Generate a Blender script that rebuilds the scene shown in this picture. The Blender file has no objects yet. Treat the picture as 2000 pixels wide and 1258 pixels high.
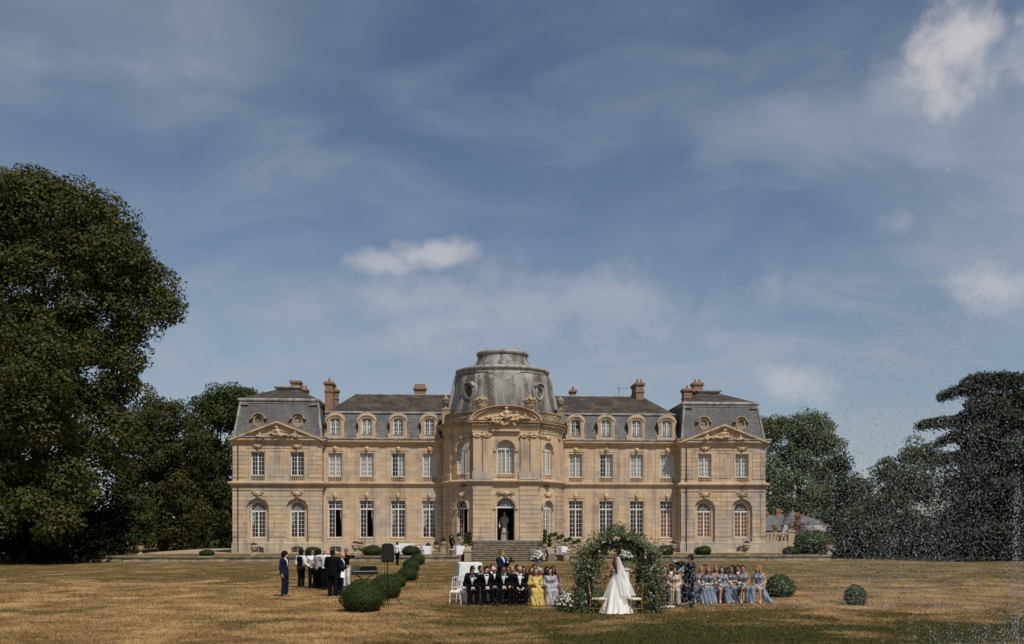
import bpy, bmesh, math, random
import numpy as np
from mathutils import Vector, Matrix
from mathutils.geometry import tessellate_polygon
R = math.radians
SC = bpy.context.scene
COL = SC.collection
# ------------------------------------------------------------------ camera
F_PX, CAM_H, HOR = 1800.0, 2.5, 1038.0        # focal length and horizon row in pixels of the 2000 x 1258 photograph
cam_d = bpy.data.cameras.new('camera')
cam_d.sensor_fit = 'HORIZONTAL'; cam_d.sensor_width = 36.0
cam_d.lens = 36.0 * F_PX / 2000.0
cam_d.shift_y = (HOR - 629.0) / 2000.0
cam_d.clip_end = 5000.0
cam = bpy.data.objects.new('camera', cam_d); COL.objects.link(cam)
cam.location = (0, 0, CAM_H); cam.rotation_euler = (R(90), 0, 0)
SC.camera = cam
# ------------------------------------------------------------------ sun, sky, exposure
SUN_EL, SUN_AZ = R(54), R(31)      # azimuth measured from the camera's back towards the right hand
sun_d = bpy.data.lights.new('sun', 'SUN'); sun_d.energy = 5.0; sun_d.angle = R(0.53); sun_d.color = (1.0, 0.94, 0.845)
sun = bpy.data.objects.new('sun', sun_d); COL.objects.link(sun)
to_sun = Vector((math.cos(SUN_EL) * math.sin(SUN_AZ), -math.cos(SUN_EL) * math.cos(SUN_AZ), math.sin(SUN_EL)))
sun.rotation_euler = to_sun.to_track_quat('Z', 'Y').to_euler()
sun.location = to_sun * 300
SC.view_settings.view_transform = 'Standard'; SC.view_settings.look = 'None'
SC.view_settings.exposure = -0.5; SC.view_settings.gamma = 1.0
SC.view_settings.use_curve_mapping = False
try:
    SC.cycles.use_denoising = True
    SC.cycles.max_bounces = 6; SC.cycles.transparent_max_bounces = 12
    SC.cycles.sample_clamp_indirect = 4.0
except Exception: pass

def N(nt, typ, x=0, **kw):
    n = nt.nodes.new(typ)
    for k, v in kw.items():
        if k in n.inputs: n.inputs[k].default_value = v
        else: setattr(n, k, v)
    return n
def math_n(nt, op, a, b=None, c=None, clamp=False):
    n = nt.nodes.new('ShaderNodeMath'); n.operation = op; n.use_clamp = clamp
    for i, v in enumerate((a, b, c)):
        if v is None: continue
        if isinstance(v, (int, float)): n.inputs[i].default_value = v
        else: nt.links.new(v, n.inputs[i])
    return n.outputs[0]
def mix_n(nt, fac, a, b, blend='MIX'):
    n = nt.nodes.new('ShaderNodeMix'); n.data_type = 'RGBA'; n.blend_type = blend
    for s, v in ((n.inputs[0], fac), (n.inputs[6], a), (n.inputs[7], b)):
        if isinstance(v, (int, float)): s.default_value = v
        elif isinstance(v, tuple): s.default_value = v if len(v) == 4 else (*v, 1)
        else: nt.links.new(v, s)
    return n.outputs[2]
def ramp_n(nt, fac, lo, hi):
    n = nt.nodes.new('ShaderNodeMapRange'); n.interpolation_type = 'SMOOTHSTEP'
    nt.links.new(fac, n.inputs[0]); n.inputs[1].default_value = lo; n.inputs[2].default_value = hi
    return n.outputs[0]
def noise_n(nt, vec, scale, detail=4, rough=0.55, dist=0.0):
    n = nt.nodes.new('ShaderNodeTexNoise'); n.inputs['Scale'].default_value = scale
    n.inputs['Detail'].default_value = detail; n.inputs['Roughness'].default_value = rough; n.inputs['Distortion'].default_value = dist
    if vec is not None: nt.links.new(vec, n.inputs['Vector'])
    return n.outputs[0]
def mapping_n(nt, vec, scale=(1, 1, 1), loc=(0, 0, 0), rot=(0, 0, 0)):
    n = nt.nodes.new('ShaderNodeMapping'); nt.links.new(vec, n.inputs[0])
    n.inputs['Scale'].default_value = scale; n.inputs['Location'].default_value = loc; n.inputs['Rotation'].default_value = rot
    return n.outputs[0]

W = bpy.data.worlds.new('World'); SC.world = W; W.use_nodes = True
def build_world():
    nt = W.node_tree; nt.nodes.clear()
    out = nt.nodes.new('ShaderNodeOutputWorld'); bg = nt.nodes.new('ShaderNodeBackground')
    sky = nt.nodes.new('ShaderNodeTexSky'); sky.sky_type = 'NISHITA'; sky.sun_disc = False
    sky.sun_elevation = SUN_EL; sky.sun_rotation = R(180) - SUN_AZ
    sky.air_density = 1.0; sky.dust_density = 0.6; sky.ozone_density = 0.9; sky.altitude = 100
    tc = nt.nodes.new('ShaderNodeTexCoord'); sp = nt.nodes.new('ShaderNodeSeparateXYZ')
    nt.links.new(tc.outputs['Generated'], sp.inputs[0])
    x, y, z = sp.outputs
    az = math_n(nt, 'ARCTAN2', x, y); el = math_n(nt, 'ARCSINE', z)
    # high thin cirrus: layered on a plane far above, streaks fanning out
    zz = math_n(nt, 'ADD', math_n(nt, 'MAXIMUM', z, 0.0), 0.22)
    pl = nt.nodes.new('ShaderNodeCombineXYZ')
    nt.links.new(math_n(nt, 'DIVIDE', x, zz), pl.inputs[0]); nt.links.new(math_n(nt, 'DIVIDE', y, zz), pl.inputs[1])
    m1 = mapping_n(nt, pl.outputs[0], (0.9, 1.1, 1), (3.1, 1.7, 0), (0, 0, R(-50)))
    n1 = noise_n(nt, m1, 1.3, 7, 0.50, 0.8)
    m2 = mapping_n(nt, pl.outputs[0], (1.15, 1.7, 1), (0.3, 5.2, 0), (0, 0, R(20)))
    n2 = noise_n(nt, m2, 2.0, 8, 0.56, 0.8)
    n3 = noise_n(nt, mapping_n(nt, pl.outputs[0], (0.5, 0.5, 1), (7.3, 2.2, 0)), 0.7, 3, 0.5)
    cir = math_n(nt, 'ADD', math_n(nt, 'MULTIPLY', ramp_n(nt, n1, 0.36, 0.72), 0.55), math_n(nt, 'MULTIPLY', ramp_n(nt, n2, 0.40, 0.75), 0.45))
    cir = math_n(nt, 'MULTIPLY', cir, ramp_n(nt, n3, 0.26, 0.66))
    low = ramp_n(nt, el, 0.42, 0.02)                       # more veil towards the horizon
    cir = math_n(nt, 'ADD', math_n(nt, 'MULTIPLY', cir, 1.25), math_n(nt, 'MULTIPLY', low, 0.26), clamp=True)
    ccol = (4.6, 5.2, 6.15)
    col = mix_n(nt, cir, sky.outputs[0], ccol)
    # a few small cumulus heaps
    cv = nt.nodes.new('ShaderNodeCombineXYZ'); nt.links.new(az, cv.inputs[0]); nt.links.new(el, cv.inputs[1])
    cn = noise_n(nt, cv.outputs[0], 13.0, 7, 0.6, 0.2)
    cn2 = noise_n(nt, cv.outputs[0], 34.0, 5, 0.6, 0.0)
    tot = None
    for (u, v, ru, rv, k) in [(1900, 85, 150, 95, .85), (1790, 150, 90, 70, .22), (850, 497, 85, 36, .68), (735, 510, 75, 28, .55), (1565, 745, 75, 50, .5), (1925, 568, 95, 50, .5), (1760, 437, 45, 26, .25), (1050, 600, 480, 90, .26), (600, 660, 320, 60, .12)]:
        dx, dy, dz = (u - 1000) / F_PX, 1.0, (HOR - v) / F_PX
        l = math.sqrt(dx * dx + 1 + dz * dz)
        a0, e0 = math.atan2(dx, dy), math.asin(dz / l)
        ra, re = ru / F_PX * math.cos(a0) ** 2, rv / F_PX * math.cos(e0)
        da = math_n(nt, 'DIVIDE', math_n(nt, 'SUBTRACT', az, a0), ra)
        de = math_n(nt, 'DIVIDE', math_n(nt, 'SUBTRACT', el, e0), re)
        d = math_n(nt, 'SQRT', math_n(nt, 'ADD', math_n(nt, 'MULTIPLY', da, da), math_n(nt, 'MULTIPLY', de, de)))
        s = math_n(nt, 'ADD', math_n(nt, 'SUBTRACT', 1.0, d), math_n(nt, 'ADD', math_n(nt, 'MULTIPLY', math_n(nt, 'SUBTRACT', cn, 0.5), 3.2), math_n(nt, 'MULTIPLY', math_n(nt, 'SUBTRACT', cn2, 0.5), 0.9)))
        s = math_n(nt, 'MULTIPLY', ramp_n(nt, s, -0.20, 1.0), k)
        tot = s if tot is None else math_n(nt, 'MAXIMUM', tot, s)
    col = mix_n(nt, tot, col, (8.0, 7.7, 7.9))
    nt.links.new(col, bg.inputs[0]); bg.inputs[1].default_value = 0.106
    nt.links.new(bg.outputs[0], out.inputs[0])
build_world()

# ------------------------------------------------------------------ helpers: positions
def at(u, v, Y):
    """the point at depth Y seen at photo pixel (u, v)"""
    return Vector(((u - 1000) / F_PX * Y, Y, CAM_H + (HOR - v) / F_PX * Y))
def ground(u, v, z=0.0):
    """the point of the level z seen at photo pixel (u, v)"""
    Y = (CAM_H - z) * F_PX / (v - HOR)
    return Vector(((u - 1000) / F_PX * Y, Y, z))
# ------------------------------------------------------------------ helpers: objects
def link(o, parent=None):
    COL.objects.link(o)
    if parent is not None: o.parent = parent
    return o
def thing(name, label, cat, loc=(0, 0, 0), rotz=0.0, group=None):
    o = bpy.data.objects.new(name, None); o.empty_display_size = 0.2
    link(o); o.location = loc; o.rotation_euler = (0, 0, rotz)
    return tag(o, label, cat, group)
def tag(o, label=None, cat=None, group=None, kind=None):
    for k, v in (('label', label), ('category', cat), ('group', group), ('kind', kind)):
        if v: o[k] = v
    return o
def inst(mesh, name, parent=None, loc=(0, 0, 0), rotz=0.0, scale=None):
    o = bpy.data.objects.new(name, mesh); link(o, parent)
    o.location = loc; o.rotation_euler = (0, 0, rotz)
    if scale is not None: o.scale = scale if isinstance(scale, (tuple, list)) else (scale,) * 3
    return o
def copy_tree(o, parent=None):
    c = o.copy(); COL.objects.link(c); c.parent = parent
    for ch in list(o.children): copy_tree(ch, c)
    return c
class MB:
    """collects faces, builds one mesh"""
    def __init__(s): s.v = []; s.f = []; s.m = []
    def add(s, verts, faces, m=0):
        b = len(s.v); s.v += [tuple(p) for p in verts]
        s.f += [tuple(i + b for i in f) for f in faces]; s.m += [m] * len(faces); return s
    def box(s, x0, x1, y0, y1, z0, z1, m=0):
        v = [(x, y, z) for z in (z0, z1) for y in (y0, y1) for x in (x0, x1)]
        return s.add(v, [(0, 2, 3, 1), (4, 5, 7, 6), (0, 1, 5, 4), (2, 6, 7, 3), (0, 4, 6, 2), (1, 3, 7, 5)], m)
    def frustum(s, r0, z0, r1, z1, m=0, caps=True):
        """r = (x0, x1, y0, y1)"""
        v = [(r0[0], r0[2], z0), (r0[1], r0[2], z0), (r0[1], r0[3], z0), (r0[0], r0[3], z0), (r1[0], r1[2], z1), (r1[1], r1[2], z1), (r1[1], r1[3], z1), (r1[0], r1[3], z1)]
        f = [(0, 1, 5, 4), (1, 2, 6, 5), (2, 3, 7, 6), (3, 0, 4, 7)]
        if caps: f += [(3, 2, 1, 0), (4, 5, 6, 7)]
        return s.add(v, f, m)
    def lathe(s, prof, n=16, c=(0, 0, 0), sx=1.0, sy=1.0, m=0, wave=None):
        v = []; f = []
        for (r, z) in prof:
            for i in range(n):
                a = 2 * math.pi * i / n
                k = 1.0 if wave is None else wave(a, z)
                v.append((c[0] + r * k * sx * math.cos(a), c[1] + r * k * sy * math.sin(a), c[2] + z))
        for j in range(len(prof) - 1):
            for i in range(n):
                k = (i + 1) % n
                f.append((j * n + i, j * n + k, (j + 1) * n + k, (j + 1) * n + i))
        if prof[0][0] > 1e-4: f.append(tuple(reversed(range(n))))
        if prof[-1][0] > 1e-4: f.append(tuple((len(prof) - 1) * n + i for i in range(n)))
        return s.add(v, f, m)
    def tube(s, pts, r, n=6, m=0, cap=True):
        pts = [Vector(p) for p in pts]; rs = r if isinstance(r, (list, tuple)) else [r] * len(pts)
        v = []; f = []
        for i, p in enumerate(pts):
            d = (pts[min(i + 1, len(pts) - 1)] - pts[max(i - 1, 0)])
            d = d.normalized() if d.length > 1e-9 else Vector((0, 0, 1))
            a = d.orthogonal().normalized() if i == 0 else (a - d * a.dot(d)).normalized()
            b = d.cross(a)
            for k in range(n):
                t = 2 * math.pi * k / n
                v.append(p + (a * math.cos(t) + b * math.sin(t)) * rs[i])
        for i in range(len(pts) - 1):
            for k in range(n):
                q = (k + 1) % n
                f.append((i * n + k, i * n + q, (i + 1) * n + q, (i + 1) * n + k))
        if cap: f.append(tuple(reversed(range(n)))); f.append(tuple((len(pts) - 1) * n + k for k in range(n)))
        return s.add(v, f, m)
    def plate(s, outer, holes=(), y0=0.0, y1=0.3, m=0, back=False, mr=None):
        """polygon in x,z with holes, front face at y0 and edges running back to y1"""
        loops = [list(outer)] + [list(h) for h in holes]
        flat = [p for l in loops for p in l]
        tris = tessellate_polygon([[Vector((p[0], p[1], 0)) for p in l] for l in loops])
        fr = []
        for t in tris:
            a, b, c = (flat[i] for i in t)
            ar = (b[0] - a[0]) * (c[1] - a[1]) - (c[0] - a[0]) * (b[1] - a[1])
            fr.append(t if ar > 0 else (t[0], t[2], t[1]))
        n = len(flat)
        s.add([(p[0], y0, p[1]) for p in flat], fr, m)
        if back: s.add([(p[0], y1, p[1]) for p in flat], [tuple(reversed(t)) for t in fr], m)
        for li, l in enumerate(loops):
            ar = sum(l[i][0] * l[(i + 1) % len(l)][1] - l[(i + 1) % len(l)][0] * l[i][1] for i in range(len(l)))
            ccw = ar > 0
            for i in range(len(l)):
                p, q = l[i], l[(i + 1) % len(l)]
                quad = [(p[0], y0, p[1]), (p[0], y1, p[1]), (q[0], y1, q[1]), (q[0], y0, q[1])]
                fl = (0, 1, 2, 3) if ccw == (li == 0) else (3, 2, 1, 0)
                s.add(quad, [fl], m if mr is None else mr)
        return s
    def sweep(s, prof, path, m=0, closed_prof=True):
        """profile (out, z) along a path of (x, y) running left to right; out is to the right hand of travel"""
        P = [Vector((p[0], p[1])) for p in path]; n = len(prof); v = []; f = []
        for i, p in enumerate(P):
            d0 = (P[i] - P[i - 1]).normalized() if i > 0 else None
            d1 = (P[i + 1] - P[i]).normalized() if i < len(P) - 1 else None
            if d0 is None: d0 = d1
            if d1 is None: d1 = d0
            n0, n1 = Vector((d0.y, -d0.x)), Vector((d1.y, -d1.x))
            mm = (n0 + n1); mm = mm / max(0.35, mm.dot(n0)) if mm.length > 1e-6 else n0
            for (o, z) in prof: v.append((p.x + mm.x * o, p.y + mm.y * o, z))
        for i in range(len(P) - 1):
            for k in range(n if closed_prof else n - 1):
                q = (k + 1) % n
                f.append((i * n + k, (i + 1) * n + k, (i + 1) * n + q, i * n + q))
        if closed_prof:
            f.append(tuple(range(n))); f.append(tuple(reversed([(len(P) - 1) * n + k for k in range(n)])))
        return s.add(v, f, m)
    def mesh(s, name, mats, smooth=False, fix=True):
        me = bpy.data.meshes.new(name); me.from_pydata(s.v, [], s.f)
        for m in (mats if isinstance(mats, (list, tuple)) else [mats]): me.materials.append(m)
        if max(s.m, default=0) > 0: me.polygons.foreach_set('material_index', s.m)
        if fix:
            bm = bmesh.new(); bm.from_mesh(me); bmesh.ops.recalc_face_normals(bm, faces=bm.faces[:]); bm.to_mesh(me); bm.free()
        if smooth: me.polygons.foreach_set('use_smooth', [True] * len(me.polygons))
        me.update(); return me
    def build(s, name, mats, parent=None, smooth=False, fix=True, **kw):
        return inst(s.mesh(name, mats, smooth, fix), name, parent, **kw)
def np_mesh(name, V, Fq, mats, mi=None, smooth=False):
    """fast mesh from arrays; Fq is (n, 3) or (n, 4)"""
    me = bpy.data.meshes.new(name); k = Fq.shape[1]
    me.vertices.add(len(V)); me.vertices.foreach_set('co', np.ascontiguousarray(V, np.float32).ravel())
    me.loops.add(Fq.size); me.loops.foreach_set('vertex_index', np.ascontiguousarray(Fq, np.int32).ravel())
    me.polygons.add(len(Fq)); me.polygons.foreach_set('loop_start', np.arange(0, Fq.size, k, dtype=np.int32))
    me.polygons.foreach_set('loop_total', np.full(len(Fq), k, np.int32))
    for m in (mats if isinstance(mats, (list, tuple)) else [mats]): me.materials.append(m)
    if mi is not None: me.polygons.foreach_set('material_index', np.ascontiguousarray(mi, np.int32))
    if smooth: me.polygons.foreach_set('use_smooth', np.ones(len(Fq), bool))
    me.update(calc_edges=True); me.validate(); return me
def arch_pts(w, z0, zs, rise=None, n=12, cx=0.0):
    """outline of an opening w wide, sill z0, springing zs, curved head; counter-clockwise"""
    r = w / 2; rise = r if rise is None else rise
    return [(cx - r, z0), (cx + r, z0)] + [(cx + r * math.cos(math.pi * i / n), zs + rise * math.sin(math.pi * i / n)) for i in range(n + 1)]
def rect_pts(x0, x1, z0, z1): return [(x0, z0), (x1, z0), (x1, z1), (x0, z1)]

# ------------------------------------------------------------------ implicit shapes -> mesh (surface nets)
class SDF:
    """smooth union of round cones and ellipsoids, meshed on a grid"""
    def __init__(s, k=0.04): s.p = []; s.k = k
    def cap(s, a, b, ra, rb=None, k=None, sc=(1, 1, 1), op='u'):
        s.p.append((op, 'c', np.array(a, float), np.array(b, float), ra, ra if rb is None else rb, k, np.array(sc, float))); return s
    def ell(s, c, r, k=None, op='u', rot=None):
        r = np.array(r, float) if not np.isscalar(r) else np.array([r] * 3, float)
        s.p.append((op, 'e', np.array(c, float), r, rot, None, k, None)); return s
    def chain(s, pts, rs, **kw):
        for i in range(len(pts) - 1): s.cap(pts[i], pts[i + 1], rs[i], rs[i + 1], **kw)
        return s
    def mesh_arrays(s, cell, disp=None, keep=None):
        lo = np.full(3, 1e9); hi = -lo; boxes = []
        for q in s.p:
            k = s.k if q[6] is None else q[6]
            if q[1] == 'c':
                rr = max(q[4], q[5]) / q[7].min(); a = np.minimum(q[2], q[3]) - rr; b = np.maximum(q[2], q[3]) + rr
            else:
                rr = q[3].max() if q[4] is not None else q[3]; a = q[2] - rr; b = q[2] + rr
            boxes.append((a - k - 2 * cell, b + k + 2 * cell))
            if q[0] == 'u': lo = np.minimum(lo, a); hi = np.maximum(hi, b)
        lo -= 3 * cell; hi += 3 * cell
        n = np.ceil((hi - lo) / cell).astype(int) + 1
        ax = [lo[i] + cell * np.arange(n[i]) for i in range(3)]
        f = np.full(n, 1.0, np.float32)
        for q, (a, b) in zip(s.p, boxes):
            i0 = np.clip(((a - lo) / cell).astype(int), 0, n); i1 = np.clip(((b - lo) / cell).astype(int) + 2, 0, n)
            if (i1 <= i0).any(): continue
            sl = tuple(slice(i0[i], i1[i]) for i in range(3))
            X, Y, Z = np.meshgrid(ax[0][sl[0]], ax[1][sl[1]], ax[2][sl[2]], indexing='ij', sparse=True)
            if q[1] == 'c':
                A, B, S = q[2], q[3], q[7]; ba = B - A; l2 = max(float(ba @ ba), 1e-12)
                t = np.clip(((X - A[0]) * ba[0] + (Y - A[1]) * ba[1] + (Z - A[2]) * ba[2]) / l2, 0, 1)
                d = np.sqrt(((X - A[0] - t * ba[0]) * S[0]) ** 2 + ((Y - A[1] - t * ba[1]) * S[1]) ** 2 + ((Z - A[2] - t * ba[2]) * S[2]) ** 2) - (q[4] + t * (q[5] - q[4]))
            else:
                x, y, z = X - q[2][0], Y - q[2][1], Z - q[2][2]
                if q[4] is not None:
                    M = q[4]; x, y, z = (M[0][0] * x + M[1][0] * y + M[2][0] * z), (M[0][1] * x + M[1][1] * y + M[2][1] * z), (M[0][2] * x + M[1][2] * y + M[2][2] * z)
                r = q[3]; kk = np.sqrt((x / r[0]) ** 2 + (y / r[1]) ** 2 + (z / r[2]) ** 2)
                d = (kk - 1.0) * r.min() * (0.5 + 0.5 * r.mean() / r.min()) if False else (kk - 1.0) * r.min()
            g = f[sl]; k = s.k if q[6] is None else q[6]
            if q[0] == 'u':
                h = np.maximum(k - np.abs(g - d), 0) / max(k, 1e-6)
                f[sl] = np.minimum(g, d) - h * h * k * 0.25
            else:
                f[sl] = np.maximum(g, -d)
        if disp is not None:
            X, Y, Z = np.meshgrid(*ax, indexing='ij', sparse=True); f = f + disp(X, Y, Z)
        f[0], f[-1], f[:, 0], f[:, -1], f[:, :, 0], f[:, :, -1] = 1, 1, 1, 1, 1, 1
        ins = f < 0
        c8 = [(i, j, k) for i in (0, 1) for j in (0, 1) for k in (0, 1)]
        cnt = sum(ins[i:n[0] - 1 + i, j:n[1] - 1 + j, k:n[2] - 1 + k].astype(np.int8) for i, j, k in c8)
        act = np.argwhere((cnt > 0) & (cnt < 8))
        if len(act) == 0: return np.zeros((0, 3)), np.zeros((0, 4), int)
        vals = np.stack([f[act[:, 0] + i, act[:, 1] + j, act[:, 2] + k] for i, j, k in c8], 1)
        pos = np.zeros((len(act), 3)); num = np.zeros(len(act))
        C = np.array(c8, float)
        for a in range(8):
            for b in range(a + 1, 8):
                if np.abs(C[a] - C[b]).sum() != 1: continue
                va, vb = vals[:, a], vals[:, b]; m = (va < 0) != (vb < 0)
                t = np.where(m, va / np.where(m, va - vb, 1), 0)
                pos += np.where(m[:, None], C[a] + t[:, None] * (C[b] - C[a]), 0); num += m
        V = lo + cell * (act + pos / num[:, None])
        idx = np.full(n, -1, np.int64); idx[act[:, 0], act[:, 1], act[:, 2]] = np.arange(len(act))
        Q = []
        for axi in range(3):
            s0 = [slice(1, -1)] * 3; s1 = [slice(1, -1)] * 3; s0[axi] = slice(0, -1); s1[axi] = slice(1, None)
            A, B = ins[tuple(s0)], ins[tuple(s1)]
            e = np.argwhere(A != B)
            if len(e) == 0: continue
            flip = A[e[:, 0], e[:, 1], e[:, 2]]
            off = np.array([1, 1, 1]); off[axi] = 0; e = e + off
            b, c = [(1, 2), (2, 0), (0, 1)][axi]
            def g(db, dc):
                q = e.copy(); q[:, b] -= db; q[:, c] -= dc
                return idx[q[:, 0], q[:, 1], q[:, 2]]
            q = np.stack([g(1, 1), g(0, 1), g(0, 0), g(1, 0)], 1)
            q = np.where(flip[:, None], q, q[:, ::-1]); Q.append(q)
        Q = np.concatenate(Q); Q = Q[(Q >= 0).all(1)]
        if keep is not None:
            cen = V[Q].mean(1); Q = Q[keep(cen)]
            used = np.unique(Q); mp = np.full(len(V), -1); mp[used] = np.arange(len(used)); V = V[used]; Q = mp[Q]
        return V, Q
    def mesh(s, name, mats, cell, disp=None, keep=None, matfn=None, extra=None, smooth=True):
        V, Q = s.mesh_arrays(cell, disp, keep)
        mi = None if matfn is None else matfn(V[Q].mean(1))
        if extra is not None and len(extra.f):
            EV = np.array(extra.v, float); EF = np.array([f if len(f) == 4 else (*f, f[-1]) for f in extra.f if len(f) in (3, 4)])
            EF = EF[[len(set(r)) == 4 for r in EF.tolist()]] + len(V)
            if mi is not None: mi = np.concatenate([mi, np.zeros(len(EF), int)])
            V = np.concatenate([V, EV]); Q = np.concatenate([Q, EF])
        return np_mesh(name, V, Q, mats, mi, smooth)

# ------------------------------------------------------------------ materials
MATS = {}
def mat(name, col, rough=0.8, var=0.18, scale=2.0, col2=None, bump=0.0, bscale=None, spec=0.3, metal=0.0, stretch=(1, 1, 1), trans=0.0, coords='pos', sheen=0.0):
    if name in MATS: return MATS[name]
    m = bpy.data.materials.new(name); m.use_nodes = True; nt = m.node_tree
    b = nt.nodes['Principled BSDF']; b.inputs['Roughness'].default_value = rough
    b.inputs['Specular IOR Level'].default_value = spec; b.inputs['Metallic'].default_value = metal
    if sheen: b.inputs['Sheen Weight'].default_value = sheen
    if coords == 'pos': vec = nt.nodes.new('ShaderNodeNewGeometry').outputs['Position']
    else: vec = nt.nodes.new('ShaderNodeTexCoord').outputs['Object']
    vec = mapping_n(nt, vec, stretch)
    n = noise_n(nt, vec, scale, 5, 0.6)
    c = Vector(col); a = c * (1 - var); d = Vector(col2) if col2 else c * (1 + var)
    nt.links.new(mix_n(nt, ramp_n(nt, n, 0.3, 0.7), tuple(a), tuple(d)), b.inputs['Base Color'])
    if trans: b.inputs['Transmission Weight'].default_value = trans
    if bump:
        bn = nt.nodes.new('ShaderNodeBump'); bn.inputs['Strength'].default_value = bump; bn.inputs['Distance'].default_value = 0.05
        nt.links.new(noise_n(nt, vec, bscale or scale * 6, 6, 0.65), bn.inputs['Height']); nt.links.new(bn.outputs[0], b.inputs['Normal'])
    MATS[name] = m; return m
# ================================================================== the setting
CH_X, CH_Y, CH_T = -0.88, 90.0, R(3.4)         # the chateau's frame: middle of the wing front, turned a little
def cl(x, y, z=0.0):
    """chateau frame -> world"""
    c, s = math.cos(CH_T), math.sin(CH_T)
    return Vector((CH_X + c * x - s * y, CH_Y + s * x + c * y, z))
CHF = dict(loc=(CH_X, CH_Y, 0), rotz=CH_T)
def lawn_color(nt):
    g = nt.nodes.new('ShaderNodeNewGeometry'); pos = g.outputs['Position']
    sp = nt.nodes.new('ShaderNodeSeparateXYZ'); nt.links.new(pos, sp.inputs[0]); x, y = sp.outputs[0], sp.outputs[1]
    flat = nt.nodes.new('ShaderNodeCombineXYZ'); nt.links.new(x, flat.inputs[0]); nt.links.new(y, flat.inputs[1]); p = flat.outputs[0]
    big = noise_n(nt, mapping_n(nt, p, (0.10, 0.22, 1)), 1.0, 4, 0.6, 0.4)
    med = noise_n(nt, mapping_n(nt, p, (0.55, 0.60, 1), (3, 8, 0)), 1.0, 5, 0.6, 0.3)
    fine = noise_n(nt, mapping_n(nt, p, (3.0, 3.4, 1), (1, 2, 0)), 1.6, 6, 0.7)
    yj = math_n(nt, 'ADD', y, math_n(nt, 'MULTIPLY', math_n(nt, 'SUBTRACT', big, 0.5), 9.0))
    # mown strip beyond ~46 m is still green-brown, the middle is bleached, the part towards the basin is watered on the right
    far = ramp_n(nt, yj, 36.0, 54.0)
    xj = math_n(nt, 'ADD', x, math_n(nt, 'MULTIPLY', math_n(nt, 'SUBTRACT', med, 0.5), 5.0))
    near_r = math_n(nt, 'MULTIPLY', ramp_n(nt, math_n(nt, 'ADD', yj, math_n(nt, 'MULTIPLY', x, -0.12)), 29.0, 22.0), ramp_n(nt, xj, -4.5, 3.0))
    mid = math_n(nt, 'MULTIPLY', math_n(nt, 'MULTIPLY', ramp_n(nt, xj, -3.2, -2.0), ramp_n(nt, xj, 10.5, 8.0)), 0.75)
    dry = math_n(nt, 'SUBTRACT', 1.0, math_n(nt, 'MAXIMUM', math_n(nt, 'MAXIMUM', math_n(nt, 'MULTIPLY', far, 0.85), near_r), mid))
    med2 = noise_n(nt, mapping_n(nt, p, (0.30, 0.30, 1), (21, 3, 0)), 1.0, 6, 0.62, 1.2)
    dry = math_n(nt, 'ADD', dry, math_n(nt, 'MULTIPLY', math_n(nt, 'SUBTRACT', med, 0.50), 2.4))
    dry = math_n(nt, 'ADD', dry, math_n(nt, 'MULTIPLY', math_n(nt, 'SUBTRACT', med2, 0.52), 4.2))
    dry = math_n(nt, 'ADD', dry, math_n(nt, 'MULTIPLY', math_n(nt, 'SUBTRACT', fine, 0.5), 0.9), clamp=True)
    olive = mix_n(nt, near_r, (0.125, 0.090, 0.030), (0.066, 0.066, 0.018))
    c = mix_n(nt, dry, olive, mix_n(nt, ramp_n(nt, noise_n(nt, mapping_n(nt, p, (0.5, 0.6, 1), (5, 31, 0)), 1.0, 5, 0.6), 0.38, 0.66), (0.27, 0.165, 0.07), (0.47, 0.315, 0.145)))
    tuft = ramp_n(nt, noise_n(nt, mapping_n(nt, p, (0.55, 0.9, 1), (11, 4, 0)), 1.0, 3, 0.55), 0.66, 0.74)
    c = mix_n(nt, math_n(nt, 'MULTIPLY', tuft, 0.75), c, (0.075, 0.085, 0.024))
    br = nt.nodes.new('ShaderNodeMapRange'); nt.links.new(fine, br.inputs[0]); br.inputs[1].default_value = 0.25; br.inputs[2].default_value = 0.75; br.inputs[3].default_value = 0.66; br.inputs[4].default_value = 1.3
    return mix_n(nt, 1.0, c, br.outputs[0], 'MULTIPLY'), fine
def make_lawn_mats():
    for nm, k in (('lawn', 1.0), ('grass_blades', 1.0)):
        m = bpy.data.materials.new(nm); m.use_nodes = True; nt = m.node_tree; b = nt.nodes['Principled BSDF']
        c, fine = lawn_color(nt)
        b.inputs['Roughness'].default_value = 0.9; b.inputs['Specular IOR Level'].default_value = 0.12
        nt.links.new(c, b.inputs['Base Color'])
        if nm == 'lawn':
            bn = nt.nodes.new('ShaderNodeBump'); bn.inputs['Strength'].default_value = 0.9; bn.inputs['Distance'].default_value = 0.06
            nt.links.new(fine, bn.inputs['Height']); nt.links.new(bn.outputs[0], b.inputs['Normal'])
        MATS[nm] = m
make_lawn_mats()
M_GRAVEL = mat('gravel', (0.36, 0.29, 0.20), 0.95, 0.2, 1.2, bump=0.5, bscale=14)
M_WALLSTONE = mat('old_wall_stone', (0.20, 0.165, 0.115), 0.95, 0.0, 1.3, col2=(0.42, 0.35, 0.24), bump=0.6, bscale=9)
M_COPING = mat('lichen_coping', (0.10, 0.095, 0.075), 0.95, 0.0, 1.6, col2=(0.27, 0.24, 0.18), bump=0.4, bscale=9)
M_STEP = mat('worn_step_stone', (0.135, 0.112, 0.082), 0.95, 0.0, 2.6, col2=(0.30, 0.255, 0.185), bump=0.5, bscale=12, stretch=(1, 1, 1))
M_SOIL = mat('soil', (0.05, 0.04, 0.03), 1.0)

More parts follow.
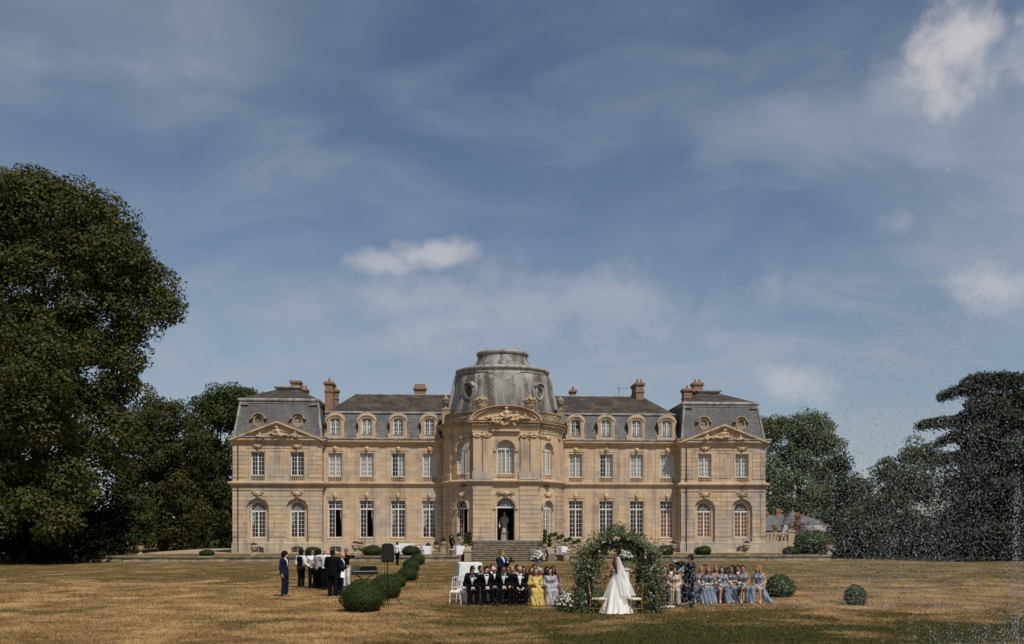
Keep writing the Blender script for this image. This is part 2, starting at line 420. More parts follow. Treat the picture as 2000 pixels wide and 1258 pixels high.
g = MB(); 
xs = [-900, -200, -80, -40, -20, 0, 20, 40, 80, 200, 900]; ys = [-300, -60, 0, 12, 20, 30, 45, 60, 80, 120, 200, 500, 1600]
gv = [(x, y, 0) for y in ys for x in xs]
g.add(gv, [(j * len(xs) + i, j * len(xs) + i + 1, (j + 1) * len(xs) + i + 1, (j + 1) * len(xs) + i) for j in range(len(ys) - 1) for i in range(len(xs) - 1)])
lawn = g.build('lawn', MATS['lawn'], fix=False); tag(lawn, kind='structure')

def make_grass():
    rng = np.random.default_rng(5)
    V = []; n_tot = 0
    for (n, hgt, wid) in ((330000, 0.045, 0.011),):
        y = 18.6 + 62 * rng.beta(.75, 3.2, n); wid = wid * y / 24; x = rng.uniform(-0.575, 0.575, n) * y
        a = rng.uniform(0, 2 * np.pi, n); h = hgt * rng.uniform(0.35, 1.25, n); w = wid * rng.uniform(0.6, 1.3, n)
        la = rng.uniform(0, 2 * np.pi, n); ln = h * rng.uniform(0.2, 1.3, n)
        b0 = np.stack([x - np.cos(a) * w, y - np.sin(a) * w, np.zeros(n)], 1); b1 = np.stack([x + np.cos(a) * w, y + np.sin(a) * w, np.zeros(n)], 1)
        t = np.stack([x + np.cos(la) * ln, y + np.sin(la) * ln, h], 1)
        V.append(np.stack([b0, b1, t], 1).reshape(-1, 3))
    V = np.concatenate(V); F = np.arange(len(V)).reshape(-1, 3)
    o = inst(np_mesh('grass', V, F, MATS['grass_blades']), 'grass'); tag(o, 'short dry grass growing over the whole lawn', 'grass', kind='stuff')
make_grass()

# terrace in front of the chateau, held by a low wall
TZ = 0.46; WY = -13.0; TX0, TX1 = -34.3, 27.4
t = MB(); t.box(TX0, -4.15, WY + 0.25, 40, -0.5, TZ); t.box(4.6, TX1, WY + 0.25, 40, -0.5, TZ); t.box(-4.15, 4.6, -7.4, 40, -0.5, TZ)
terrace = t.build('terrace', M_GRAVEL, **CHF); tag(terrace, kind='structure')
def grass_strip(x0, x1, y0, y1):
    t = MB(); t.box(x0, x1, y0, y1, TZ - 0.02, TZ + 0.012)
    o = t.build('terrace_grass', MATS['lawn'], **CHF); tag(o, kind='structure')
grass_strip(TX0 + 0.1, -4.9, WY + 0.5, -4.2); grass_strip(5.6, TX1 - 0.1, WY + 0.5, -4.2)
def retaining_wall(x0, x1, label):
    root = thing('retaining_wall', label, 'wall', cl((x0 + x1) / 2, WY), CH_T, 'low terrace walls')
    rnd = random.Random(int(x0 * 10)); hw = (x1 - x0) / 2
    c = MB(); c.box(-hw + .01, hw - .01, 0.06, 0.28, 0, 0.36); c.build('wall_core', M_SOIL, root)
    x = -hw
    while x < hw - 0.05:
        w = min(rnd.uniform(0.55, 1.15), hw - x)
        if hw - x - w < 0.3: w = hw - x
        z = 0.0
        for hh in ((0.18, 0.17) if rnd.random() < 0.55 else (0.352,)):
            b = MB(); e = 0.008; y0 = rnd.uniform(-0.02, 0.012)
            b.frustum((x + e, x + w - e, y0, 0.1), z + e, (x + e + rnd.uniform(0, .02), x + w - e - rnd.uniform(0, .02), y0 + rnd.uniform(-.01, .01), 0.1), z + hh - e)
            b.build('stone', M_WALLSTONE, root); z += hh
        x += w
    x = -hw
    while x < hw - 0.05:
        w = min(rnd.uniform(1.2, 1.9), hw - x)
        if hw - x - w < 0.5: w = hw - x
        b = MB(); dz = rnd.uniform(-.012, .012)
        b.frustum((x + .006, x + w - .006, -0.10, 0.42), 0.355 + dz, (x + .02, x + w - .02, -0.085, 0.42), 0.475 + dz)
        b.build('coping_stone', M_COPING, root); x += w
retaining_wall(TX0, -4.2, 'low stone terrace wall stretching left of the staircase')
retaining_wall(5.05, TX1, 'low stone terrace wall stretching right of the staircase')

def staircase():
    root = thing('stone_staircase', 'broad worn stone steps climbing to the central door', 'staircase', cl(0, WY + 0.6), CH_T)
    n, rise, tread = 11, 0.15, 0.42
    for i in range(n):
        wl = 3.25 - 0.02 * i; wr = 3.25 - 0.02 * i
        b = MB(); b.box(-wl, wr, i * tread + .05, n * tread + .5, i * rise - (.12 if i == 0 else .0), i * rise + .105); b.frustum((-wl - .02, wr + .02, i * tread, n * tread + .5), i * rise + .104, (-wl - .02, wr + .02, i * tread + .01, n * tread + .5), i * rise + rise)
        b.build('step', M_STEP, root)
    b = MB(); b.box(-4.0, 4.0, n * tread + 0.45, n * tread + 3.0, -0.2, 1.654); b.build('landing', M_STEP, root)
    b = MB(); b.box(-3.86, -3.27, -0.25, 0.35, -0.1, 0.80); b.box(-3.92, -3.21, -0.31, 0.41, 0.80, 0.92); b.build('pier', M_WALLSTONE_L, root)
    b = MB(); b.box(4.5, 5.02, -0.25, 0.35, -0.1, 0.62); b.box(4.44, 5.08, -0.31, 0.41, 0.62, 0.74); b.build('pier', M_WALLSTONE_L, root)
    for s in (-1, 1):      # sloping side walls that carry the potted topiary
        b = MB(); x0, x1 = (s * 3.28, s * 3.85)
        if x0 > x1: x0, x1 = x1, x0
        b.add([(x0, 0.4, -.1), (x1, 0.4, -.1), (x1, 7.2, -.1), (x0, 7.2, -.1), (x0, 0.4, .62), (x1, 0.4, .62), (x1, 7.2, 1.7), (x0, 7.2, 1.7), (x0, 5.0, 1.7), (x1, 5.0, 1.7)],
              [(0, 1, 5, 4), (4, 5, 9, 8), (8, 9, 6, 7), (1, 2, 6, 9, 5), (0, 4, 8, 7, 3), (2, 3, 7, 6), (3, 2, 1, 0)]); b.build('side_wall', M_WALLSTONE, root)
M_WALLSTONE_L = mat('pier_stone', (0.36, 0.30, 0.20), 0.95, 0.25, 2.0, bump=0.4, bscale=9)
staircase()
# ================================================================== the chateau
def stone_mat(name, warm, grey, joint=0.35, course=(0.95, 0.42)):
    m = bpy.data.materials.new(name); m.use_nodes = True; nt = m.node_tree; b = nt.nodes['Principled BSDF']
    b.inputs['Roughness'].default_value = 0.92; b.inputs['Specular IOR Level'].default_value = 0.15
    o = nt.nodes.new('ShaderNodeTexCoord').outputs['Object']
    pos = nt.nodes.new('ShaderNodeNewGeometry').outputs['Position']
    sp = nt.nodes.new('ShaderNodeSeparateXYZ'); nt.links.new(o, sp.inputs[0])
    cv = nt.nodes.new('ShaderNodeCombineXYZ'); nt.links.new(sp.outputs[0], cv.inputs[0]); nt.links.new(sp.outputs[2], cv.inputs[1])
    n1 = noise_n(nt, pos, 0.35, 5, 0.6, 0.5); n2 = noise_n(nt, pos, 2.2, 6, 0.65); n3 = noise_n(nt, mapping_n(nt, pos, (1.4, 1.4, 0.16)), 1.1, 5, 0.65)
    base = mix_n(nt, ramp_n(nt, n1, 0.42, 0.68), warm, grey)
    base = mix_n(nt, math_n(nt, 'MULTIPLY', ramp_n(nt, n3, 0.47, 0.70), 0.8), base, tuple(g * 0.55 for g in grey))       # rain streaks
    base = mix_n(nt, math_n(nt, 'MULTIPLY', ramp_n(nt, n2, 0.5, 0.8), 0.35), base, tuple(min(1, w * 1.22) for w in warm))
    bk = nt.nodes.new('ShaderNodeTexBrick'); nt.links.new(cv.outputs[0], bk.inputs[0]); bk.inputs['Scale'].default_value = 1.0
    bk.inputs['Brick Width'].default_value = course[0]; bk.inputs['Row Height'].default_value = course[1]; bk.inputs['Mortar Size'].default_value = 0.010; bk.inputs['Mortar Smooth'].default_value = 0.3
    bk.inputs['Color1'].default_value = (0.80, 0.79, 0.78, 1); bk.inputs['Color2'].default_value = (1.14, 1.12, 1.07, 1); bk.inputs['Mortar'].default_value = (0.5, 0.46, 0.40, 1)
    base = mix_n(nt, joint, base, mix_n(nt, 1.0, base, bk.outputs[0], 'MULTIPLY'))
    nt.links.new(base, b.inputs['Base Color'])
    bn = nt.nodes.new('ShaderNodeBump'); bn.inputs['Strength'].default_value = 0.25; bn.inputs['Distance'].default_value = 0.04
    nt.links.new(noise_n(nt, pos, 7.0, 6, 0.7), bn.inputs['Height']); nt.links.new(bn.outputs[0], b.inputs['Normal'])
    MATS[name] = m; return m
M_STONE = stone_mat('limestone', (0.58, 0.435, 0.29), (0.46, 0.40, 0.33), 0.75)
M_TRIM = stone_mat('limestone_trim', (0.57, 0.425, 0.275), (0.43, 0.365, 0.285), 0.3, (1.4, 0.9))
M_PLINTH = stone_mat('limestone_plinth', (0.50, 0.43, 0.325), (0.45, 0.405, 0.335), 0.8)
M_WEATH = stone_mat('weathered_stone', (0.40, 0.31, 0.19), (0.22, 0.19, 0.15), 0.2, (1.4, 0.6))
M_CARVE = stone_mat('carved_stone', (0.58, 0.44, 0.26), (0.45, 0.38, 0.28), 0.0)
def slate_mat(name, a, c, d, row=0.16):
    m = bpy.data.materials.new(name); m.use_nodes = True; nt = m.node_tree; b = nt.nodes['Principled BSDF']
    b.inputs['Roughness'].default_value = 0.72; b.inputs['Specular IOR Level'].default_value = 0.3
    o = nt.nodes.new('ShaderNodeTexCoord').outputs['Object']; pos = nt.nodes.new('ShaderNodeNewGeometry').outputs['Position']
    sp = nt.nodes.new('ShaderNodeSeparateXYZ'); nt.links.new(o, sp.inputs[0])
    cv = nt.nodes.new('ShaderNodeCombineXYZ'); nt.links.new(math_n(nt, 'ADD', sp.outputs[0], sp.outputs[1]), cv.inputs[0]); nt.links.new(sp.outputs[2], cv.inputs[1])
    bk = nt.nodes.new('ShaderNodeTexBrick'); nt.links.new(cv.outputs[0], bk.inputs[0]); bk.inputs['Scale'].default_value = 1.0
    bk.inputs['Brick Width'].default_value = row * 1.6; bk.inputs['Row Height'].default_value = row; bk.inputs['Mortar Size'].default_value = 0.012
    bk.inputs['Color1'].default_value = (0.75, 0.75, 0.75, 1); bk.inputs['Color2'].default_value = (1.2, 1.2, 1.2, 1); bk.inputs['Mortar'].default_value = (0.5, 0.5, 0.5, 1)
    n1 = noise_n(nt, mapping_n(nt, pos, (1, 1, 0.5)), 0.8, 6, 0.65, 0.4); n2 = noise_n(nt, pos, 3.5, 5, 0.7)
    base = mix_n(nt, ramp_n(nt, n1, 0.35, 0.7), a, c); base = mix_n(nt, math_n(nt, 'MULTIPLY', ramp_n(nt, n2, 0.5, 0.78), 0.6), base, d)
    base = mix_n(nt, 0.85, base, mix_n(nt, 1.0, base, bk.outputs[0], 'MULTIPLY'))
    nt.links.new(base, b.inputs['Base Color'])
    bn = nt.nodes.new('ShaderNodeBump'); bn.inputs['Strength'].default_value = 0.5; bn.inputs['Distance'].default_value = 0.03
    nt.links.new(bk.outputs[1], bn.inputs['Height']); bn.invert = True; nt.links.new(bn.outputs[0], b.inputs['Normal'])
    MATS[name] = m; return m
M_SLATE = slate_mat('slate', (0.115, 0.115, 0.12), (0.175, 0.172, 0.17), (0.085, 0.083, 0.08))
M_TILE = slate_mat('mossy_roof', (0.042, 0.034, 0.028), (0.105, 0.083, 0.064), (0.028, 0.024, 0.02), 0.22)
M_LEAD = mat('lead_sheet', (0.40, 0.395, 0.385), 0.6, 0.0, 1.8, col2=(0.17, 0.15, 0.13), spec=0.4, stretch=(1, 1, 0.5))
def dome_mat():
    m = bpy.data.materials.new('stained_lead_dome'); m.use_nodes = True; nt = m.node_tree; b = nt.nodes['Principled BSDF']
    b.inputs['Roughness'].default_value = 0.62
    o = nt.nodes.new('ShaderNodeTexCoord').outputs['Object']
    st = noise_n(nt, mapping_n(nt, o, (1.25, 1.0, 0.09), (2.2, 0, 0)), 1.0, 4, 0.55, 0.1)
    sp = noise_n(nt, o, 5.0, 6, 0.75); big = noise_n(nt, mapping_n(nt, o, (0.7, 0.7, 0.35)), 1.0, 3, 0.5)
    c = mix_n(nt, ramp_n(nt, big, 0.35, 0.65), (0.17, 0.162, 0.15), (0.31, 0.30, 0.285))
    k = math_n(nt, 'MULTIPLY', ramp_n(nt, math_n(nt, 'ADD', st, math_n(nt, 'MULTIPLY', math_n(nt, 'SUBTRACT', sp, 0.5), 0.6)), 0.44, 0.56), 0.9)
    c = mix_n(nt, k, c, (0.085, 0.062, 0.038))
    w = ramp_n(nt, noise_n(nt, mapping_n(nt, o, (1.6, 1.0, 0.05), (8, 0, 0)), 1.3, 3, 0.5), 0.60, 0.72)
    c = mix_n(nt, math_n(nt, 'MULTIPLY', w, 0.75), c, (0.42, 0.41, 0.395))
    nt.links.new(c, b.inputs['Base Color'])
    bn = nt.nodes.new('ShaderNodeBump'); bn.inputs['Strength'].default_value = 0.3; bn.inputs['Distance'].default_value = 0.05
    nt.links.new(sp, bn.inputs['Height']); nt.links.new(bn.outputs[0], b.inputs['Normal'])
    return m
M_DOME = dome_mat()
def brick_mat():
    m = bpy.data.materials.new('chimney_brick'); m.use_nodes = True; nt = m.node_tree; b = nt.nodes['Principled BSDF']; b.inputs['Roughness'].default_value = 0.9
    o = nt.nodes.new('ShaderNodeTexCoord').outputs['Object']; sp = nt.nodes.new('ShaderNodeSeparateXYZ'); nt.links.new(o, sp.inputs[0])
    cv = nt.nodes.new('ShaderNodeCombineXYZ'); nt.links.new(math_n(nt, 'ADD', sp.outputs[0], sp.outputs[1]), cv.inputs[0]); nt.links.new(sp.outputs[2], cv.inputs[1])
    bk = nt.nodes.new('ShaderNodeTexBrick'); nt.links.new(cv.outputs[0], bk.inputs[0]); bk.inputs['Scale'].default_value = 1.0
    bk.inputs['Brick Width'].default_value = 0.24; bk.inputs['Row Height'].default_value = 0.08; bk.inputs['Mortar Size'].default_value = 0.012
    bk.inputs['Color1'].default_value = (0.30, 0.135, 0.065, 1); bk.inputs['Color2'].default_value = (0.20, 0.085, 0.045, 1); bk.inputs['Mortar'].default_value = (0.30, 0.24, 0.17, 1)
    c = mix_n(nt, ramp_n(nt, noise_n(nt, o, 1.6, 5, 0.6), 0.45, 0.75), bk.outputs[0], (0.27, 0.19, 0.12)); nt.links.new(c, b.inputs['Base Color'])
    return m
M_BRICK = brick_mat()
M_POT = mat('terracotta', (0.36, 0.16, 0.08), 0.9, 0.2, 4)
M_FRAME = mat('white_window_paint', (0.66, 0.65, 0.62), 0.6, 0.08, 3)
M_ROOM = mat('dark_room', (0.05, 0.045, 0.04), 1.0, 0.2, 1)  # near-black wall colour stands in for the unlit interior
M_CURT = mat('white_curtain', (0.62, 0.60, 0.56), 0.9, 0.08, 2, stretch=(6, 6, 0.4))
M_SHUT = mat('white_inner_shutter', (0.66, 0.64, 0.60), 0.7, 0.06, 2)
M_AMBER = mat('amber_blind', (0.42, 0.155, 0.035), 0.8, 0.12, 2)
M_RED = mat('red_drape', (0.16, 0.03, 0.02), 0.9, 0.2, 2)
M_IRON = mat('dark_iron', (0.03, 0.03, 0.03), 0.5, 0.2, 5)
def glass_mat(name='window_glass', op=0.22):
    m = bpy.data.materials.new(name); m.use_nodes = True; nt = m.node_tree; nt.nodes.clear()
    out = nt.nodes.new('ShaderNodeOutputMaterial'); t = nt.nodes.new('ShaderNodeBsdfTransparent'); t.inputs[0].default_value = (0.82, 0.85, 0.84, 1)
    gl = nt.nodes.new('ShaderNodeBsdfGlossy'); gl.inputs['Roughness'].default_value = 0.04; gl.inputs[0].default_value = (0.9, 0.9, 0.9, 1)
    fr = nt.nodes.new('ShaderNodeFresnel'); fr.inputs[0].default_value = 1.5
    mx = nt.nodes.new('ShaderNodeMixShader'); nt.links.new(math_n(nt, 'ADD', fr.outputs[0], 0.03), mx.inputs[0])
    pos = nt.nodes.new('ShaderNodeNewGeometry').outputs['Position']
    bn = nt.nodes.new('ShaderNodeBump'); bn.inputs['Strength'].default_value = 0.12; bn.inputs['Distance'].default_value = 0.05; nt.links.new(noise_n(nt, pos, 2.2, 2, 0.5), bn.inputs['Height']); nt.links.new(bn.outputs[0], gl.inputs['Normal'])
    nt.links.new(t.outputs[0], mx.inputs[1]); nt.links.new(gl.outputs[0], mx.inputs[2]); nt.links.new(mx.outputs[0], out.inputs[0])
    return m
M_GLASS = glass_mat()

chateau = thing('chateau', 'long pale stone chateau with grey domed rotunda and slate mansard roofs', 'building', (CH_X, CH_Y, 0), CH_T)
# ---- windows -----------------------------------------------------------------
WIN_CACHE = {}
def win_meshes(w, h, arch, transom, cols, rows, open_right, oval=False):
    key = (w, h, arch, transom, cols, rows, open_right)
    if key in WIN_CACHE: return WIN_CACHE[key]
    fr = MB(); t = 0.07; d = 0.06; hs = h - (w / 2 if arch == 'round' else (0.16 if arch == 'seg' else 0)); rise = w / 2 if arch == 'round' else (0.16 if arch == 'seg' else 0)
    def outline(k):
        if rise: return [(-w / 2 + k, k), (w / 2 - k, k)] + [((w / 2 - k) * math.cos(math.pi * i / 12), hs + (rise - (k if arch == 'round' else k * .8)) * math.sin(math.pi * i / 12)) for i in range(13)]
        return [(-w / 2 + k, k), (w / 2 - k, k), (w / 2 - k, h - k), (-w / 2 + k, h - k)]
    fr.plate(outline(0), [outline(t)], 0, d, back=True)
    zt = transom * h if transom else hs
    if transom or arch == 'round':
        fr.box(-w / 2 + t, w / 2 - t, -0.025, d - .01, zt - 0.07, zt + 0.07)
    b = 0.014
    lo, hi = t, (zt - 0.07 if (transom or arch == 'round') else h - t)
    for sgn in (-1, 1):
        if sgn == 1 and open_right: continue
        x0, x1 = (-w / 2 + t, -0.0) if sgn < 0 else (0.0, w / 2 - t)
        fr.box(x0 if sgn > 0 else x1 - 0.06, x0 + 0.06 if sgn > 0 else x1, -0.012, d - .02, lo, hi)           # meeting stile
        fr.box(x0 if sgn < 0 else x1 - 0.035, x0 + 0.035 if sgn < 0 else x1, 0.004, d - .02, lo, hi)
        for c in range(1, cols):
            xc = x0 + (x1 - x0) * c / cols; fr.box(xc - b, xc + b, 0.012, d - .025, lo, hi)
        for r in range(1, rows):
            zc = lo + (hi - lo) * r / rows; fr.box(x0, x1, 0.014, d - .027, zc - b, zc + b)
    if transom and not arch == 'round':
        tl, th = zt + 0.07, h - t
        fr.box(-0.045, 0.045, -0.01, d - .02, tl, th)
        for sgn in (-1, 1):
            for c in range(1, cols): fr.box(sgn * (w / 2 - t) * c / cols - b, sgn * (w / 2 - t) * c / cols + b, 0.012, d - .025, tl, th)
        zc = (tl + th) / 2; fr.box(-w / 2 + t, w / 2 - t, 0.014, d - .027, zc - b, zc + b)
    if arch == 'round':                         # fanlight: radial bars and two half rings
        zc = zt + 0.07; rr = w / 2 - t
        for a in (30, 60, 90, 120, 150):
            ca, sa = math.cos(R(a)), math.sin(R(a))
            fr.tube([(ca * 0.12, 0.04, zc + sa * 0.10), (ca * rr, 0.04, zc + sa * rr * 0.97)], 0.017, 4)
        for q in (0.55,):
            fr.tube([(math.cos(R(a)) * rr * q, 0.04, zc + math.sin(R(a)) * rr * q) for a in range(0, 181, 18)], 0.017, 4)
    frame = fr.mesh('window', M_FRAME)
    gl = MB(); o2 = outline(t * 0.8)
    if open_right:
        gl.add([(-w / 2 + t, 0.05, lo), (0, 0.05, lo), (0, 0.05, hi), (-w / 2 + t, 0.05, hi)], [(0, 1, 2, 3)])
        gl.add([(-w / 2 + t, 0.05, hi), (w / 2 - t, 0.05, hi), (w / 2 - t, 0.05, h - t), (-w / 2 + t, 0.05, h - t)], [(0, 1, 2, 3)])
    else:
        tr = tessellate_polygon([[Vector((p[0], p[1], 0)) for p in o2]]); gl.add([(p[0], 0.05, p[1]) for p in o2], tr)
    glass = gl.mesh('pane', M_GLASS)
    WIN_CACHE[key] = (frame, glass, lo, hi); return WIN_CACHE[key]
def curtain_mesh(w, h, kind, z0=0.08):
    key = ('c', w, h, kind)
    if key in WIN_CACHE: return WIN_CACHE[key]
    c = MB()
    def strip(x0, x1, zb, zt, y=0.22, mt=0, amp=0.025, pull=0.0):
        n = 14; v = []
        for j, z in enumerate((zb, zb + (zt - zb) * .45, zt)):
            for i in range(n + 1):
                q = i / n; k = 1 - pull * (1 - j / 2)
                v.append((x0 + (x1 - x0) * q * k, y + amp * math.sin(i * 2.4), z))
        c.add(v, [(j * (n + 1) + i, j * (n + 1) + i + 1, (j + 1) * (n + 1) + i + 1, (j + 1) * (n + 1) + i) for j in range(2) for i in range(n)], mt)
    mats = [M_CURT]
    if kind == 'shutter':
        mats = [M_SHUT]
        for s in (-1, 1): c.box(min(s * .02, s * (w / 2 - .04)), max(s * .02, s * (w / 2 - .04)), 0.14, 0.18, z0, h - 0.06)
        for s in (-1, 1):
            for z in (0.12, 0.5, 0.8): c.box(min(s * .09, s * (w / 2 - .12)), max(s * .09, s * (w / 2 - .12)), 0.128, 0.142, z * h, z * h + .2 * h)
    elif kind == 'net': strip(-w / 2 + .03, w / 2 - .03, z0, h - .05)
    elif kind == 'sides':
        strip(-w / 2 + .03, -w / 2 + .42 * w, h * .30, h - .06, pull=.5); strip(w / 2 - .03, w / 2 - .25 * w, h * .25, h - .06, pull=.4)
    elif kind == 'left':
        strip(-w / 2 + .03, -w / 2 + .30 * w, h * .35, h * .78, pull=.55); strip(-w / 2 + .03, -w / 2 + .22 * w, z0, h * .4, .25, 1); mats = [M_CURT, M_RED]
    elif kind == 'right': strip(w / 2 - .03, w / 2 - .30 * w, h * .22, h - .06, pull=.75)
    elif kind == 'half': strip(0.02, w / 2 - .03, z0, h - .05)
    elif kind == 'amber': mats = [M_AMBER]; c.box(-w / 2 + .05, w / 2 - .05, 0.16, 0.18, z0, h * .77)
    WIN_CACHE[key] = c.mesh('curtain', mats); return WIN_CACHE[key]
def window(x, y, z, w, h, arch=None, transom=0.0, cols=2, rows=6, fill=None, open_right=False, rotz=0.0):
    fm, gm, lo, hi = win_meshes(w, h, arch, transom, cols, rows, open_right)
    o = inst(fm, 'window', chateau, (x, y, z), rotz); inst(gm, 'pane', o)
    if open_right:      # the right casement stands inward
        c = MB(); ww = w / 2 - 0.075
        c.box(0, .04, 0, ww, lo, lo + .06); c.box(0, .04, 0, ww, hi - .06, hi); c.box(0, .04, ww - .06, ww, lo, hi); c.box(0, .04, 0, .04, lo, hi)
        for r in range(1, rows): c.box(.01, .03, 0, ww, lo + (hi - lo) * r / rows - .014, lo + (hi - lo) * r / rows + .014)
        c.box(.012, .028, ww / 2 - .014, ww / 2 + .014, lo, hi)
        c.build('casement', M_FRAME, o, loc=(w / 2 - .12, 0.06, 0))
    if fill: inst(curtain_mesh(w, h, fill), 'curtain', o)
    return o
# ---- carved ornaments (shared meshes) ------------------------------------------
def carve(fn, cell, mats=None):
    s = SDF(0.05); fn(s); return s.mesh('carving', mats or M_CARVE, cell)
def f_mask(s):       # a keystone mask with beard and curls
    s.ell((0, -.10, 0), (.15, .13, .20)); s.ell((0, -.20, -.02), (.03, .05, .06)); s.cap((-.1, -.16, .06), (.1, -.16, .06), .035)
    s.ell((0, -.14, -.17), (.10, .08, .12)); s.cap((-.17, -.06, .12), (-.13, -.05, -.12), .05); s.cap((.17, -.06, .12), (.13, -.05, -.12), .05)
    s.cap((-.2, -.03, .24), (.2, -.03, .24), .05); s.cap((0, 0, .2), (0, 0, -.32), .09, .06)
def f_cartouche(s):  # shield with leaf scrolls either side
    s.ell((0, -.08, .05), (.2, .12, .26)); s.ell((0, -.17, .08), (.1, .07, .14))
    for t in (-1, 1):
        s.chain([(t * .1, -.06, .2), (t * .32, -.07, .28), (t * .5, -.05, .2), (t * .6, -.03, .06)], [.07, .065, .05, .03])
        s.chain([(t * .15, -.06, 0), (t * .36, -.06, .02), (t * .46, -.04, -.1)], [.06, .05, .03]); s.ell((t * .3, -.09, .1), .07); s.ell((t * .42, -.07, .25), .06)
    s.cap((0, -.02, -.1), (0, -.02, -.36), .10, .05)
def f_volute(s):     # ionic capital with garland
    s.cap((-.34, -.04, 0), (.34, -.04, 0), .06)
    for t in (-1, 1): s.ell((t * .36, -.08, -.05), (.11, .09, .11)); s.ell((t * .36, -.16, -.05), .045)
    s.chain([(-.3, -.08, -.1), (-.12, -.1, -.2), (.12, -.1, -.2), (.3, -.08, -.1)], [.045, .06, .06, .045]); s.ell((0, -.1, .02), .08)
def figure_relief(s, x, z, h, lean, rnd, seated=True):
    y = -.12; k = h / 1.4
    hip = (x, y, z + .25 * k); ch = (x + lean * .35 * k, y - .04, z + .72 * k); hd = (x + lean * .55 * k, y - .07, z + 1.12 * k)
    s.cap(hip, ch, .19 * k, .20 * k); s.cap(ch, hd, .09 * k, .08 * k); s.ell(hd, (.12 * k, .13 * k, .15 * k))
    for t in (-1, 1):
        kn = (x + t * (.42 + rnd.uniform(-.1, .2)) * k, y - .12, z + (.3 + rnd.uniform(-.12, .2)) * k); ft = (kn[0] + t * rnd.uniform(-.05, .35) * k, y - .04, z + .04)
        s.cap(hip, kn, .15 * k, .11 * k); s.cap(kn, ft, .10 * k, .06 * k)
        el = (ch[0] + t * rnd.uniform(.28, .4) * k, y - .1, ch[2] + rnd.uniform(-.3, .2) * k); hn = (el[0] + t * rnd.uniform(-.1, .3) * k, y - .12, el[2] + rnd.uniform(-.2, .25) * k)
        s.cap((ch[0] + t * .14 * k, y - .04, ch[2] + .12 * k), el, .08 * k, .06 * k); s.cap(el, hn, .055 * k, .045 * k)
    for _ in range(3): q = rnd.uniform(-.4, .4) * k; s.chain([(x + q, y - .06, z + .35 * k), (x + q * 1.5, y - .1, z + .15 * k), (x + q * 1.9, y - .03, z)], [.09 * k, .08 * k, .04 * k])
def f_ped_relief(s):
    rnd = random.Random(3)
    figure_relief(s, 0.15, 0.05, 1.25, -.35, rnd); figure_relief(s, -1.05, 0.02, .62, -.3, rnd); figure_relief(s, 1.15, 0.02, .75, .2, rnd)
    for i in range(36):
        x = rnd.uniform(-2.1, 2.0); z = rnd.uniform(.0, max(.05, .55 * (1 - abs(x) / 2.2))); r = rnd.uniform(.05, .11)
        s.cap((x, -.05, z), (x + rnd.uniform(-.18, .18), -.1, z + rnd.uniform(-.05, .12)), r, r * .6)
def f_main_relief(s):
    rnd = random.Random(8)
    figure_relief(s, 0, 0.0, 1.55, .05, rnd); figure_relief(s, -.75, -.35, 1.0, -.2, rnd); figure_relief(s, .75, -.1, 1.15, .25, rnd)
    figure_relief(s, -1.35, .15, .6, -.3, rnd); figure_relief(s, 1.5, .12, .75, .2, rnd)
    for i in range(50):
        x = rnd.uniform(-2.3, 2.3); z = rnd.uniform(.02, max(.06, .6 * (1 - abs(x) / 2.6))); r = rnd.uniform(.05, .11)
        s.cap((x, -.05, z), (x + rnd.uniform(-.2, .2), -.12, z + rnd.uniform(-.05, .15)), r, r * .6)
    for i in range(14): x = rnd.uniform(-.9, .9); s.cap((x, -.05, -.1), (x * 1.1 + rnd.uniform(-.1, .1), -.1, rnd.uniform(-.55, -.3)), .12, .07)
ME_MASK, ME_CART, ME_VOL = carve(f_mask, .035), carve(f_cartouche, .035), carve(f_volute, .035)
ME_PED, ME_MAIN = carve(f_ped_relief, .045), carve(f_main_relief, .045)
def urn_mb(h=1.0, flowers=True, seed=1):
    b = MB(); b.lathe([(.22, 0), (.22, .06), (.12, .1), (.09, .2), (.13, .26), (.26, .42), (.33, .58), (.30, .66), (.36, .70), (.36, .75), (.28, .76)], 14)
    return b
def f_basket(s):
    rnd = random.Random(2)
    for i in range(34):
        a = rnd.uniform(0, 6.28); q = rnd.uniform(0, .42); s.ell((q * math.cos(a), q * math.sin(a), .80 + .22 * (1 - q / .45) + rnd.uniform(-.03, .05)), rnd.uniform(.07, .11), k=.02)
ME_BASKET = carve(f_basket, .04, M_WEATH)
# ---- balustrade under the upper windows -----------------------------------------
def baluster_panel(w, h=0.5, n=7):
    key = ('bal', w, h, n)
    if key not in WIN_CACHE:
        b = MB(); b.box(-w / 2, w / 2, -.06, .12, h - .08, h); b.box(-w / 2, w / 2, -.05, .12, 0, .06)
        for i in range(n):
            x = -w / 2 + (i + .5) * w / n
            b.lathe([(.055, .06), (.055, .1), (.03, .12), (.065, .2), (.06, .25), (.028, h - .15), (.05, h - .11), (.05, h - .08)], 8, (x, 0.02, 0))
        WIN_CACHE[key] = b.mesh('balustrade', M_TRIM)
    return WIN_CACHE[key]
# ---- cornice profiles --------------------------------------------------------------
PR_STRING = [(-.05, 6.78), (.05, 6.80), (.08, 6.98), (.20, 7.05), (.26, 7.10), (.26, 7.20), (.02, 7.27), (-.05, 7.27)]
PR_STRING2 = [(-.05, 6.80), (.07, 6.86), (.30, 6.98), (.36, 7.04), (.36, 7.16), (.04, 7.28), (-.05, 7.28)]
PR_EAVE = [(-.05, 10.72), (.05, 10.74), (.05, 10.92), (.12, 10.97), (.30, 11.10), (.40, 11.16), (.40, 11.30), (-.05, 11.32)]
PR_GUT = [(-.05, 11.30), (.42, 11.305), (.48, 11.40), (.48, 11.50), (.36, 11.53), (-.05, 11.56)]
def wall_part(name, mb, m=None): return mb.build(name, m or M_STONE, chateau)
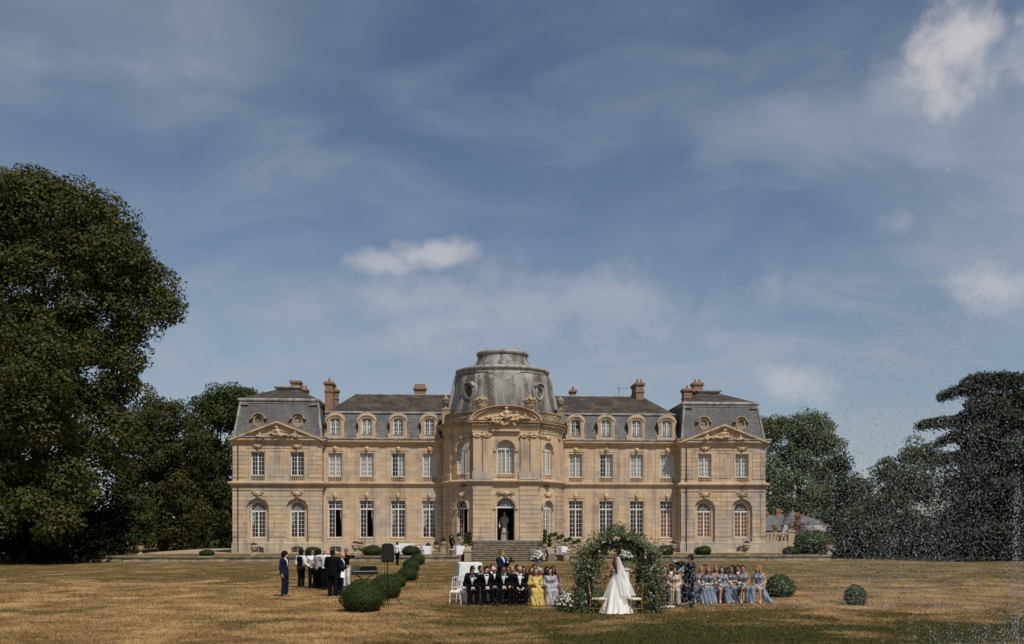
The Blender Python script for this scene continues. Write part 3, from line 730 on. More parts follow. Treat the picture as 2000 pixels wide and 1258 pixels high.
# ================= wings
WX = [7.15, 10.17, 13.2, 16.22]
fills_g = {-1: ['open', 'open', 'left2', 'sides'], 1: [None, None, None, 'amber']}     # listed outer to inner on the left, inner to outer on the right
fills_u = {-1: ['shutter', 'shutter', 'half', 'shutter'], 1: ['net', 'half', 'shutter', 'shutter']}
DEPTH = 11.0
for s in (-1, 1):
    xs = [s * x for x in WX]; xs.sort(); x0, x1 = (-17.35, -5.3) if s < 0 else (5.3, 17.35)
    holes = []; bw = [xs[0]] if s < 0 else [xs[3]]
    for x in xs:
        holes += [rect_pts(x - .70, x + .70, 1.9, 5.5), rect_pts(x - .66, x + .66, 7.32, 10.08)]
    for x in bw: holes.append(arch_pts(1.15, .47, .85, .22, 8, x))
    m = MB(); m.plate(rect_pts(x0, x1, TZ - .3, 11.3), holes, 0.0, .38)
    wall = wall_part('wing_wall', m); m = MB(); m.box(x0, x1, DEPTH - .3, DEPTH, 0, 11.4); m.build('rear_wall', M_STONE, chateau)
    r = MB(); r.box(x0 + .05, x1 - .05, 3.2, 3.3, 0.4, 11.2); r.box(x0 + .05, x1 - .05, .4, 3.2, 6.7, 6.8); r.box(x0 + .05, x1 - .05, .4, 3.2, 1.2, 1.3); r.build('room_shell', M_ROOM, chateau)
    c = MB(); c.sweep(PR_STRING, [(x0, 0), (x1, 0)]); c.build('string_course', M_TRIM, chateau)
    c = MB(); c.sweep(PR_EAVE, [(x0, 0), (x1, 0)]); c.build('cornice', M_TRIM, chateau)
    c = MB(); c.sweep(PR_GUT, [(x0, 0), (x1, 0)]); c.build('gutter', M_LEAD, chateau)
    c = MB(); c.plate(rect_pts(x0, x1, TZ - .25, 1.46), [arch_pts(1.18, .46, .85, .24, 8, x) for x in bw], -.035, .01); c.build('plinth', M_PLINTH, chateau)
    for i, x in enumerate(xs):
        p = MB()
        p.plate(rect_pts(x - 1.16, x + 1.16, 1.5, 6.45), [rect_pts(x - .84, x + .84, 1.75, 5.75)], -.045, 0.01); p.plate(rect_pts(x - 1.16, x + 1.16, 7.29, 10.66), [rect_pts(x - .80, x + .80, 7.31, 10.28)], -.045, 0.01)
        p.build('bay_panel', M_STONE, chateau)
        b = MB(); b.box(x - .78, x + .78, -.07, .1, 1.80, 1.895); b.build('sill', M_TRIM, chateau)
        fg = fills_g[s][i]; fu = fills_u[s][i]
        window(x, .22, 1.9, 1.4, 3.6, None, .77, 2, 6, {'open': 'right', 'left2': 'left', 'amber': 'amber', 'sides': 'sides'}.get(fg), fg == 'open')
        window(x, .22, 7.82, 1.32, 2.26, None, 0, 2, 5, fu)
        inst(baluster_panel(1.32), 'balustrade', chateau, (x, .02, 7.31))
        bb = MB(); bb.box(x - .66, x + .66, .20, .3, 7.31, 7.83); bb.build('sill_panel', M_TRIM, chateau)
        inst(ME_MASK, 'keystone_mask', chateau, (x, -.02, 5.95)); inst(ME_MASK, 'keystone_mask', chateau, (x, -.02, 10.52), 0, (1.0, 1, .85))
    for x in bw: window(x, .3, .47, 1.1, .6, 'seg', 0, 3, 2, None)
    # roof of the wing
    xi = s * 4.2; xo = s * 17.35; a, b_ = min(xi, xo), max(xi, xo)
    rf = MB(); rf.add([(a, .02, 11.45), (b_, .02, 11.45), (b_, 1.05, 14.12), (a, 1.05, 14.12)], [(0, 1, 2, 3)])
    roof = rf.build('roof', M_SLATE, chateau); rf = MB(); rf.add([(a, DEPTH, 11.45), (b_, DEPTH, 11.45), (b_, DEPTH - 1.05, 14.12), (a, DEPTH - 1.05, 14.12)], [(3, 2, 1, 0)]); rf.build('rear_slope', M_SLATE, roof)
    e = s * 17.2; rr = s * 14.9; up = MB()
    up.add([(xi, 1.0, 14.2), (e, 1.0, 14.2), (rr, 5.5, 16.55), (xi, 5.5, 16.55), (e, 10.0, 14.2), (xi, 10.0, 14.2)], [(0, 1, 2, 3), (1, 4, 2), (4, 5, 3, 2)]); up.build('upper_slope', M_TILE, roof)
    l = MB(); l.sweep([(-.12, 14.06), (.10, 14.06), (.12, 14.16), (.0, 14.24), (-.12, 14.24)], [(a, 1.0), (b_, 1.0)]); l.tube([(xi, 5.5, 16.57), (rr, 5.5, 16.57)], .07, 6); l.build('lead_flashing', M_LEAD, roof)
    # dormers
    for i, x in enumerate(xs):
        d = MB(); hw = 1.02
        out = [(-hw, 0), (hw, 0), (hw + .06, .12), (hw, .30), (.84, .48), (.80, 1.15), (.90, 1.62), (.98, 1.72), (.92, 1.86)] + [(.86 * math.cos(R(t)), 1.93 + .52 * math.sin(R(t))) for t in range(10, 171, 16)] + [(-.92, 1.86), (-.98, 1.72), (-.90, 1.62), (-.80, 1.15), (-.84, .48), (-hw, .30), (-hw - .06, .12)]
        d.plate(out, [arch_pts(.98, .2, 1.74, .2, 8)], -.08, .30, back=True)
        d.plate([( .80 * math.cos(R(t)), 1.80 + .52 * math.sin(R(t))) for t in range(0, 181, 15)] + [(.66 * math.cos(R(t)), 1.76 + .40 * math.sin(R(t))) for t in range(180, -1, -15)], [], -.18, -.07)
        for t in (-1, 1):
            d.tube([(t * .95, -.12, .18 + .0), (t * 1.04, -.12, .26), (t * .98, -.12, .40), (t * .90, -.12, .34), (t * .95, -.12, .26)], .05, 6)
            d.plate([(t * .60, .2), (t * .70, .2), (t * .70, 1.75), (t * .60, 1.75)][::t], [], -.12, -.07)
        d.ring = None
        for t in (-1, 1): d.box(min(t * .66, t * .78), max(t * .66, t * .78), .25, 1.4, 0.0, 1.9)
        dm = d.build('dormer', M_TRIM, chateau, loc=(x, .12, 11.56))
        k = MB(); k.lathe([(.8, 0), (.8, 1.3)], 24, sy=.62); kk = k.mesh('dormer_roof', M_LEAD); ko = inst(kk, 'dormer_roof', dm, (0, 1.5, 1.86)); ko.rotation_euler = (R(90), 0, 0)
        bk = MB(); bk.box(-.66, .66, 1.25, 1.3, 0, 2.2); bk.build('dormer_back', M_ROOM, dm)
        fm, gm, lo, hi = win_meshes(.98, 1.74, 'seg', 0, 2, 4, s > 0 and i == 0)
        w = inst(fm, 'dormer_window', dm, (0, .1, .2)); 
        inst(gm, 'dormer_pane', dm, (0, .1, .2))
        if not (s > 0 and i == 0): inst(curtain_mesh(.98, 1.74, ['net', 'shutter', 'half', 'net'][i] if s < 0 else 'shutter'), 'curtain', dm, (0, .1, .2)) if not (s < 0 and i in (2, 3)) else None
# ================= side pavilions
def course_row(parent, x0, x1, z0, z1, y, proud, cuts, mats=M_STONE):
    """one rusticated course between x0 and x1, broken by the arched recesses in cuts (cx, half, spring, rise)"""
    def half(c, z):
        if z < c[2]: return c[1]
        q = 1 - ((z - c[2]) / c[3]) ** 2
        return c[1] * math.sqrt(q) if q > 0 else 0.0
    segs = []; cur = (x0, x0)
    for c in sorted(cuts):
        h0, h1 = half(c, z0), half(c, z1)
        if h0 <= 0.02: continue
        segs.append((cur[0], c[0] - h0, cur[1], c[0] - max(h1, .001))); cur = (c[0] + h0, c[0] + max(h1, .001))
    segs.append((cur[0], x1, cur[1], x1))
    for a, b, a1, b1 in segs:
        m = MB(); e = .012
        m.add([(a, y - proud + e, z0), (b, y - proud + e, z0), (b1, y - proud + e, z1), (a1, y - proud + e, z1), (a, y + .03, z0), (b, y + .03, z0), (b1, y + .03, z1), (a1, y + .03, z1),
               (a, y - proud, z0 + e), (b, y - proud, z0 + e), (b1, y - proud, z1 - e), (a1, y - proud, z1 - e)],
              [(8, 9, 10, 11), (0, 1, 9, 8), (11, 10, 2, 3), (0, 4, 5, 1), (3, 2, 6, 7), (0, 8, 11, 3, 7, 4), (1, 5, 6, 2, 10, 9)])
        m.build('stone_course', mats, parent)
PY = -1.2
for s in (-1, 1):
    cx = s * 21.5; hw = 4.2; x0, x1 = cx - hw, cx + hw
    wxs = [cx - 1.85, cx + 1.85]
    holes = []
    for x in wxs: holes += [arch_pts(2.05, 1.45, 4.68, 1.02, 14, x), rect_pts(x - .64, x + .64, 7.32, 10.05), arch_pts(1.15, .47, .85, .24, 8, x)]
    m = MB(); m.plate(rect_pts(x0, x1, TZ - .3, 11.3), holes, PY, PY + .45)
    for xx in (x0, x1): m.add([(xx, PY, 0), (xx, DEPTH + .6, 0), (xx, DEPTH + .6, 11.4), (xx, PY, 11.4)], [(0, 1, 2, 3)])
    m.add([(x0, DEPTH + .6, 0), (x1, DEPTH + .6, 0), (x1, DEPTH + .6, 11.4), (x0, DEPTH + .6, 11.4)], [(0, 1, 2, 3)])
    wall = wall_part('pavilion_wall', m)
    r = MB(); r.box(x0 + .1, x1 - .1, 2.4, 2.5, .4, 11.2); r.box(x0 + .1, x1 - .1, PY + .5, 2.4, 6.7, 6.8); r.box(x0 + .1, x1 - .1, PY + .5, 2.4, 1.3, 1.4); r.box(x0 + .1, x1 - .1, PY + .5, 2.4, 11.0, 11.1); r.build('room_shell', M_ROOM, chateau)
    z = 1.98; rows = []
    while z < 6.2: rows.append((z, min(z + .40, 6.34))); z += .425
    for (a, b) in rows: course_row(wall, x0 + .55, x1 - .55 if False else x1 - .02, a, b, PY, .055, [(x, 1.03, 4.68, 1.03) for x in wxs]) if s < 0 else course_row(wall, x0 + .02, x1 - .55, a, b, PY, .055, [(x, 1.03, 4.68, 1.03) for x in wxs])
    for (a, b) in rows:      # the outer corner pier
        xo = (x0, x0 + .50) if s < 0 else (x1 - .50, x1)
        course_row(wall, xo[0], xo[1], a, b, PY, .055, [])
    z = 7.62
    while z < 10.35:
        for (q0, q1) in ((x0 + .05, x0 + .50), (x0 + .55, x0 + 1.30), (x1 - 1.30, x1 - .55), (x1 - .50, x1 - .05)):
            course_row(wall, q0, q1, z, z + .385, PY, .05, [])
        z += .41
    p = MB()
    p.plate(rect_pts(cx - .78, cx + .78, 7.7, 10.2), [rect_pts(cx - .70, cx + .70, 7.78, 10.12)], PY - .035, PY + .01)
    p.plate(rect_pts(x0 - .03, x1 + .03, 6.40, 6.72), [], PY - .06, PY + .01); p.plate(rect_pts(x0 - .02, x1 + .02, 10.40, 10.72), [], PY - .04, PY + .01)
    for x in wxs: p.plate(rect_pts(x - .86, x + .86, 7.28, 10.30), [rect_pts(x - .66, x + .66, 7.30, 10.06)], PY - .05, PY + .01)
    p.build('wall_panel', M_STONE, chateau)
    p = MB(); hz = [arch_pts(1.18, .46, .85, .25, 8, x) for x in wxs]
    p.plate(rect_pts(x0 - .08, x1 + .08, TZ - .25, 1.42), hz, PY - .09, PY + .01); p.sweep([(0, 1.42), (.09, 1.42), (.05, 1.50), (0, 1.50)], [(x0 - .02, PY), (x1 + .02, PY)]); p.build('plinth', M_PLINTH, chateau)
    path = [(x0, DEPTH), (x0, PY), (x1, PY), (x1, DEPTH)] if True else None
    path = [(x0, 3.0 if s > 0 else DEPTH), (x0, PY), (x1, PY), (x1, 3.0 if s < 0 else DEPTH)]
    c = MB(); c.sweep(PR_STRING2, path); c.build('string_course', M_TRIM, chateau)
    c = MB(); c.sweep(PR_EAVE, path); c.build('cornice', M_TRIM, chateau)
    c = MB(); c.sweep(PR_GUT, path); c.build('gutter', M_LEAD, chateau)
    for i, x in enumerate(wxs):
        q = MB(); q.plate(arch_pts(2.05, 1.45, 4.68, 1.02, 14, x), [arch_pts(1.42, 1.92, 4.62, .71, 12, x)], PY + .26, PY + .6); q.build('window_surround', M_TRIM, chateau)
        window(x, PY + .42, 1.92, 1.42, 3.41, 'round', .735, 2, 6, 'left' if s < 0 else 'amber')
        window(x, PY + .24, 7.82, 1.28, 2.23, None, 0, 2, 5, None if s < 0 else ('shutter' if i == 0 else 'net'))
        inst(baluster_panel(1.28), 'balustrade', chateau, (x, PY + .02, 7.31))
        bb = MB(); bb.box(x - .64, x + .64, PY + .2, PY + .3, 7.31, 7.83); bb.build('sill_panel', M_TRIM, chateau)
        window(x, PY + .3, .47, 1.1, .6, 'seg', 0, 3, 2, None)
        inst(ME_CART, 'carved_keystone', chateau, (x, PY - .05, 6.02)); inst(ME_CART, 'carved_keystone', chateau, (x, PY - .05, 10.5), 0, (.85, 1, .8))
    # pediment
    pd = MB(); ax, bx, ap = cx - 4.18, cx + 4.18, 12.78
    pd.plate([(ax + .35, 11.25), (bx - .35, 11.25), (cx, 12.55)], [], PY - .10, PY + 1.2)
    ped = pd.build('pediment', M_TRIM, chateau)
    rk = MB()
    for t in (-1, 1):
        ex = cx + t * 4.35; d = Vector((-t * 4.35, 0, ap - 11.08)).normalized(); nrm = Vector((-d.z * (1 if d.x > 0 else -1), 0, abs(d.x)))
        for (k0, k1, yo) in ((0.0, .16, -.50), (-.13, .0, -.34), (-.22, -.13, -.20)):
            a0, a1 = Vector((ex, 0, 11.08)) + nrm * k0, Vector((ex, 0, 11.08)) + nrm * k1; b0, b1 = Vector((cx, 0, ap + k0 / abs(d.x))), Vector((cx, 0, ap + k1 / abs(d.x)))
            rk.add([(q.x, yy, q.z) for yy in (PY + yo, PY + .3) for q in (a0, b0, b1, a1)], [(0, 1, 2, 3), (7, 6, 5, 4), (0, 4, 5, 1), (1, 5, 6, 2), (2, 6, 7, 3), (3, 7, 4, 0)])
    rk.build('raking_cornice', M_TRIM, ped)
    inst(ME_PED, 'relief_carving', ped, (cx, PY - .10, 11.34), 0, (1.42 * (1 if s < 0 else -1), 1.9, .95))
    # mansard
    y0, yb = PY + .05, DEPTH + .6
    rf = MB(); rf.frustum((x0 + .1, x1 - .1, y0, yb), 11.5, (cx - 3.68, cx + 3.68, y0 + .85, yb - .85), 14.95, caps=False); roof = rf.build('roof', M_SLATE, chateau)
    up = MB(); up.frustum((cx - 3.72, cx + 3.72, y0 + .8, yb - .8), 15.2, (cx - .95, cx + .95, 4.2, 5.4), 16.85, caps=True); up.build('upper_slope', M_TILE, roof)
    ld = MB(); rp = [(cx - 3.68, yb), (cx - 3.68, y0 + .85), (cx + 3.68, y0 + .85), (cx + 3.68, yb)]
    ld.sweep([(-.2, 14.78), (.10, 14.78), (.10, 14.98), (.22, 15.04), (.22, 15.16), (.10, 15.26), (-.2, 15.26)], rp)
    ld.box(cx - 1.15, cx + 1.15, 3.9, 5.7, 16.82, 16.95); ld.box(cx - 1.3, cx + 1.3, 3.75, 5.85, 16.95, 17.08)
    for t in (-1, 1):
        ld.tube([(cx + t * 4.1, y0, 11.5), (cx + t * 3.66, y0 + .83, 14.95)], .12, 6)
        ld.box(min(cx + t * 3.70, cx + t * 2.9), max(cx + t * 3.70, cx + t * 2.9), y0 + .60, y0 + .9, 14.62, 14.70)
    ld.build('lead_flashing', M_LEAD, roof)
    for i, x in enumerate(wxs):
        zc = 13.05; yy = y0 + .85 * (zc - 11.5) / 3.45 - .12
        o = MB(); ring = [(.36 * math.cos(2 * math.pi * k / 20), .46 * math.sin(2 * math.pi * k / 20)) for k in range(20)]; ring2 = [(.5 * math.cos(2 * math.pi * k / 20), .62 * math.sin(2 * math.pi * k / 20)) for k in range(20)]
        o.plate(ring2, [ring], -.06, .55); o.plate([(-.62, -.7), (.62, -.7), (.55, -.2), (-.55, -.2)], [], .02, .4)
        o.plate([(.60 * math.cos(R(t)), .30 + .46 * math.sin(R(t))) for t in range(0, 181, 15)] + [(-.8, .22), (-.8, .16), (-.55, .18)] + [(.50 * math.cos(R(t)), .26 + .40 * math.sin(R(t))) for t in range(165, 14, -15)] + [(.55, .18), (.8, .16), (.8, .22)], [], -.20, .5, back=True)
        oc = o.build('oculus', M_WEATH, roof, loc=(x, yy, zc))
    # oculus lights are parts of the chateau that look out of the round frames
    for i, x in enumerate(wxs):
        zc = 13.05; yy = y0 + .85 * (zc - 11.5) / 3.45 + .02
        o = MB(); rg = lambda a, b, k0: [(a * math.cos(2 * math.pi * k / 20), b * math.sin(2 * math.pi * k / 20)) for k in range(20)]
        o.plate(rg(.38, .48, 0), [rg(.30, .40, 0)], -.02, .05); o.plate(rg(.13, .17, 0), [rg(.085, .125, 0)], -.01, .04)
        for k in range(6): a = R(60 * k + 30); o.tube([(.1 * math.cos(a), .01, .14 * math.sin(a)), (.32 * math.cos(a), .01, .42 * math.sin(a))], .022, 4)
        w = o.build('round_window', M_FRAME if (s < 0) == (i == 1) else M_WEATH, chateau, loc=(x, yy, zc)); gq = MB(); gq.add([(p[0], .03, p[1]) for p in rg(.34, .44, 0)], [tuple(range(20))]); gq.build('pane', M_GLASS, w)
        q = MB(); q.box(-.5, .5, .12, .16, -.6, .6); q.build('backing', M_ROOM, w)
# downpipes in the corners between wings and pavilions
for x in (-17.42, 17.48):
    b = MB(); b.tube([(x, -.12, TZ), (x, -.12, 11.2)], .06, 6); 
    for z in (2, 4.2, 6.2, 8.5, 10.2): b.tube([(x, -.12, z), (x, -.12, z + .1)], .085, 6)
    b.build('downpipe', M_BRICK if x < 0 else M_IRON, chateau)
for x, y in ((-25.7 + .525, PY - .10), (17.3 + .525, PY - .10)):
    b = MB(); b.tube([(x, y, TZ + .1), (x, y, 6.7)], .05, 6); b.tube([(x, y, 7.35), (x, y, 10.7)], .05, 6)
    for z in (2.2, 4.4, 6.4, 8.6, 10.4): b.tube([(x, y, z), (x, y, z + .08)], .075, 6)
    b.build('downpipe', M_IRON, chateau)
# ================= central rotunda
RC, RR = 0.4, 5.85                 # circle centre (local y) and radius
FY = -5.0                          # face of the frontispiece
def arc_pts(a0, a1, n, r=RR): return [(r * math.sin(R(a0 + (a1 - a0) * i / n)), RC - r * math.cos(R(a0 + (a1 - a0) * i / n))) for i in range(n + 1)]
def bent_wall(name, a0, a1, z0, z1, holes_fn, mats, r=RR, depth=.4, parent=None):
    """a curved wall: built flat in (arc length, z), cut into narrow strips, then wrapped on the circle"""
    L = r * R(a1 - a0); m = MB(); m.plate(rect_pts(0, L, z0, z1), holes_fn(L), 0, depth)
    me = m.mesh(name, mats, fix=False); bm = bmesh.new(); bm.from_mesh(me)
    bmesh.ops.remove_doubles(bm, verts=bm.verts[:], dist=1e-5)
    for k in range(1, 14): bmesh.ops.bisect_plane(bm, geom=bm.verts[:] + bm.edges[:] + bm.faces[:], plane_co=(L * k / 14, 0, 0), plane_no=(1, 0, 0))
    for v in bm.verts:
        a = R(a0) + v.co.x / r; q = r - v.co.y; v.co = Vector((q * math.sin(a), RC - q * math.cos(a), v.co.z))
    bmesh.ops.recalc_face_normals(bm, faces=bm.faces[:]); bm.to_mesh(me); bm.free()
    return inst(me, name, parent or chateau)
AW = 43.5                           # angle of the side windows
for s in (-1, 1):
    a0, a1 = (-88, -29) if s < 0 else (29, 88)
    def hf(L, a0=a0, a1=a1, s=s):
        c = L * (s * AW - a0) / (a1 - a0)
        return [arch_pts(1.35, 1.66, 4.72, .67, 12, c), arch_pts(1.30, 7.34, 10.12, .65, 12, c)]
    w = bent_wall('rotunda_wall', a0, a1, TZ - .3, 12.3, hf, M_STONE)
    ca, sa = math.cos(R(AW)), math.sin(R(AW)) * s
    for (z0, hh, tr, rows, fill) in ((1.66, 3.73, .80, 6, None), (7.85, 2.92, .765, 6, 'half' if s > 0 else None)):
        q = RR - .28; ww = 1.35 if z0 < 5 else 1.30
        if z0 < 5 and s < 0:
            fm, gm, lo, hi = win_meshes(ww, hh, 'round', tr, 2, rows, True); o = inst(fm, 'window', chateau, (q * sa, RC - q * ca, z0), s * R(AW)); inst(gm, 'pane', o)
        else: window(q * sa, RC - q * ca, z0, ww, hh, 'round', tr, 2, rows, fill, rotz=s * R(AW))
    q = RR - .02; inst(baluster_panel(1.3), 'balustrade', chateau, (q * sa, RC - q * ca, 7.33), s * R(AW))
    bb = MB(); bb.box(-.66, .66, .24, .3, 7.33, 7.86); bb.build('sill_panel', M_TRIM, chateau, loc=((RR) * sa, RC - RR * ca, 0), rotz=s * R(AW))
    for zz, sc_ in ((5.85, .9), (11.15, .75)):
        inst(ME_CART, 'carved_keystone', chateau, ((RR + .04) * sa, RC - (RR + .04) * ca, zz), s * R(AW), sc_)
    # moulded arches round the windows
    for (zs, rad) in ((4.72, .86), (10.12, .84)):
        b = MB(); pts = [(-rad, zs - .0)] + [(rad * -math.cos(R(t)), zs + rad * math.sin(R(t))) for t in range(0, 181, 12)]
        inn = [((rad - .17) * math.cos(R(t)), zs + (rad - .17) * math.sin(R(t))) for t in range(0, 181, 12)]
        b.plate([(rad * math.cos(R(t)), zs + rad * math.sin(R(t))) for t in range(0, 181, 12)] + inn[::-1], [], -.10, .1)
        for t in (-1, 1): b.box(min(t * rad, t * (rad - .2)), max(t * rad, t * (rad - .2)), -.12, .1, zs - .14, zs - .001)
        b.build('arch_moulding', M_TRIM, chateau, loc=(RR * sa, RC - RR * ca, 0), rotz=s * R(AW))
    # rusticated strips on the ground floor and pilasters above
    for (b0, b1) in ((31, 34), (55, 61), (63, 84)):
        z = 1.98
        while z < 6.3:
            m = MB(); e0, e1 = (s * b0, s * b1) if s > 0 else (-b1, -b0); n = max(2, int((b1 - b0) / 5))
            m.sweep([(-.03, z), (.05, z), (.062, z + .012), (.062, z + .375), (.05, z + .387), (-.03, z + .387)], arc_pts(e0, e1, n)); m.build('stone_course', M_STONE, w); z += .425
    for b0 in ((33.5, 38), (59, 65.5), (76, 83)):
        m = MB(); e0, e1 = (s * b0[0], s * b0[1]) if s > 0 else (-b0[1], -b0[0])
        m.sweep([(-.02, 7.3), (.16, 7.3), (.16, 7.85), (.09, 7.92), (.09, 11.25), (-.02, 11.25)], arc_pts(e0, e1, 3)); m.build('pilaster', M_TRIM, chateau)
        am = R((b0[0] + b0[1]) / 2) * s; inst(ME_VOL, 'capital', chateau, ((RR + .1) * math.sin(am), RC - (RR + .1) * math.cos(am), 11.42), am, .85)
fw = 3.04
full = [arc_pts(-86, -30, 12), [(-fw, FY + .75), (-fw, FY), (fw, FY), (fw, FY + .75)], arc_pts(30, 86, 12)]
def sweep3(c, prof):
    for i, p in enumerate(full): c.sweep([(o + (.004 if i == 1 else 0), z + (.003 if i == 1 else 0)) for o, z in prof], p)
c = MB(); sweep3(c, [(-.1, 6.82), (.05, 6.84), (.10, 6.98), (.32, 7.06), (.38, 7.10), (.38, 7.20), (.05, 7.32), (-.1, 7.32)]); c.build('string_course', M_TRIM, chateau)
c = MB(); sweep3(c, [(-.1, 11.62), (.06, 11.62), (.06, 11.80), (.10, 11.84), (.10, 12.18), (.18, 12.24), (.18, 12.40), (-.1, 12.40)]); c.build('entablature', M_TRIM, chateau)
c = MB(); sweep3(c, [(-.1, 12.40), (.42, 12.44), (.50, 12.52), (.50, 12.62), (.56, 12.70), (-.1, 12.74)]); c.build('cornice', M_WEATH, chateau)
def path_len_pts(path, step):
    out = []; P = [Vector(p) for p in path]; carry = 0.0
    for a, b in zip(P, P[1:]):
        L = (b - a).length; d = (b - a) / L; t = carry
        while t < L: out.append((a + d * t, d)); t += step
        carry = t - L
    return out
dn = MB()
for p, d in [q for f_ in full for q in path_len_pts(f_, .26)]:
    nrm = Vector((d.y, -d.x)); q = p + nrm * .18; e = d * .065; o = nrm * .2
    dn.add([(q.x - e.x, q.y - e.y, 12.27), (q.x + e.x, q.y + e.y, 12.27), (q.x + e.x + o.x, q.y + e.y + o.y, 12.27), (q.x - e.x + o.x, q.y - e.y + o.y, 12.27), (q.x - e.x, q.y - e.y, 12.41), (q.x + e.x, q.y + e.y, 12.41), (q.x + e.x + o.x, q.y + e.y + o.y, 12.41), (q.x - e.x + o.x, q.y - e.y + o.y, 12.41)],
           [(0, 3, 2, 1), (0, 1, 5, 4), (1, 2, 6, 5), (2, 3, 7, 6), (3, 0, 4, 7)])
tag(dn.build('dentils', M_TRIM, chateau), kind='stuff')
# frontispiece
m = MB(); m.plate(rect_pts(-fw, fw, TZ - .2, 12.3), [arch_pts(1.7, 1.66, 4.72, .84, 14), arch_pts(1.62, 7.34, 10.05, .81, 14)], FY, FY + .55)
for xx in (-fw, fw): m.add([(xx, FY, 0), (xx, FY + 1.5, 0), (xx, FY + 1.5, 12.3), (xx, FY, 12.3)], [(0, 1, 2, 3)])
front = m.build('frontispiece_wall', M_STONE, chateau)
z = 1.98
while z < 6.3:
    for t in (-1, 1): course_row(front, min(t * 1.28, t * 3.02), max(t * 1.28, t * 3.02), z, z + .395, FY, .075, [])
    z += .425
for t in (-1, 1):
    b = MB(); b.box(min(t * 1.26, t * 3.08), max(t * 1.26, t * 3.08), FY - .13, FY + .02, 1.60, 1.96); b.build('pier_foot', M_PLINTH, chateau)
    b = MB(); b.box(min(t * 1.24, t * 3.06), max(t * 1.24, t * 3.06), FY - .09, FY + .02, 6.38, 6.80); b.build('pier_head', M_TRIM, chateau)
    b = MB(); b.box(min(t * 1.22, t * 3.1), max(t * 1.22, t * 3.1), FY - .24, FY + .02, 7.32, 7.88); b.build('pilaster_pedestal', M_PLINTH, chateau)
    for (p0, p1) in ((1.36, 2.10), (2.26, 3.0)):
        b = MB(); b.box(min(t * p0, t * p1), max(t * p0, t * p1), FY - .14, FY + .02, 7.95, 11.6); b.box(min(t * p0, t * p1) - .06, max(t * p0, t * p1) + .06, FY - .19, FY + .02, 7.88, 8.06); b.build('pilaster', M_TRIM, chateau)
for t in (-1, 1):
    for q in (1.73, 2.63): inst(ME_VOL, 'capital', chateau, (t * q, FY - .12, 11.42))
b = MB()
for (zs, rad) in ((4.72, 1.10), (10.05, 1.10)):
    b.plate([(rad * math.cos(R(t)), zs + rad * math.sin(R(t))) for t in range(0, 181, 10)] + [((rad - .2) * math.cos(R(t)), zs + (rad - .2) * math.sin(R(t))) for t in range(180, -1, -10)], [], FY - .10, FY + .05)
    for t in (-1, 1): b.box(min(t * .88, t * 1.14), max(t * .88, t * 1.14), FY - .13, FY + .05, zs - .16, zs - .001)
b.build('arch_moulding', M_TRIM, chateau)
window(0, FY + .35, 7.85, 1.62, 3.01, 'round', .76, 2, 6, 'net')
inst(baluster_panel(1.62, .5, 8), 'balustrade', chateau, (0, FY + .05, 7.33)); b = MB(); b.box(-.8, .8, FY + .3, FY + .4, 7.33, 7.86); b.build('sill_panel', M_TRIM, chateau)
inst(ME_CART, 'carved_keystone', chateau, (0, FY - .1, 5.98), 0, (1.5, 1.2, .95))
# doorway: fanlight above, door leaves folded back into the hall
d = MB(); rr = .83
d.box(-.85, .85, FY + .25, FY + .36, 4.66, 4.80)
for a in (30, 60, 90, 120, 150): d.tube([(math.cos(R(a)) * .12, FY + .30, 4.8 + math.sin(R(a)) * .1), (math.cos(R(a)) * rr, FY + .30, 4.76 + math.sin(R(a)) * rr * .94)], .022, 4)
d.tube([(math.cos(R(a)) * rr * .5, FY + .30, 4.8 + math.sin(R(a)) * rr * .5) for a in range(0, 181, 15)], .022, 4)
d.tube([(math.cos(R(a)) * .82, FY + .30, 4.74 + math.sin(R(a)) * .80) for a in range(0, 181, 12)], .045, 4)
for t in (-1, 1): d.box(min(t * .85, t * .78), max(t * .85, t * .78), FY + .25, FY + .36, 1.66, 4.66)
dr = d.build('door', M_FRAME, chateau); gq = MB(); pp = [(rr * math.cos(R(t)), FY + .31, 4.76 + rr * .97 * math.sin(R(t))) for t in range(0, 181, 12)]; gq.add(pp, [tuple(range(len(pp)))]); gq.build('pane', M_GLASS, dr)
for t in (-1, 1):
    lf = MB(); lf.box(min(t * .78, t * .73), max(t * .78, t * .73), FY + .42, FY + 1.2, 1.68, 4.6); lf.build('door_leaf', M_IRON, dr)
hall = MB(); hall.box(-5.6, 5.6, -1.0, -.9, .4, 12.2); hall.box(-5.6, 5.6, -.9, 5, 12.2, 12.3); hall.box(-4.0, 4.0, FY + .6, -1, 1.45, 1.64); hall.box(-4.2, 4.2, FY + .75, -1, 6.7, 6.8); hall.build('room_shell', M_ROOM, chateau)
# big curved pediment over the frontispiece
pd = MB(); pr = 3.2; c0 = 12.62
seg = [(pr * math.cos(R(t)), c0 + 1.32 * math.sin(R(t))) for t in range(0, 181, 9)]
pd.plate([(x * .93, c0 + (z - c0) * .92) for x, z in seg], [], FY - .16, FY + 1.4, back=True); ped = pd.build('pediment', M_TRIM, chateau)
rk = MB()
for (k0, k1, yo) in ((1.0, 1.04, -.58), (.955, 1.0, -.46), (.90, .955, -.30)):
    rk.plate([(x * k1, c0 + .05 + (z - c0) * k1 * 1.03) for x, z in seg] + [(x * k0, c0 + .05 + (z - c0) * k0 * 1.03) for x, z in seg[::-1]], [], FY + yo, FY + .6, back=True)
rk.build('raking_cornice', M_TRIM, ped)
dn = MB()
for t in range(8, 173, 5):
    x, zz = pr * .915 * math.cos(R(t)), c0 + .05 + 1.32 * .92 * math.sin(R(t)); dn.box(x - .055, x + .055, FY - .44, FY - .28, zz - .07, zz + .07)
tag(dn.build('dentils', M_TRIM, ped), kind='stuff')
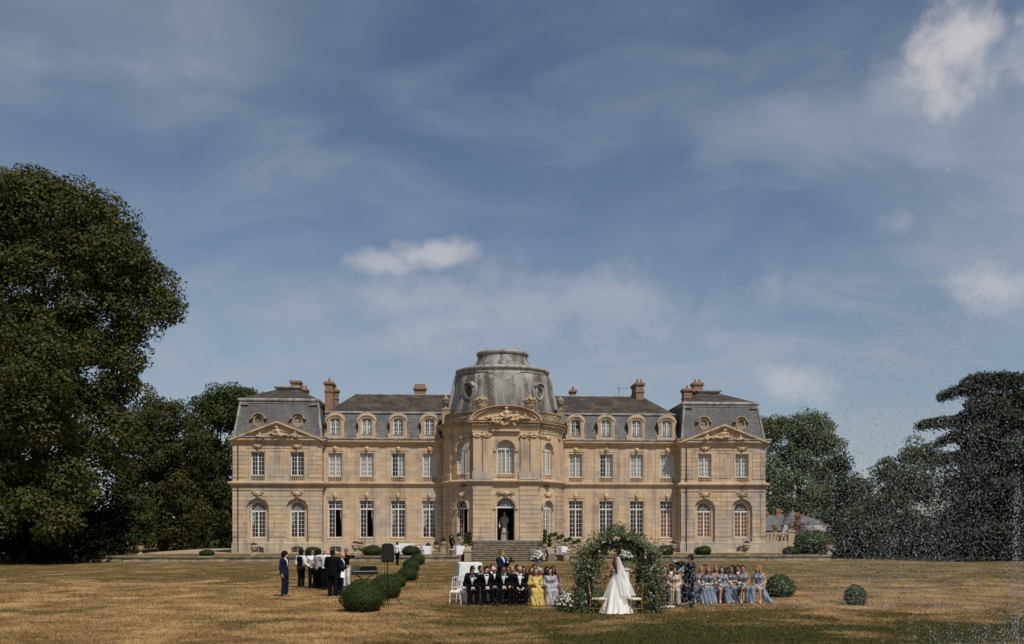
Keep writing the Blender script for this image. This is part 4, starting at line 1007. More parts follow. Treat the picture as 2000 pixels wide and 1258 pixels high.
inst(ME_MAIN, 'relief_carving', ped, (0, FY - .20, 12.66), 0, (1.15, 1.9, .90))
b = MB(); b.box(-1.3, 1.3, FY - .3, FY + .02, 11.72, 11.92); b.box(-1.2, 1.2, FY - .16, FY + .02, 11.92, 12.3); b.build('tablet', M_TRIM, ped)
# attic parapet, urns
for s in (-1, 1):
    e0, e1 = (30, 78) if s > 0 else (-78, -30)
    m = MB(); m.sweep([(-.6, 12.72), (-.05, 12.72), (-.05, 12.84), (-.12, 12.86), (-.12, 13.5), (-.02, 13.56), (-.02, 13.68), (-.6, 13.70)], arc_pts(e0, e1, 9)); par = m.build('attic_parapet', M_WEATH, chateau)
    rl = SDF(.04); rnd = random.Random(4 + s)
    for i in range(60):
        a = R(rnd.uniform(35, 68)) * s; zz = rnd.uniform(12.95, 13.42); q = RR - .14; da = rnd.uniform(-.05, .05)
        rl.cap((q * math.sin(a), RC - q * math.cos(a), zz), (q * math.sin(a + da), RC - q * math.cos(a + da), zz + rnd.uniform(-.1, .1)), .07, .05)
    inst(rl.mesh('relief_carving', M_WEATH, .045), 'relief_carving', par)
    ax = s * 5.55; b = MB(); b.box(ax - .36, ax + .36, -1.1, -.35, 12.72, 14.2); b.box(ax - .42, ax + .42, -1.16, -.29, 14.2, 14.34); b.build('pier', M_WEATH, chateau)
    u = urn_mb(); um = u.mesh('urn', M_WEATH, True); uo = inst(um, 'urn', chateau, (ax, -.72, 14.34), 0, 1.15); lid = MB(); lid.lathe([(.28, 0), (.30, .08), (.16, .2), (.08, .26), (.1, .32), (.0, .38)], 12); lid.build('urn_lid', M_WEATH, uo, loc=(0, 0, .75), smooth=True)
    uo = inst(um, 'urn', chateau, (s * 2.25, FY + .35, 13.35), 0, 1.5); inst(ME_BASKET, 'carved_flowers', uo)
    b = MB(); b.box(s * 2.25 - .4, s * 2.25 + .4, FY - .05, FY + .75, 12.7, 13.36); b.build('urn_base', M_WEATH, chateau)
# dome
DY = 0.85; DC = 0.9
d = MB(); d.lathe([(5.28, 13.2), (5.24, 14.0), (5.12, 14.6), (4.97, 15.4), (4.80, 16.2), (4.62, 17.0), (4.42, 17.75)], 56, (0, DC, 0), 1, DY); dome = d.build('dome', M_DOME, chateau, smooth=True)
d = MB(); d.lathe([(4.40, 17.70), (4.50, 17.78), (4.52, 17.92), (4.62, 17.98), (4.66, 18.10), (4.60, 18.22), (4.35, 18.30), (3.35, 18.46), (3.10, 18.58)], 56, (0, DC, 0), 1, DY); d.build('dome_cornice', M_LEAD, dome, smooth=True)
d = MB(); d.lathe([(3.12, 18.52), (2.85, 18.75), (2.62, 19.05), (2.48, 19.35), (2.42, 19.62), (2.40, 19.7)], 48, (0, DC, 0), 1, DY); d.build('lantern_curb', M_DOME, dome, smooth=True)
d = MB(); d.lathe([(2.40, 19.66), (2.55, 19.74), (2.60, 19.92), (2.52, 20.06), (2.30, 20.14), (1.0, 20.2), (0.0, 20.22)], 48, (0, DC, 0), 1, DY); d.build('crown_rim', M_LEAD, dome, smooth=True)
tr = MB()     # scalloped lead apron under the cornice
for k in range(-60, 60, 2):
    def drop(a): a = abs(a); return .12 + (.78 * math.sqrt(max(0, 1 - (a / 13.5) ** 2)) if a < 13.5 else (.2 if a < 19 else 0))
    a0, a1 = k, k + 2; P = []
    for a in (a0, a1):
        for (r_, z_) in ((4.47, 17.78), (4.47 + .055 * drop(a) + .04 + .10 * drop(a), 17.78 - drop(a))): P.append((r_ * math.sin(R(a)), DC - r_ * DY * math.cos(R(a)), z_))
    tr.add(P, [(0, 2, 3, 1)])
tr.build('lead_apron', M_LEAD, dome)
for s in (-1, 1):
    hp = MB(); pts = [(s * (r_ + .03), DC - .55, z_) for r_, z_ in ((5.26, 13.75), (5.16, 14.4), (4.97, 15.4), (4.80, 16.2), (4.62, 17.0), (4.45, 17.7))]
    for q in (0,): hp.tube(pts, .22, 6)
    hp.tube([(s * 5.28, DC - .62, 13.7), (s * 5.5, DC - .7, 13.78), (s * 5.42, DC - .7, 14.0), (s * 5.2, DC - .66, 14.05)], .16, 6); hp.build('lead_hip', M_LEAD, dome)
    # round-headed lead oculus
    a = R(41) * s; zc = 15.75; r_ = 4.92
    o = MB(); rg = lambda a_, b_, n=24, lob=0.0: [(a_ * (1 + lob * math.cos(8 * math.pi * k / n * 1.0)) * math.cos(2 * math.pi * k / n), b_ * (1 + lob * math.cos(8 * math.pi * k / n)) * math.sin(2 * math.pi * k / n)) for k in range(n)]
    o.plate(rg(.74, .98, 24, .07), [rg(.42, .60)], -.12, .7); o.plate(rg(.54, .72), [rg(.42, .60)], -.22, -.1)
    o.plate([(.62 * math.cos(R(t)), .52 + .36 * math.sin(R(t))) for t in range(0, 181, 15)] + [(.5 * math.cos(R(t)), .50 + .30 * math.sin(R(t))) for t in range(180, -1, -15)], [], -.4, .4, back=True)
    oc = o.build('oculus', M_LEAD, dome, loc=(r_ * math.sin(a), DC - r_ * DY * math.cos(a), zc), rotz=a)
    w = MB(); w.plate(rg(.44, .62), [rg(.37, .55)], 0, .06); w.plate(rg(.16, .22), [rg(.11, .17)], .01, .05)
    for k in range(6): t = R(60 * k + 30); w.tube([(.13 * math.cos(t), .03, .18 * math.sin(t)), (.4 * math.cos(t), .03, .58 * math.sin(t))], .025, 4)
    w.add([(p[0], .04, p[1]) for p in rg(.4, .58)], [tuple(range(24))], 1)
    wo = w.build('round_window', [M_FRAME if s > 0 else M_IRON, M_GLASS], dome, loc=(r_ * math.sin(a) + .02, DC - r_ * DY * math.cos(a) + .06, zc), rotz=a)
# link roofs behind the dome so that wings and rotunda join
b = MB(); b.box(-5.2, 5.2, .5, 9.5, 11.3, 13.9); b.build('rear_block', M_STONE, chateau)
b = MB(); b.box(-5.7, 5.7, 3.4, DEPTH, .2, 11.3); b.build('hall_block', M_STONE, chateau)
# ---- chimneys
ROOFS = [o for o in chateau.children if o.name.startswith('roof')]
def chimney(u, vt, vb, wpx, y, pots=1, cap=True, skew=0.9):
    """stack whose front face stands at local depth y"""
    th = CH_T; c, s = math.cos(th), math.sin(th)
    def loc(u, v):
        dx, dz = (u - 1000) / F_PX, (HOR - v) / F_PX; t = (y - s * CH_X + c * CH_Y) / (-s * dx + c)
        return c * (t * dx - CH_X) + s * (t - CH_Y), CAM_H + t * dz
    xc, zt = loc(u, vt); _, zb = loc(u, vb); w = wpx / 19.5
    b = MB(); b.box(-w / 2, w / 2, 0, skew, zb - zt - 1.2, -.34)
    b.box(-w / 2 - .07, w / 2 + .07, -.07, skew + .07, -.52 - .5, -.44 - .5); b.box(-w / 2 - .06, w / 2 + .06, -.06, skew + .06, -.36, -.24); b.box(-w / 2 - .14, w / 2 + .14, -.14, skew + .14, -.24, -.08); b.box(-w / 2 - .08, w / 2 + .08, -.08, skew + .08, -.08, 0)
    near = min(ROOFS, key=lambda o: abs(sum((Vector(q)[0] for q in o.bound_box)) / 8 - xc))
    ch = b.build('chimney', M_BRICK, near, loc=(xc, y, zt))
    return ch, w
POTS = []
for a in [(577, 743, 790, 18, 6.0, 0), (593, 759, 800, 13, 7.4, 2), (642, 745, 800, 15, 2.2, 1, True, 1.6), (654, 760, 800, 11, 4.6, 1, True, .8), (820, 756, 775, 22, 5.8, 4, True, .7), (1120, 761, 780, 10, 6.0, 1), (1250, 747, 785, 16, 4.8, 2, True, 2.4), (1344, 759, 800, 17, 5.0, 1), (1364, 747, 790, 19, 6.4, 2)]:
    ch, w = chimney(*a[:5], skew=(a[7] if len(a) > 7 else 1.0))
    for k in range(a[5]):       # clay pots stand on the cap: parts of the stack's cap mesh
        POTS.append((ch, (k + .5) / a[5] * w - w / 2))
for ch, x in POTS:
    b = MB(); b.lathe([(.13, 0), (.11, .3), (.13, .32), (.13, .36)], 8, (x, .45, 0)); me = b.mesh('chimney_pot', M_POT)
    o = inst(me, 'chimney_pot', ch.parent, ch.location)
b = MB(); q = MB()
an = MB(); an.tube([(0, 0, 0), (0, 0, 1.6)], .025, 5); an.tube([(-.1, 0, 1.35), (1.0, 0, 1.42)], .015, 4)
for k in range(6): an.tube([(.1 + k * .15, -.2, 1.36 + k * .01), (.1 + k * .15, .2, 1.36 + k * .01)], .012, 4)
an.build('roof_aerial', M_IRON, chateau, loc=(12.55, 6.5, 16.2))
# statue in the hall behind the open door
st = SDF(.06); st.chain([(0, 0, 0), (0, 0, .5), (0, -.02, .95), (.02, 0, 1.25)], [.27, .24, .21, .2], sc=(1, 1.1, 1)); st.ell((.02, -.02, 1.62), (.11, .13, .15)); st.cap((.02, 0, 1.3), (.02, -.01, 1.55), .08)
st.chain([(-.2, 0, 1.3), (-.34, -.06, 1.0), (-.2, -.2, .85)], [.09, .075, .06]); st.chain([(.22, 0, 1.3), (.36, -.02, 1.02), (.3, -.16, .8)], [.09, .075, .06])
for k in range(7): a = R(200 + 23 * k); st.cap((.2 * math.cos(a), .22 * math.sin(a), 1.0), (.29 * math.cos(a), .28 * math.sin(a), .02), .045, .06)
M_MARBLE = mat('white_marble', (0.55, 0.51, 0.46), 0.5, .1, 2)
sto = thing('statue', 'draped white marble statue on a plinth inside the open doorway', 'statue', cl(-.05, FY + 1.75, 1.652), CH_T)
inst(st.mesh('figure', M_MARBLE, .035), 'figure', sto, (0, 0, .8), 0, 1.08); b = MB(); b.box(-.42, .42, -.42, .42, 0, .12); b.box(-.34, .34, -.34, .34, .12, .7); b.box(-.4, .4, -.4, .4, .7, .8); b.build('plinth', M_PLINTH, sto)
# ================================================================== trees, hedges, clipped box
def leaf_mat(name, a, b, c, rough=0.6, spec=0.25):
    m = bpy.data.materials.new(name); m.use_nodes = True; nt = m.node_tree; bs = nt.nodes['Principled BSDF']
    bs.inputs['Roughness'].default_value = rough; bs.inputs['Specular IOR Level'].default_value = spec
    g = nt.nodes.new('ShaderNodeNewGeometry'); pos = g.outputs['Position']; rnd = g.outputs['Random Per Island']
    n = noise_n(nt, pos, 0.45, 3, 0.6)
    col = mix_n(nt, ramp_n(nt, n, 0.35, 0.65), a, b); col = mix_n(nt, math_n(nt, 'MULTIPLY', rnd, 0.6), col, c)
    nt.links.new(col, bs.inputs['Base Color'])
    tr = nt.nodes.new('ShaderNodeBsdfTranslucent'); nt.links.new(col, tr.inputs[0])
    mx = nt.nodes.new('ShaderNodeMixShader'); mx.inputs[0].default_value = 0.22
    out = nt.nodes['Material Output']; nt.links.new(bs.outputs[0], mx.inputs[1]); nt.links.new(tr.outputs[0], mx.inputs[2]); nt.links.new(mx.outputs[0], out.inputs[0])
    return m
M_LIME = leaf_mat('lime_leaves', (0.058, 0.066, 0.013), (0.092, 0.092, 0.018), (0.036, 0.046, 0.012))
M_WOOD_L = leaf_mat('woodland_leaves', (0.045, 0.065, 0.015), (0.075, 0.085, 0.018), (0.03, 0.045, 0.012))
M_PLANE = leaf_mat('plane_leaves', (0.10, 0.135, 0.055), (0.135, 0.165, 0.07), (0.075, 0.10, 0.045))  # greens lightened so the leaf colour carries the haze
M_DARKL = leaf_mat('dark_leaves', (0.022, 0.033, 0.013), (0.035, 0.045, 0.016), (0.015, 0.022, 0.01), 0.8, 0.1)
M_CEDAR = leaf_mat('cedar_needles', (0.044, 0.060, 0.034), (0.068, 0.084, 0.044), (0.03, 0.042, 0.026))
M_BOX = leaf_mat('box_leaves', (0.034, 0.056, 0.009), (0.052, 0.076, 0.012), (0.02, 0.035, 0.007))
M_BARK = mat('bark', (0.055, 0.045, 0.034), 0.95, 0.3, 2, bump=0.5)
def leaf_quads(P, Nrm, size, rng, aspect=0.55, droop=0.0):
    """rhombic leaves, folded along the midrib; P centres, Nrm facing"""
    n = len(P); t = rng.normal(size=(n, 3)); t -= (t * Nrm).sum(1, keepdims=True) * Nrm; t /= np.linalg.norm(t, axis=1, keepdims=True) + 1e-9
    if droop: t[:, 2] -= droop; t /= np.linalg.norm(t, axis=1, keepdims=True)
    b = np.cross(Nrm, t); s = size * rng.uniform(0.6, 1.35, (n, 1))
    base = P - t * s * 0.5; tip = P + t * s * 0.5 - Nrm * s * 0.12; l = P + b * s * aspect * 0.5 + Nrm * s * 0.08; r = P - b * s * aspect * 0.5 + Nrm * s * 0.08
    V = np.stack([base, l, tip, r], 1).reshape(-1, 3)
    return V, np.arange(4 * n).reshape(-1, 4)
def crown(blobs, n, size, rng, clump=14, shell=0.55, spread=None, aspect=0.6, droop=0.0, lump_r=None):
    """leaf clumps spread through ellipsoids (cx, cy, cz, rx, ry, rz)"""
    B = np.array(blobs, float); area = (B[:, 3] * B[:, 4] + B[:, 4] * B[:, 5] + B[:, 3] * B[:, 5]); pr = area / area.sum()
    nc = n // clump; k = rng.choice(len(B), nc, p=pr)
    d = rng.normal(size=(nc, 3)); d /= np.linalg.norm(d, axis=1, keepdims=True)
    rad = shell + (1.06 - shell) * rng.uniform(0, 1, (nc, 1)) ** 0.45
    lump = 1 + 0.10 * np.sin(d[:, :1] * 7 + k[:, None]) * np.cos(d[:, 2:] * 6 + 2 * k[:, None])
    C = B[k, :3] + d * B[k, 3:] * rad * lump
    if lump_r:                               # second level: rounded leaf masses sitting on the big shapes
        C = C[:max(8, n // clump)]; per = clump; r0 = rng.uniform(lump_r * .55, lump_r * 1.15, (len(C), 1))
        e = rng.normal(size=(len(C) * per, 3)); e[:, 2] = e[:, 2] * .9 + .28; e /= np.linalg.norm(e, axis=1, keepdims=True)
        q = np.repeat(r0, per, 0) * (.62 + .42 * rng.uniform(0, 1, (len(e), 1)) ** .6); q = q * (1 + .16 * np.sin(5 * e[:, :1] + np.repeat(C[:, :1], per, 0) * 3) * np.cos(5 * e[:, 2:] + 1))
        P = np.repeat(C, per, 0) + e * q * np.array([1, 1, .78]); Nn = e * .9 + rng.normal(size=e.shape) * .42 + np.array([0, 0, .25]); Nn /= np.linalg.norm(Nn, axis=1, keepdims=True)
        return leaf_quads(P, Nn, size, rng, aspect, droop)
    sp = size * (1.0 + .03 * clump) if spread is None else spread
    P = np.repeat(C, clump, 0) + np.clip(rng.normal(size=(nc * clump, 3)), -1.7, 1.7) * sp * np.array([1, 1, 0.6])
    D = np.repeat(d, clump, 0); Nn = D * 0.9 + rng.normal(size=D.shape) * 0.38 + np.array([0, 0, 0.45]); Nn /= np.linalg.norm(Nn, axis=1, keepdims=True)
    return leaf_quads(P, Nn, size, rng, aspect, droop)
def limbs(mb, base, h, r, blobs, rnd, n=12):
    top = Vector(base) + Vector((0, 0, h))
    mb.tube([base, (base[0] + .2, base[1], base[2] + h * .3), (base[0] - .1, base[1], base[2] + h * .65), top], [r, r * .8, r * .55, r * .15], 8)
    for i in range(n):
        b = rnd.choice(blobs); z0 = base[2] + h * rnd.uniform(.22, .8); p0 = Vector((base[0], base[1], z0)); p1 = Vector((b[0] + rnd.uniform(-.5, .5) * b[3], b[1] + rnd.uniform(-.5, .5) * b[4], b[2] + rnd.uniform(-.3, .5) * b[5]))
        md = p0.lerp(p1, .5) + Vector((0, 0, -.04 * (p1 - p0).length)); mb.tube([p0, md, p1], [r * .32, r * .2, r * .05], 5)
def pix_blobs(Y, L, dz=0.0):
    """blobs given as (u, v, ru, rv, depth offset) at depth Y"""
    out = []
    for q in L:
        u, v, ru, rv = q[:4]; dy = q[4] if len(q) > 4 else 0; p = at(u, v, Y + dy); k = (Y + dy) / F_PX
        out.append((p.x, p.y, p.z, ru * k, (ru + rv) * .5 * k * .9, rv * k))
    return out
def tree(name, label, Y, u, blobs, n, size, m, seed, h=None, trunk=0.4, group='trees round the lawn', base_z=0.0, clump=26, shell=.55, cat='tree', droop=0.0, lump_r=None, shrink=1.0):
    rng = np.random.default_rng(seed); rnd = random.Random(seed)
    B = [(*b[:3], b[3] * shrink, b[4] * shrink, b[5] * shrink) for b in pix_blobs(Y, blobs)]; base = Vector(((u - 1000) / F_PX * Y, Y, base_z)); root = thing(name, label, cat, base, 0, group)
    B = [(b[0] - base.x, b[1] - base.y, b[2] - base.z, *b[3:]) for b in B]
    V, F = crown(B, n, size, rng, clump, shell, droop=droop, lump_r=lump_r); V[:, 2] = np.maximum(V[:, 2], 0.05)
    inst(np_mesh('crown', V, F, m), 'crown', root)
    top = max(b[2] for b in B); mb = MB(); limbs(mb, (0, 0, -.1), h or top, trunk, B, rnd); mb.build('trunk', M_BARK, root, smooth=True)
    return root
# the huge lime on the left
tree('lime_tree', 'huge dark lime tree towering at the left edge of the lawn', 74, 75,
     [(70, 430, 95, 85), (10, 440, 90, 80), (150, 470, 85, 80), (215, 520, 75, 75), (270, 540, 62, 62), (295, 600, 42, 48), (120, 570, 110, 90), (20, 580, 100, 95), (200, 620, 70, 70), (-70, 520, 90, 110), (225, 700, 52, 62), (150, 720, 90, 80), (40, 730, 110, 90), (235, 780, 48, 60), (-60, 720, 100, 110), (170, 850, 80, 75), (60, 870, 120, 90), (225, 860, 45, 60), (130, 940, 75, 50, -4), (20, 950, 100, 60, -4), (-60, 900, 80, 120), (75, 1020, 90, 50, -5), (80, 820, 70, 70, -6), (80, 660, 70, 60, -6), (90, 740, 60, 60, -7), (240, 455, 24, 30), (180, 400, 45, 38), (75, 372, 60, 30), (310, 555, 28, 40), (315, 625, 22, 24), (-20, 370, 45, 30)],
     205000, .27, M_LIME, 11, 22, .8, clump=290, shell=.62, lump_r=1.55, shrink=.86)
tree('shade_foliage', 'near-black foliage standing in for the shade beneath the huge lime', 80, 30, [(30, 1010, 110, 75), (130, 1030, 80, 58), (90, 985, 90, 60), (215, 1020, 30, 60), (75, 1060, 60, 40, -9), (20, 1040, 70, 60, -8), (150, 1060, 60, 35, -7), (-60, 1000, 90, 90), (185, 1050, 48, 40)], 22000, .36, leaf_mat('shade_dark_leaves', (0.010, 0.014, 0.006), (0.016, 0.02, 0.008), (0.007, 0.009, 0.005), 0.9, 0.03), 12, 5, .5)  # leaf colour near black: the shade under the lime is painted in
# woodland between the lime and the chateau
tree('maple_tree', 'tall green tree close behind the left pavilion', 112, 425, [(425, 850, 48, 65), (400, 820, 35, 40), (440, 800, 40, 38), (470, 790, 35, 28), (430, 930, 55, 65), (395, 960, 45, 60), (450, 1010, 40, 55), (510, 775, 14, 10), (486, 778, 22, 14), (400, 1040, 50, 40)], 48000, .30, M_WOOD_L, 21, 15, .5, clump=170, shell=.7, lump_r=1.5)
tree('chestnut_tree', 'olive-brown tree between the lime and the green tree', 106, 320, [(320, 840, 50, 52), (285, 870, 45, 55), (350, 880, 45, 55), (310, 940, 60, 60), (345, 1000, 50, 55), (275, 980, 45, 60), (320, 1050, 55, 32), (300, 810, 30, 26), (345, 815, 30, 24)], 44000, .30, leaf_mat('chestnut_leaves', (0.058, 0.064, 0.014), (0.085, 0.08, 0.018), (0.045, 0.05, 0.014)), 22, 13, .5, clump=170, shell=.7, lump_r=1.5)
tree('hornbeam_tree', 'low bright green tree at the foot of the wood on the left', 97, 235, [(232, 1025, 42, 28), (260, 1000, 30, 30), (210, 1035, 30, 24), (250, 1045, 40, 26)], 14000, .27, M_WOOD_L, 23, 4, .3, clump=120, shell=.7, lump_r=1.0)
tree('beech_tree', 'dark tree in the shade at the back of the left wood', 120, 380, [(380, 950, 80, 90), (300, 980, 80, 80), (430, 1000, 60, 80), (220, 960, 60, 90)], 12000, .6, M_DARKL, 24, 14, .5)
# right-hand side
tree('plane_tree', 'tall light green plane tree right behind the small outbuilding', 140, 1560, [(1560, 860, 55, 48), (1520, 880, 50, 55), (1600, 890, 42, 50), (1555, 950, 70, 60), (1620, 945, 40, 45), (1500, 960, 40, 60), (1640, 1000, 38, 45), (1570, 1010, 60, 45), (1590, 845, 35, 32), (1530, 840, 35, 25), (1495, 850, 30, 30)], 56000, .33, M_PLANE, 31, 16, .5, clump=170, shell=.7, lump_r=1.6)
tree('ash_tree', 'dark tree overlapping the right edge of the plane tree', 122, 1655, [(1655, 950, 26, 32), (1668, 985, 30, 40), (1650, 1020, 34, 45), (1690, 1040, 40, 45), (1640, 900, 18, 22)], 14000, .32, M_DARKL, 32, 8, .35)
tree('holm_oak_tree', 'rounded dark tree between the plane tree and the cedar', 100, 1770, [(1770, 930, 48, 42), (1735, 960, 42, 45), (1800, 915, 35, 40), (1760, 1000, 62, 50), (1700, 1010, 38, 42), (1745, 1050, 70, 40), (1795, 880, 25, 20), (1690, 1060, 40, 32), (1830, 1000, 50, 60)], 38000, .27, M_WOOD_L, 33, 9, .4, clump=150, shell=.7, lump_r=1.2)
tree('laurel_bush', 'mass of dark laurel under the cedar at the right', 92, 1900, [(1900, 1060, 110, 40), (1800, 1065, 60, 32), (1990, 1040, 70, 60), (1700, 1075, 50, 20)], 12000, .42, M_DARKL, 34, 3, .3, cat='bush')
def cedar():
    rng = np.random.default_rng(41); rnd = random.Random(41); Y = 78; u0 = 1960; base = Vector(((u0 - 1000) / F_PX * Y, Y, 0))
    root = thing('cedar_tree', 'dark cedar with drooping layered branches at the right edge', 'tree', base, 0, 'trees round the lawn'); mb = MB(); VV = []; FF = []; off = 0
    k = Y / F_PX; H = (HOR - 745) * k + CAM_H
    mb.tube([(0, 0, -.1), (.2, 0, H * .5), (0, 0, H * .97)], [.75, .5, .12], 8)
    tips = [(1795, 815, 0), (1835, 760, 1), (1830, 850, 1), (1830, 885, -1), (1880, 735, 0), (1940, 730, -1), (1985, 735, 1), (1870, 800, 2), (1880, 860, 2), (1850, 930, 1), (1860, 980, -2), (2050, 760, 0), (2100, 800, 1), (2120, 860, -1), (2120, 930, 1), (1900, 780, -3), (1925, 830, -4), (1900, 900, -4), (1920, 960, -4), (1985, 800, -5), (2000, 870, -5), (1960, 930, -5), (2040, 900, -5), (1850, 1020, -2), (1920, 1020, -4), (2020, 980, -4), (2080, 1010, -3), (1880, 850, 4), (1960, 780, 4)]
    for (u, v, dy) in tips:
        tip = at(u, v + 16, Y + dy * 1.1) - base; z0 = max(2.0, min(H * .95, tip.z + rnd.uniform(-1.0, 0.6))); p0 = Vector((0, 0, z0)); mid = p0.lerp(tip, .55) + Vector((0, 0, rnd.uniform(1.2, 2.2)))
        pts = [p0 * (1 - t) ** 2 + mid * 2 * t * (1 - t) + tip * t * t for t in [i / 8 for i in range(9)]]
        mb.tube(pts, [.2 * (1 - .9 * i / 8) + .02 for i in range(9)], 5)
        L = (tip - p0).length; n = int(500 + 420 * L); t = rng.uniform(.18, 1.0, n) ** .8
        T = t[:, None]; C = np.array(p0)[None] * (1 - T) ** 2 + np.array(mid)[None] * 2 * T * (1 - T) + np.array(tip)[None] * T * T
        w = (.35 + 1.5 * (1 - t)) [:, None]; side = np.array([-(tip.y), tip.x, 0]); side = side / (np.linalg.norm(side) + 1e-6)
        C = C + side * np.clip(rng.normal(size=(n, 1)), -2, 2) * w * .8 + np.array([0, 0, 1]) * (-np.abs(rng.normal(size=(n, 1))) * (.16 + .5 * (1 - T)) + .06) + rng.normal(size=(n, 3)) * .12
        Nn = rng.normal(size=(n, 3)) * .45 + np.array([0, 0, 1.0]); Nn /= np.linalg.norm(Nn, axis=1, keepdims=True)
        V, F = leaf_quads(C, Nn, .36, rng, .34, .45); VV.append(V); FF.append(F + off); off += len(V)
    fill = [(b[0] - base.x, b[1] - base.y, b[2], *b[3:]) for b in pix_blobs(Y + 1.5, [(1985, 880, 50, 70), (1900, 950, 55, 60), (1960, 980, 80, 70), (2050, 850, 60, 90), (1900, 1040, 70, 50), (2010, 1040, 80, 60), (1990, 770, 50, 35)])]
    V, F = crown(fill, 26000, .34, rng, 26, .3, droop=.4); VV.append(V); FF.append(F + off)
    inst(np_mesh('crown', np.concatenate(VV), np.concatenate(FF), M_CEDAR), 'crown', root); mb.build('trunk', M_BARK, root, smooth=True)
cedar()
# clipped box balls: dense small leaves over a lumpy core
def box_mesh(seed, n, size, flat=1.0):
    rng = np.random.default_rng(seed); d = rng.normal(size=(n, 3)); d /= np.linalg.norm(d, axis=1, keepdims=True)
    lum = 1 + .05 * np.sin(5 * d[:, 0] + seed) + .03 * np.cos(6 * d[:, 1] - seed) + .025 * np.sin(7 * d[:, 2] + 2 * seed)
    P = d * lum[:, None] * np.where(rng.uniform(0, 1, (n, 1)) < .06, rng.uniform(1.0, 1.07, (n, 1)), rng.uniform(.90, 1.02, (n, 1))); P[:, 2] = np.where(P[:, 2] < -.72, -.72 - .05 * rng.uniform(0, 1, n), P[:, 2])
    Nn = d * .8 + rng.normal(size=(n, 3)) * .5; Nn /= np.linalg.norm(Nn, axis=1, keepdims=True)
    V, F = leaf_quads(P, Nn, size, rng, .62)
    c = MB(); c.lathe([(.0, -.74), (.55, -.74), (.82, -.45), (.90, -.05), (.82, .40), (.55, .72), (.0, .90)], 16); cv = np.array(c.v); cf = np.array([f for f in c.f if len(f) == 4]) + len(V)
    V = np.concatenate([V, cv]); F = np.concatenate([F, cf]); V[:, 2] += .74
    return np_mesh('foliage', V, F, M_BOX)
BOXES = [box_mesh(1, 5200, .075), box_mesh(2, 3800, .085), box_mesh(3, 3800, .085)]
SMALLBOX = box_mesh(7, 700, .17)
def stem_mesh():
    b = MB(); b.tube([(0, 0, -.05), (.02, 0, .3), (-.03, .03, .7)], [.09, .07, .03], 6); return b.mesh('stem', M_BARK, True)
STEM = stem_mesh()
def box_ball(p, rx, h, label, k=0, group='clipped box balls on the lawn', rot=0.0):
    root = thing('box_bush', label, 'bush', p, rot, group); inst(BOXES[k % 3], 'foliage', root, (0, 0, -.02), rot, (rx, rx, h / 1.74)); inst(STEM, 'stem', root, (0, 0, 0), 0, (1, 1, .5)); return root
for i, (u, vb, rpx, hpx, lab) in enumerate([
    (708, 1194, 46, 63, 'biggest clipped box ball, left of the loudspeaker stand'), (753, 1168, 33, 48, 'second box ball of the row, right behind the loudspeaker pole'), (776, 1146, 20, 28, 'third box ball of the receding row beyond the loudspeaker'),
    (796, 1134, 22, 29, 'fourth box ball of the receding row beyond the loudspeaker'), (803, 1117, 18, 27, 'fifth box ball of the receding row, next to last'), (815, 1103, 16, 22, 'last and smallest box ball of the receding row by the terrace wall'),
    (1523, 1166, 31, 45, 'large box ball right of the seated bridesmaids'), (1670, 1182, 23, 42, 'round box ball standing alone on the dry lawn at the right')]):
    p = ground(u, vb); k = p.y / F_PX
    box_ball(p, rpx * k * .95, hpx * k, lab, i, rot=i * 1.3)
for i, (u, v, rpx, hpx, lab) in enumerate([(1332, 1117, 18, 22, 'box ball on the lawn behind the officiant'), (1420, 1124, 13, 18, 'box ball on the lawn behind the bridesmaids'), (1210, 1128, 20, 28, 'box ball on the lawn seen through the flower arch')]):
    p = ground(u, v); k = p.y / F_PX; box_ball(p, rpx * k, hpx * k, lab, i + 1, rot=i)
for i, (u, rpx, hpx, yl, lab) in enumerate([(404, 15, 13, -11.5, 'low box dome on the terrace left of the left pavilion'), (611, 16, 18, -11, 'low box dome on the terrace between the left pavilion windows and the wing'), (727, 20, 21, -11.2, 'low box dome on the terrace left of the loudspeaker'), (803, 19, 20, -11.2, 'low box dome on the terrace behind the row of box balls'),
    (1300, 16, 20, -11, 'low box dome on the terrace right of the flower arch'), (1373, 17, 18, -11, 'low box dome on the terrace behind the officiant'), (195, 15, 11, -11, 'small box dome at the left end of the terrace'), (1545, 17, 17, -10.5, 'low box dome beside the balustrade at the right end of the terrace'), (1225, 24, 28, -11, 'box dome on the terrace behind the flower arch')]):
    Yd = CH_Y + yl; x = (u - 1000) / F_PX * Yd; Yd = CH_Y + yl * math.cos(CH_T) + math.sin(CH_T) * x; x = (u - 1000) / F_PX * Yd; k = Yd / F_PX
    box_ball((x, Yd, TZ), rpx * k, hpx * k, lab, i, 'box domes on the terrace', i * .9)
r_ = thing('yew_mound', 'large rounded dark shrub in front of the outbuilding roof', 'bush', (590 / F_PX * 84, 84, TZ)); inst(BOXES[1], 'foliage', r_, (0, 0, 0), .6, (2.0, 1.8, 1.25)); inst(STEM, 'stem', r_)
tree('hedge_bush', 'ragged dark shrub at the right end of the terrace wall', 86, 1625, [(1625, 1075, 38, 26), (1655, 1060, 34, 36), (1600, 1080, 22, 18)], 5000, .3, M_DARKL, 51, 2, .2, cat='bush')
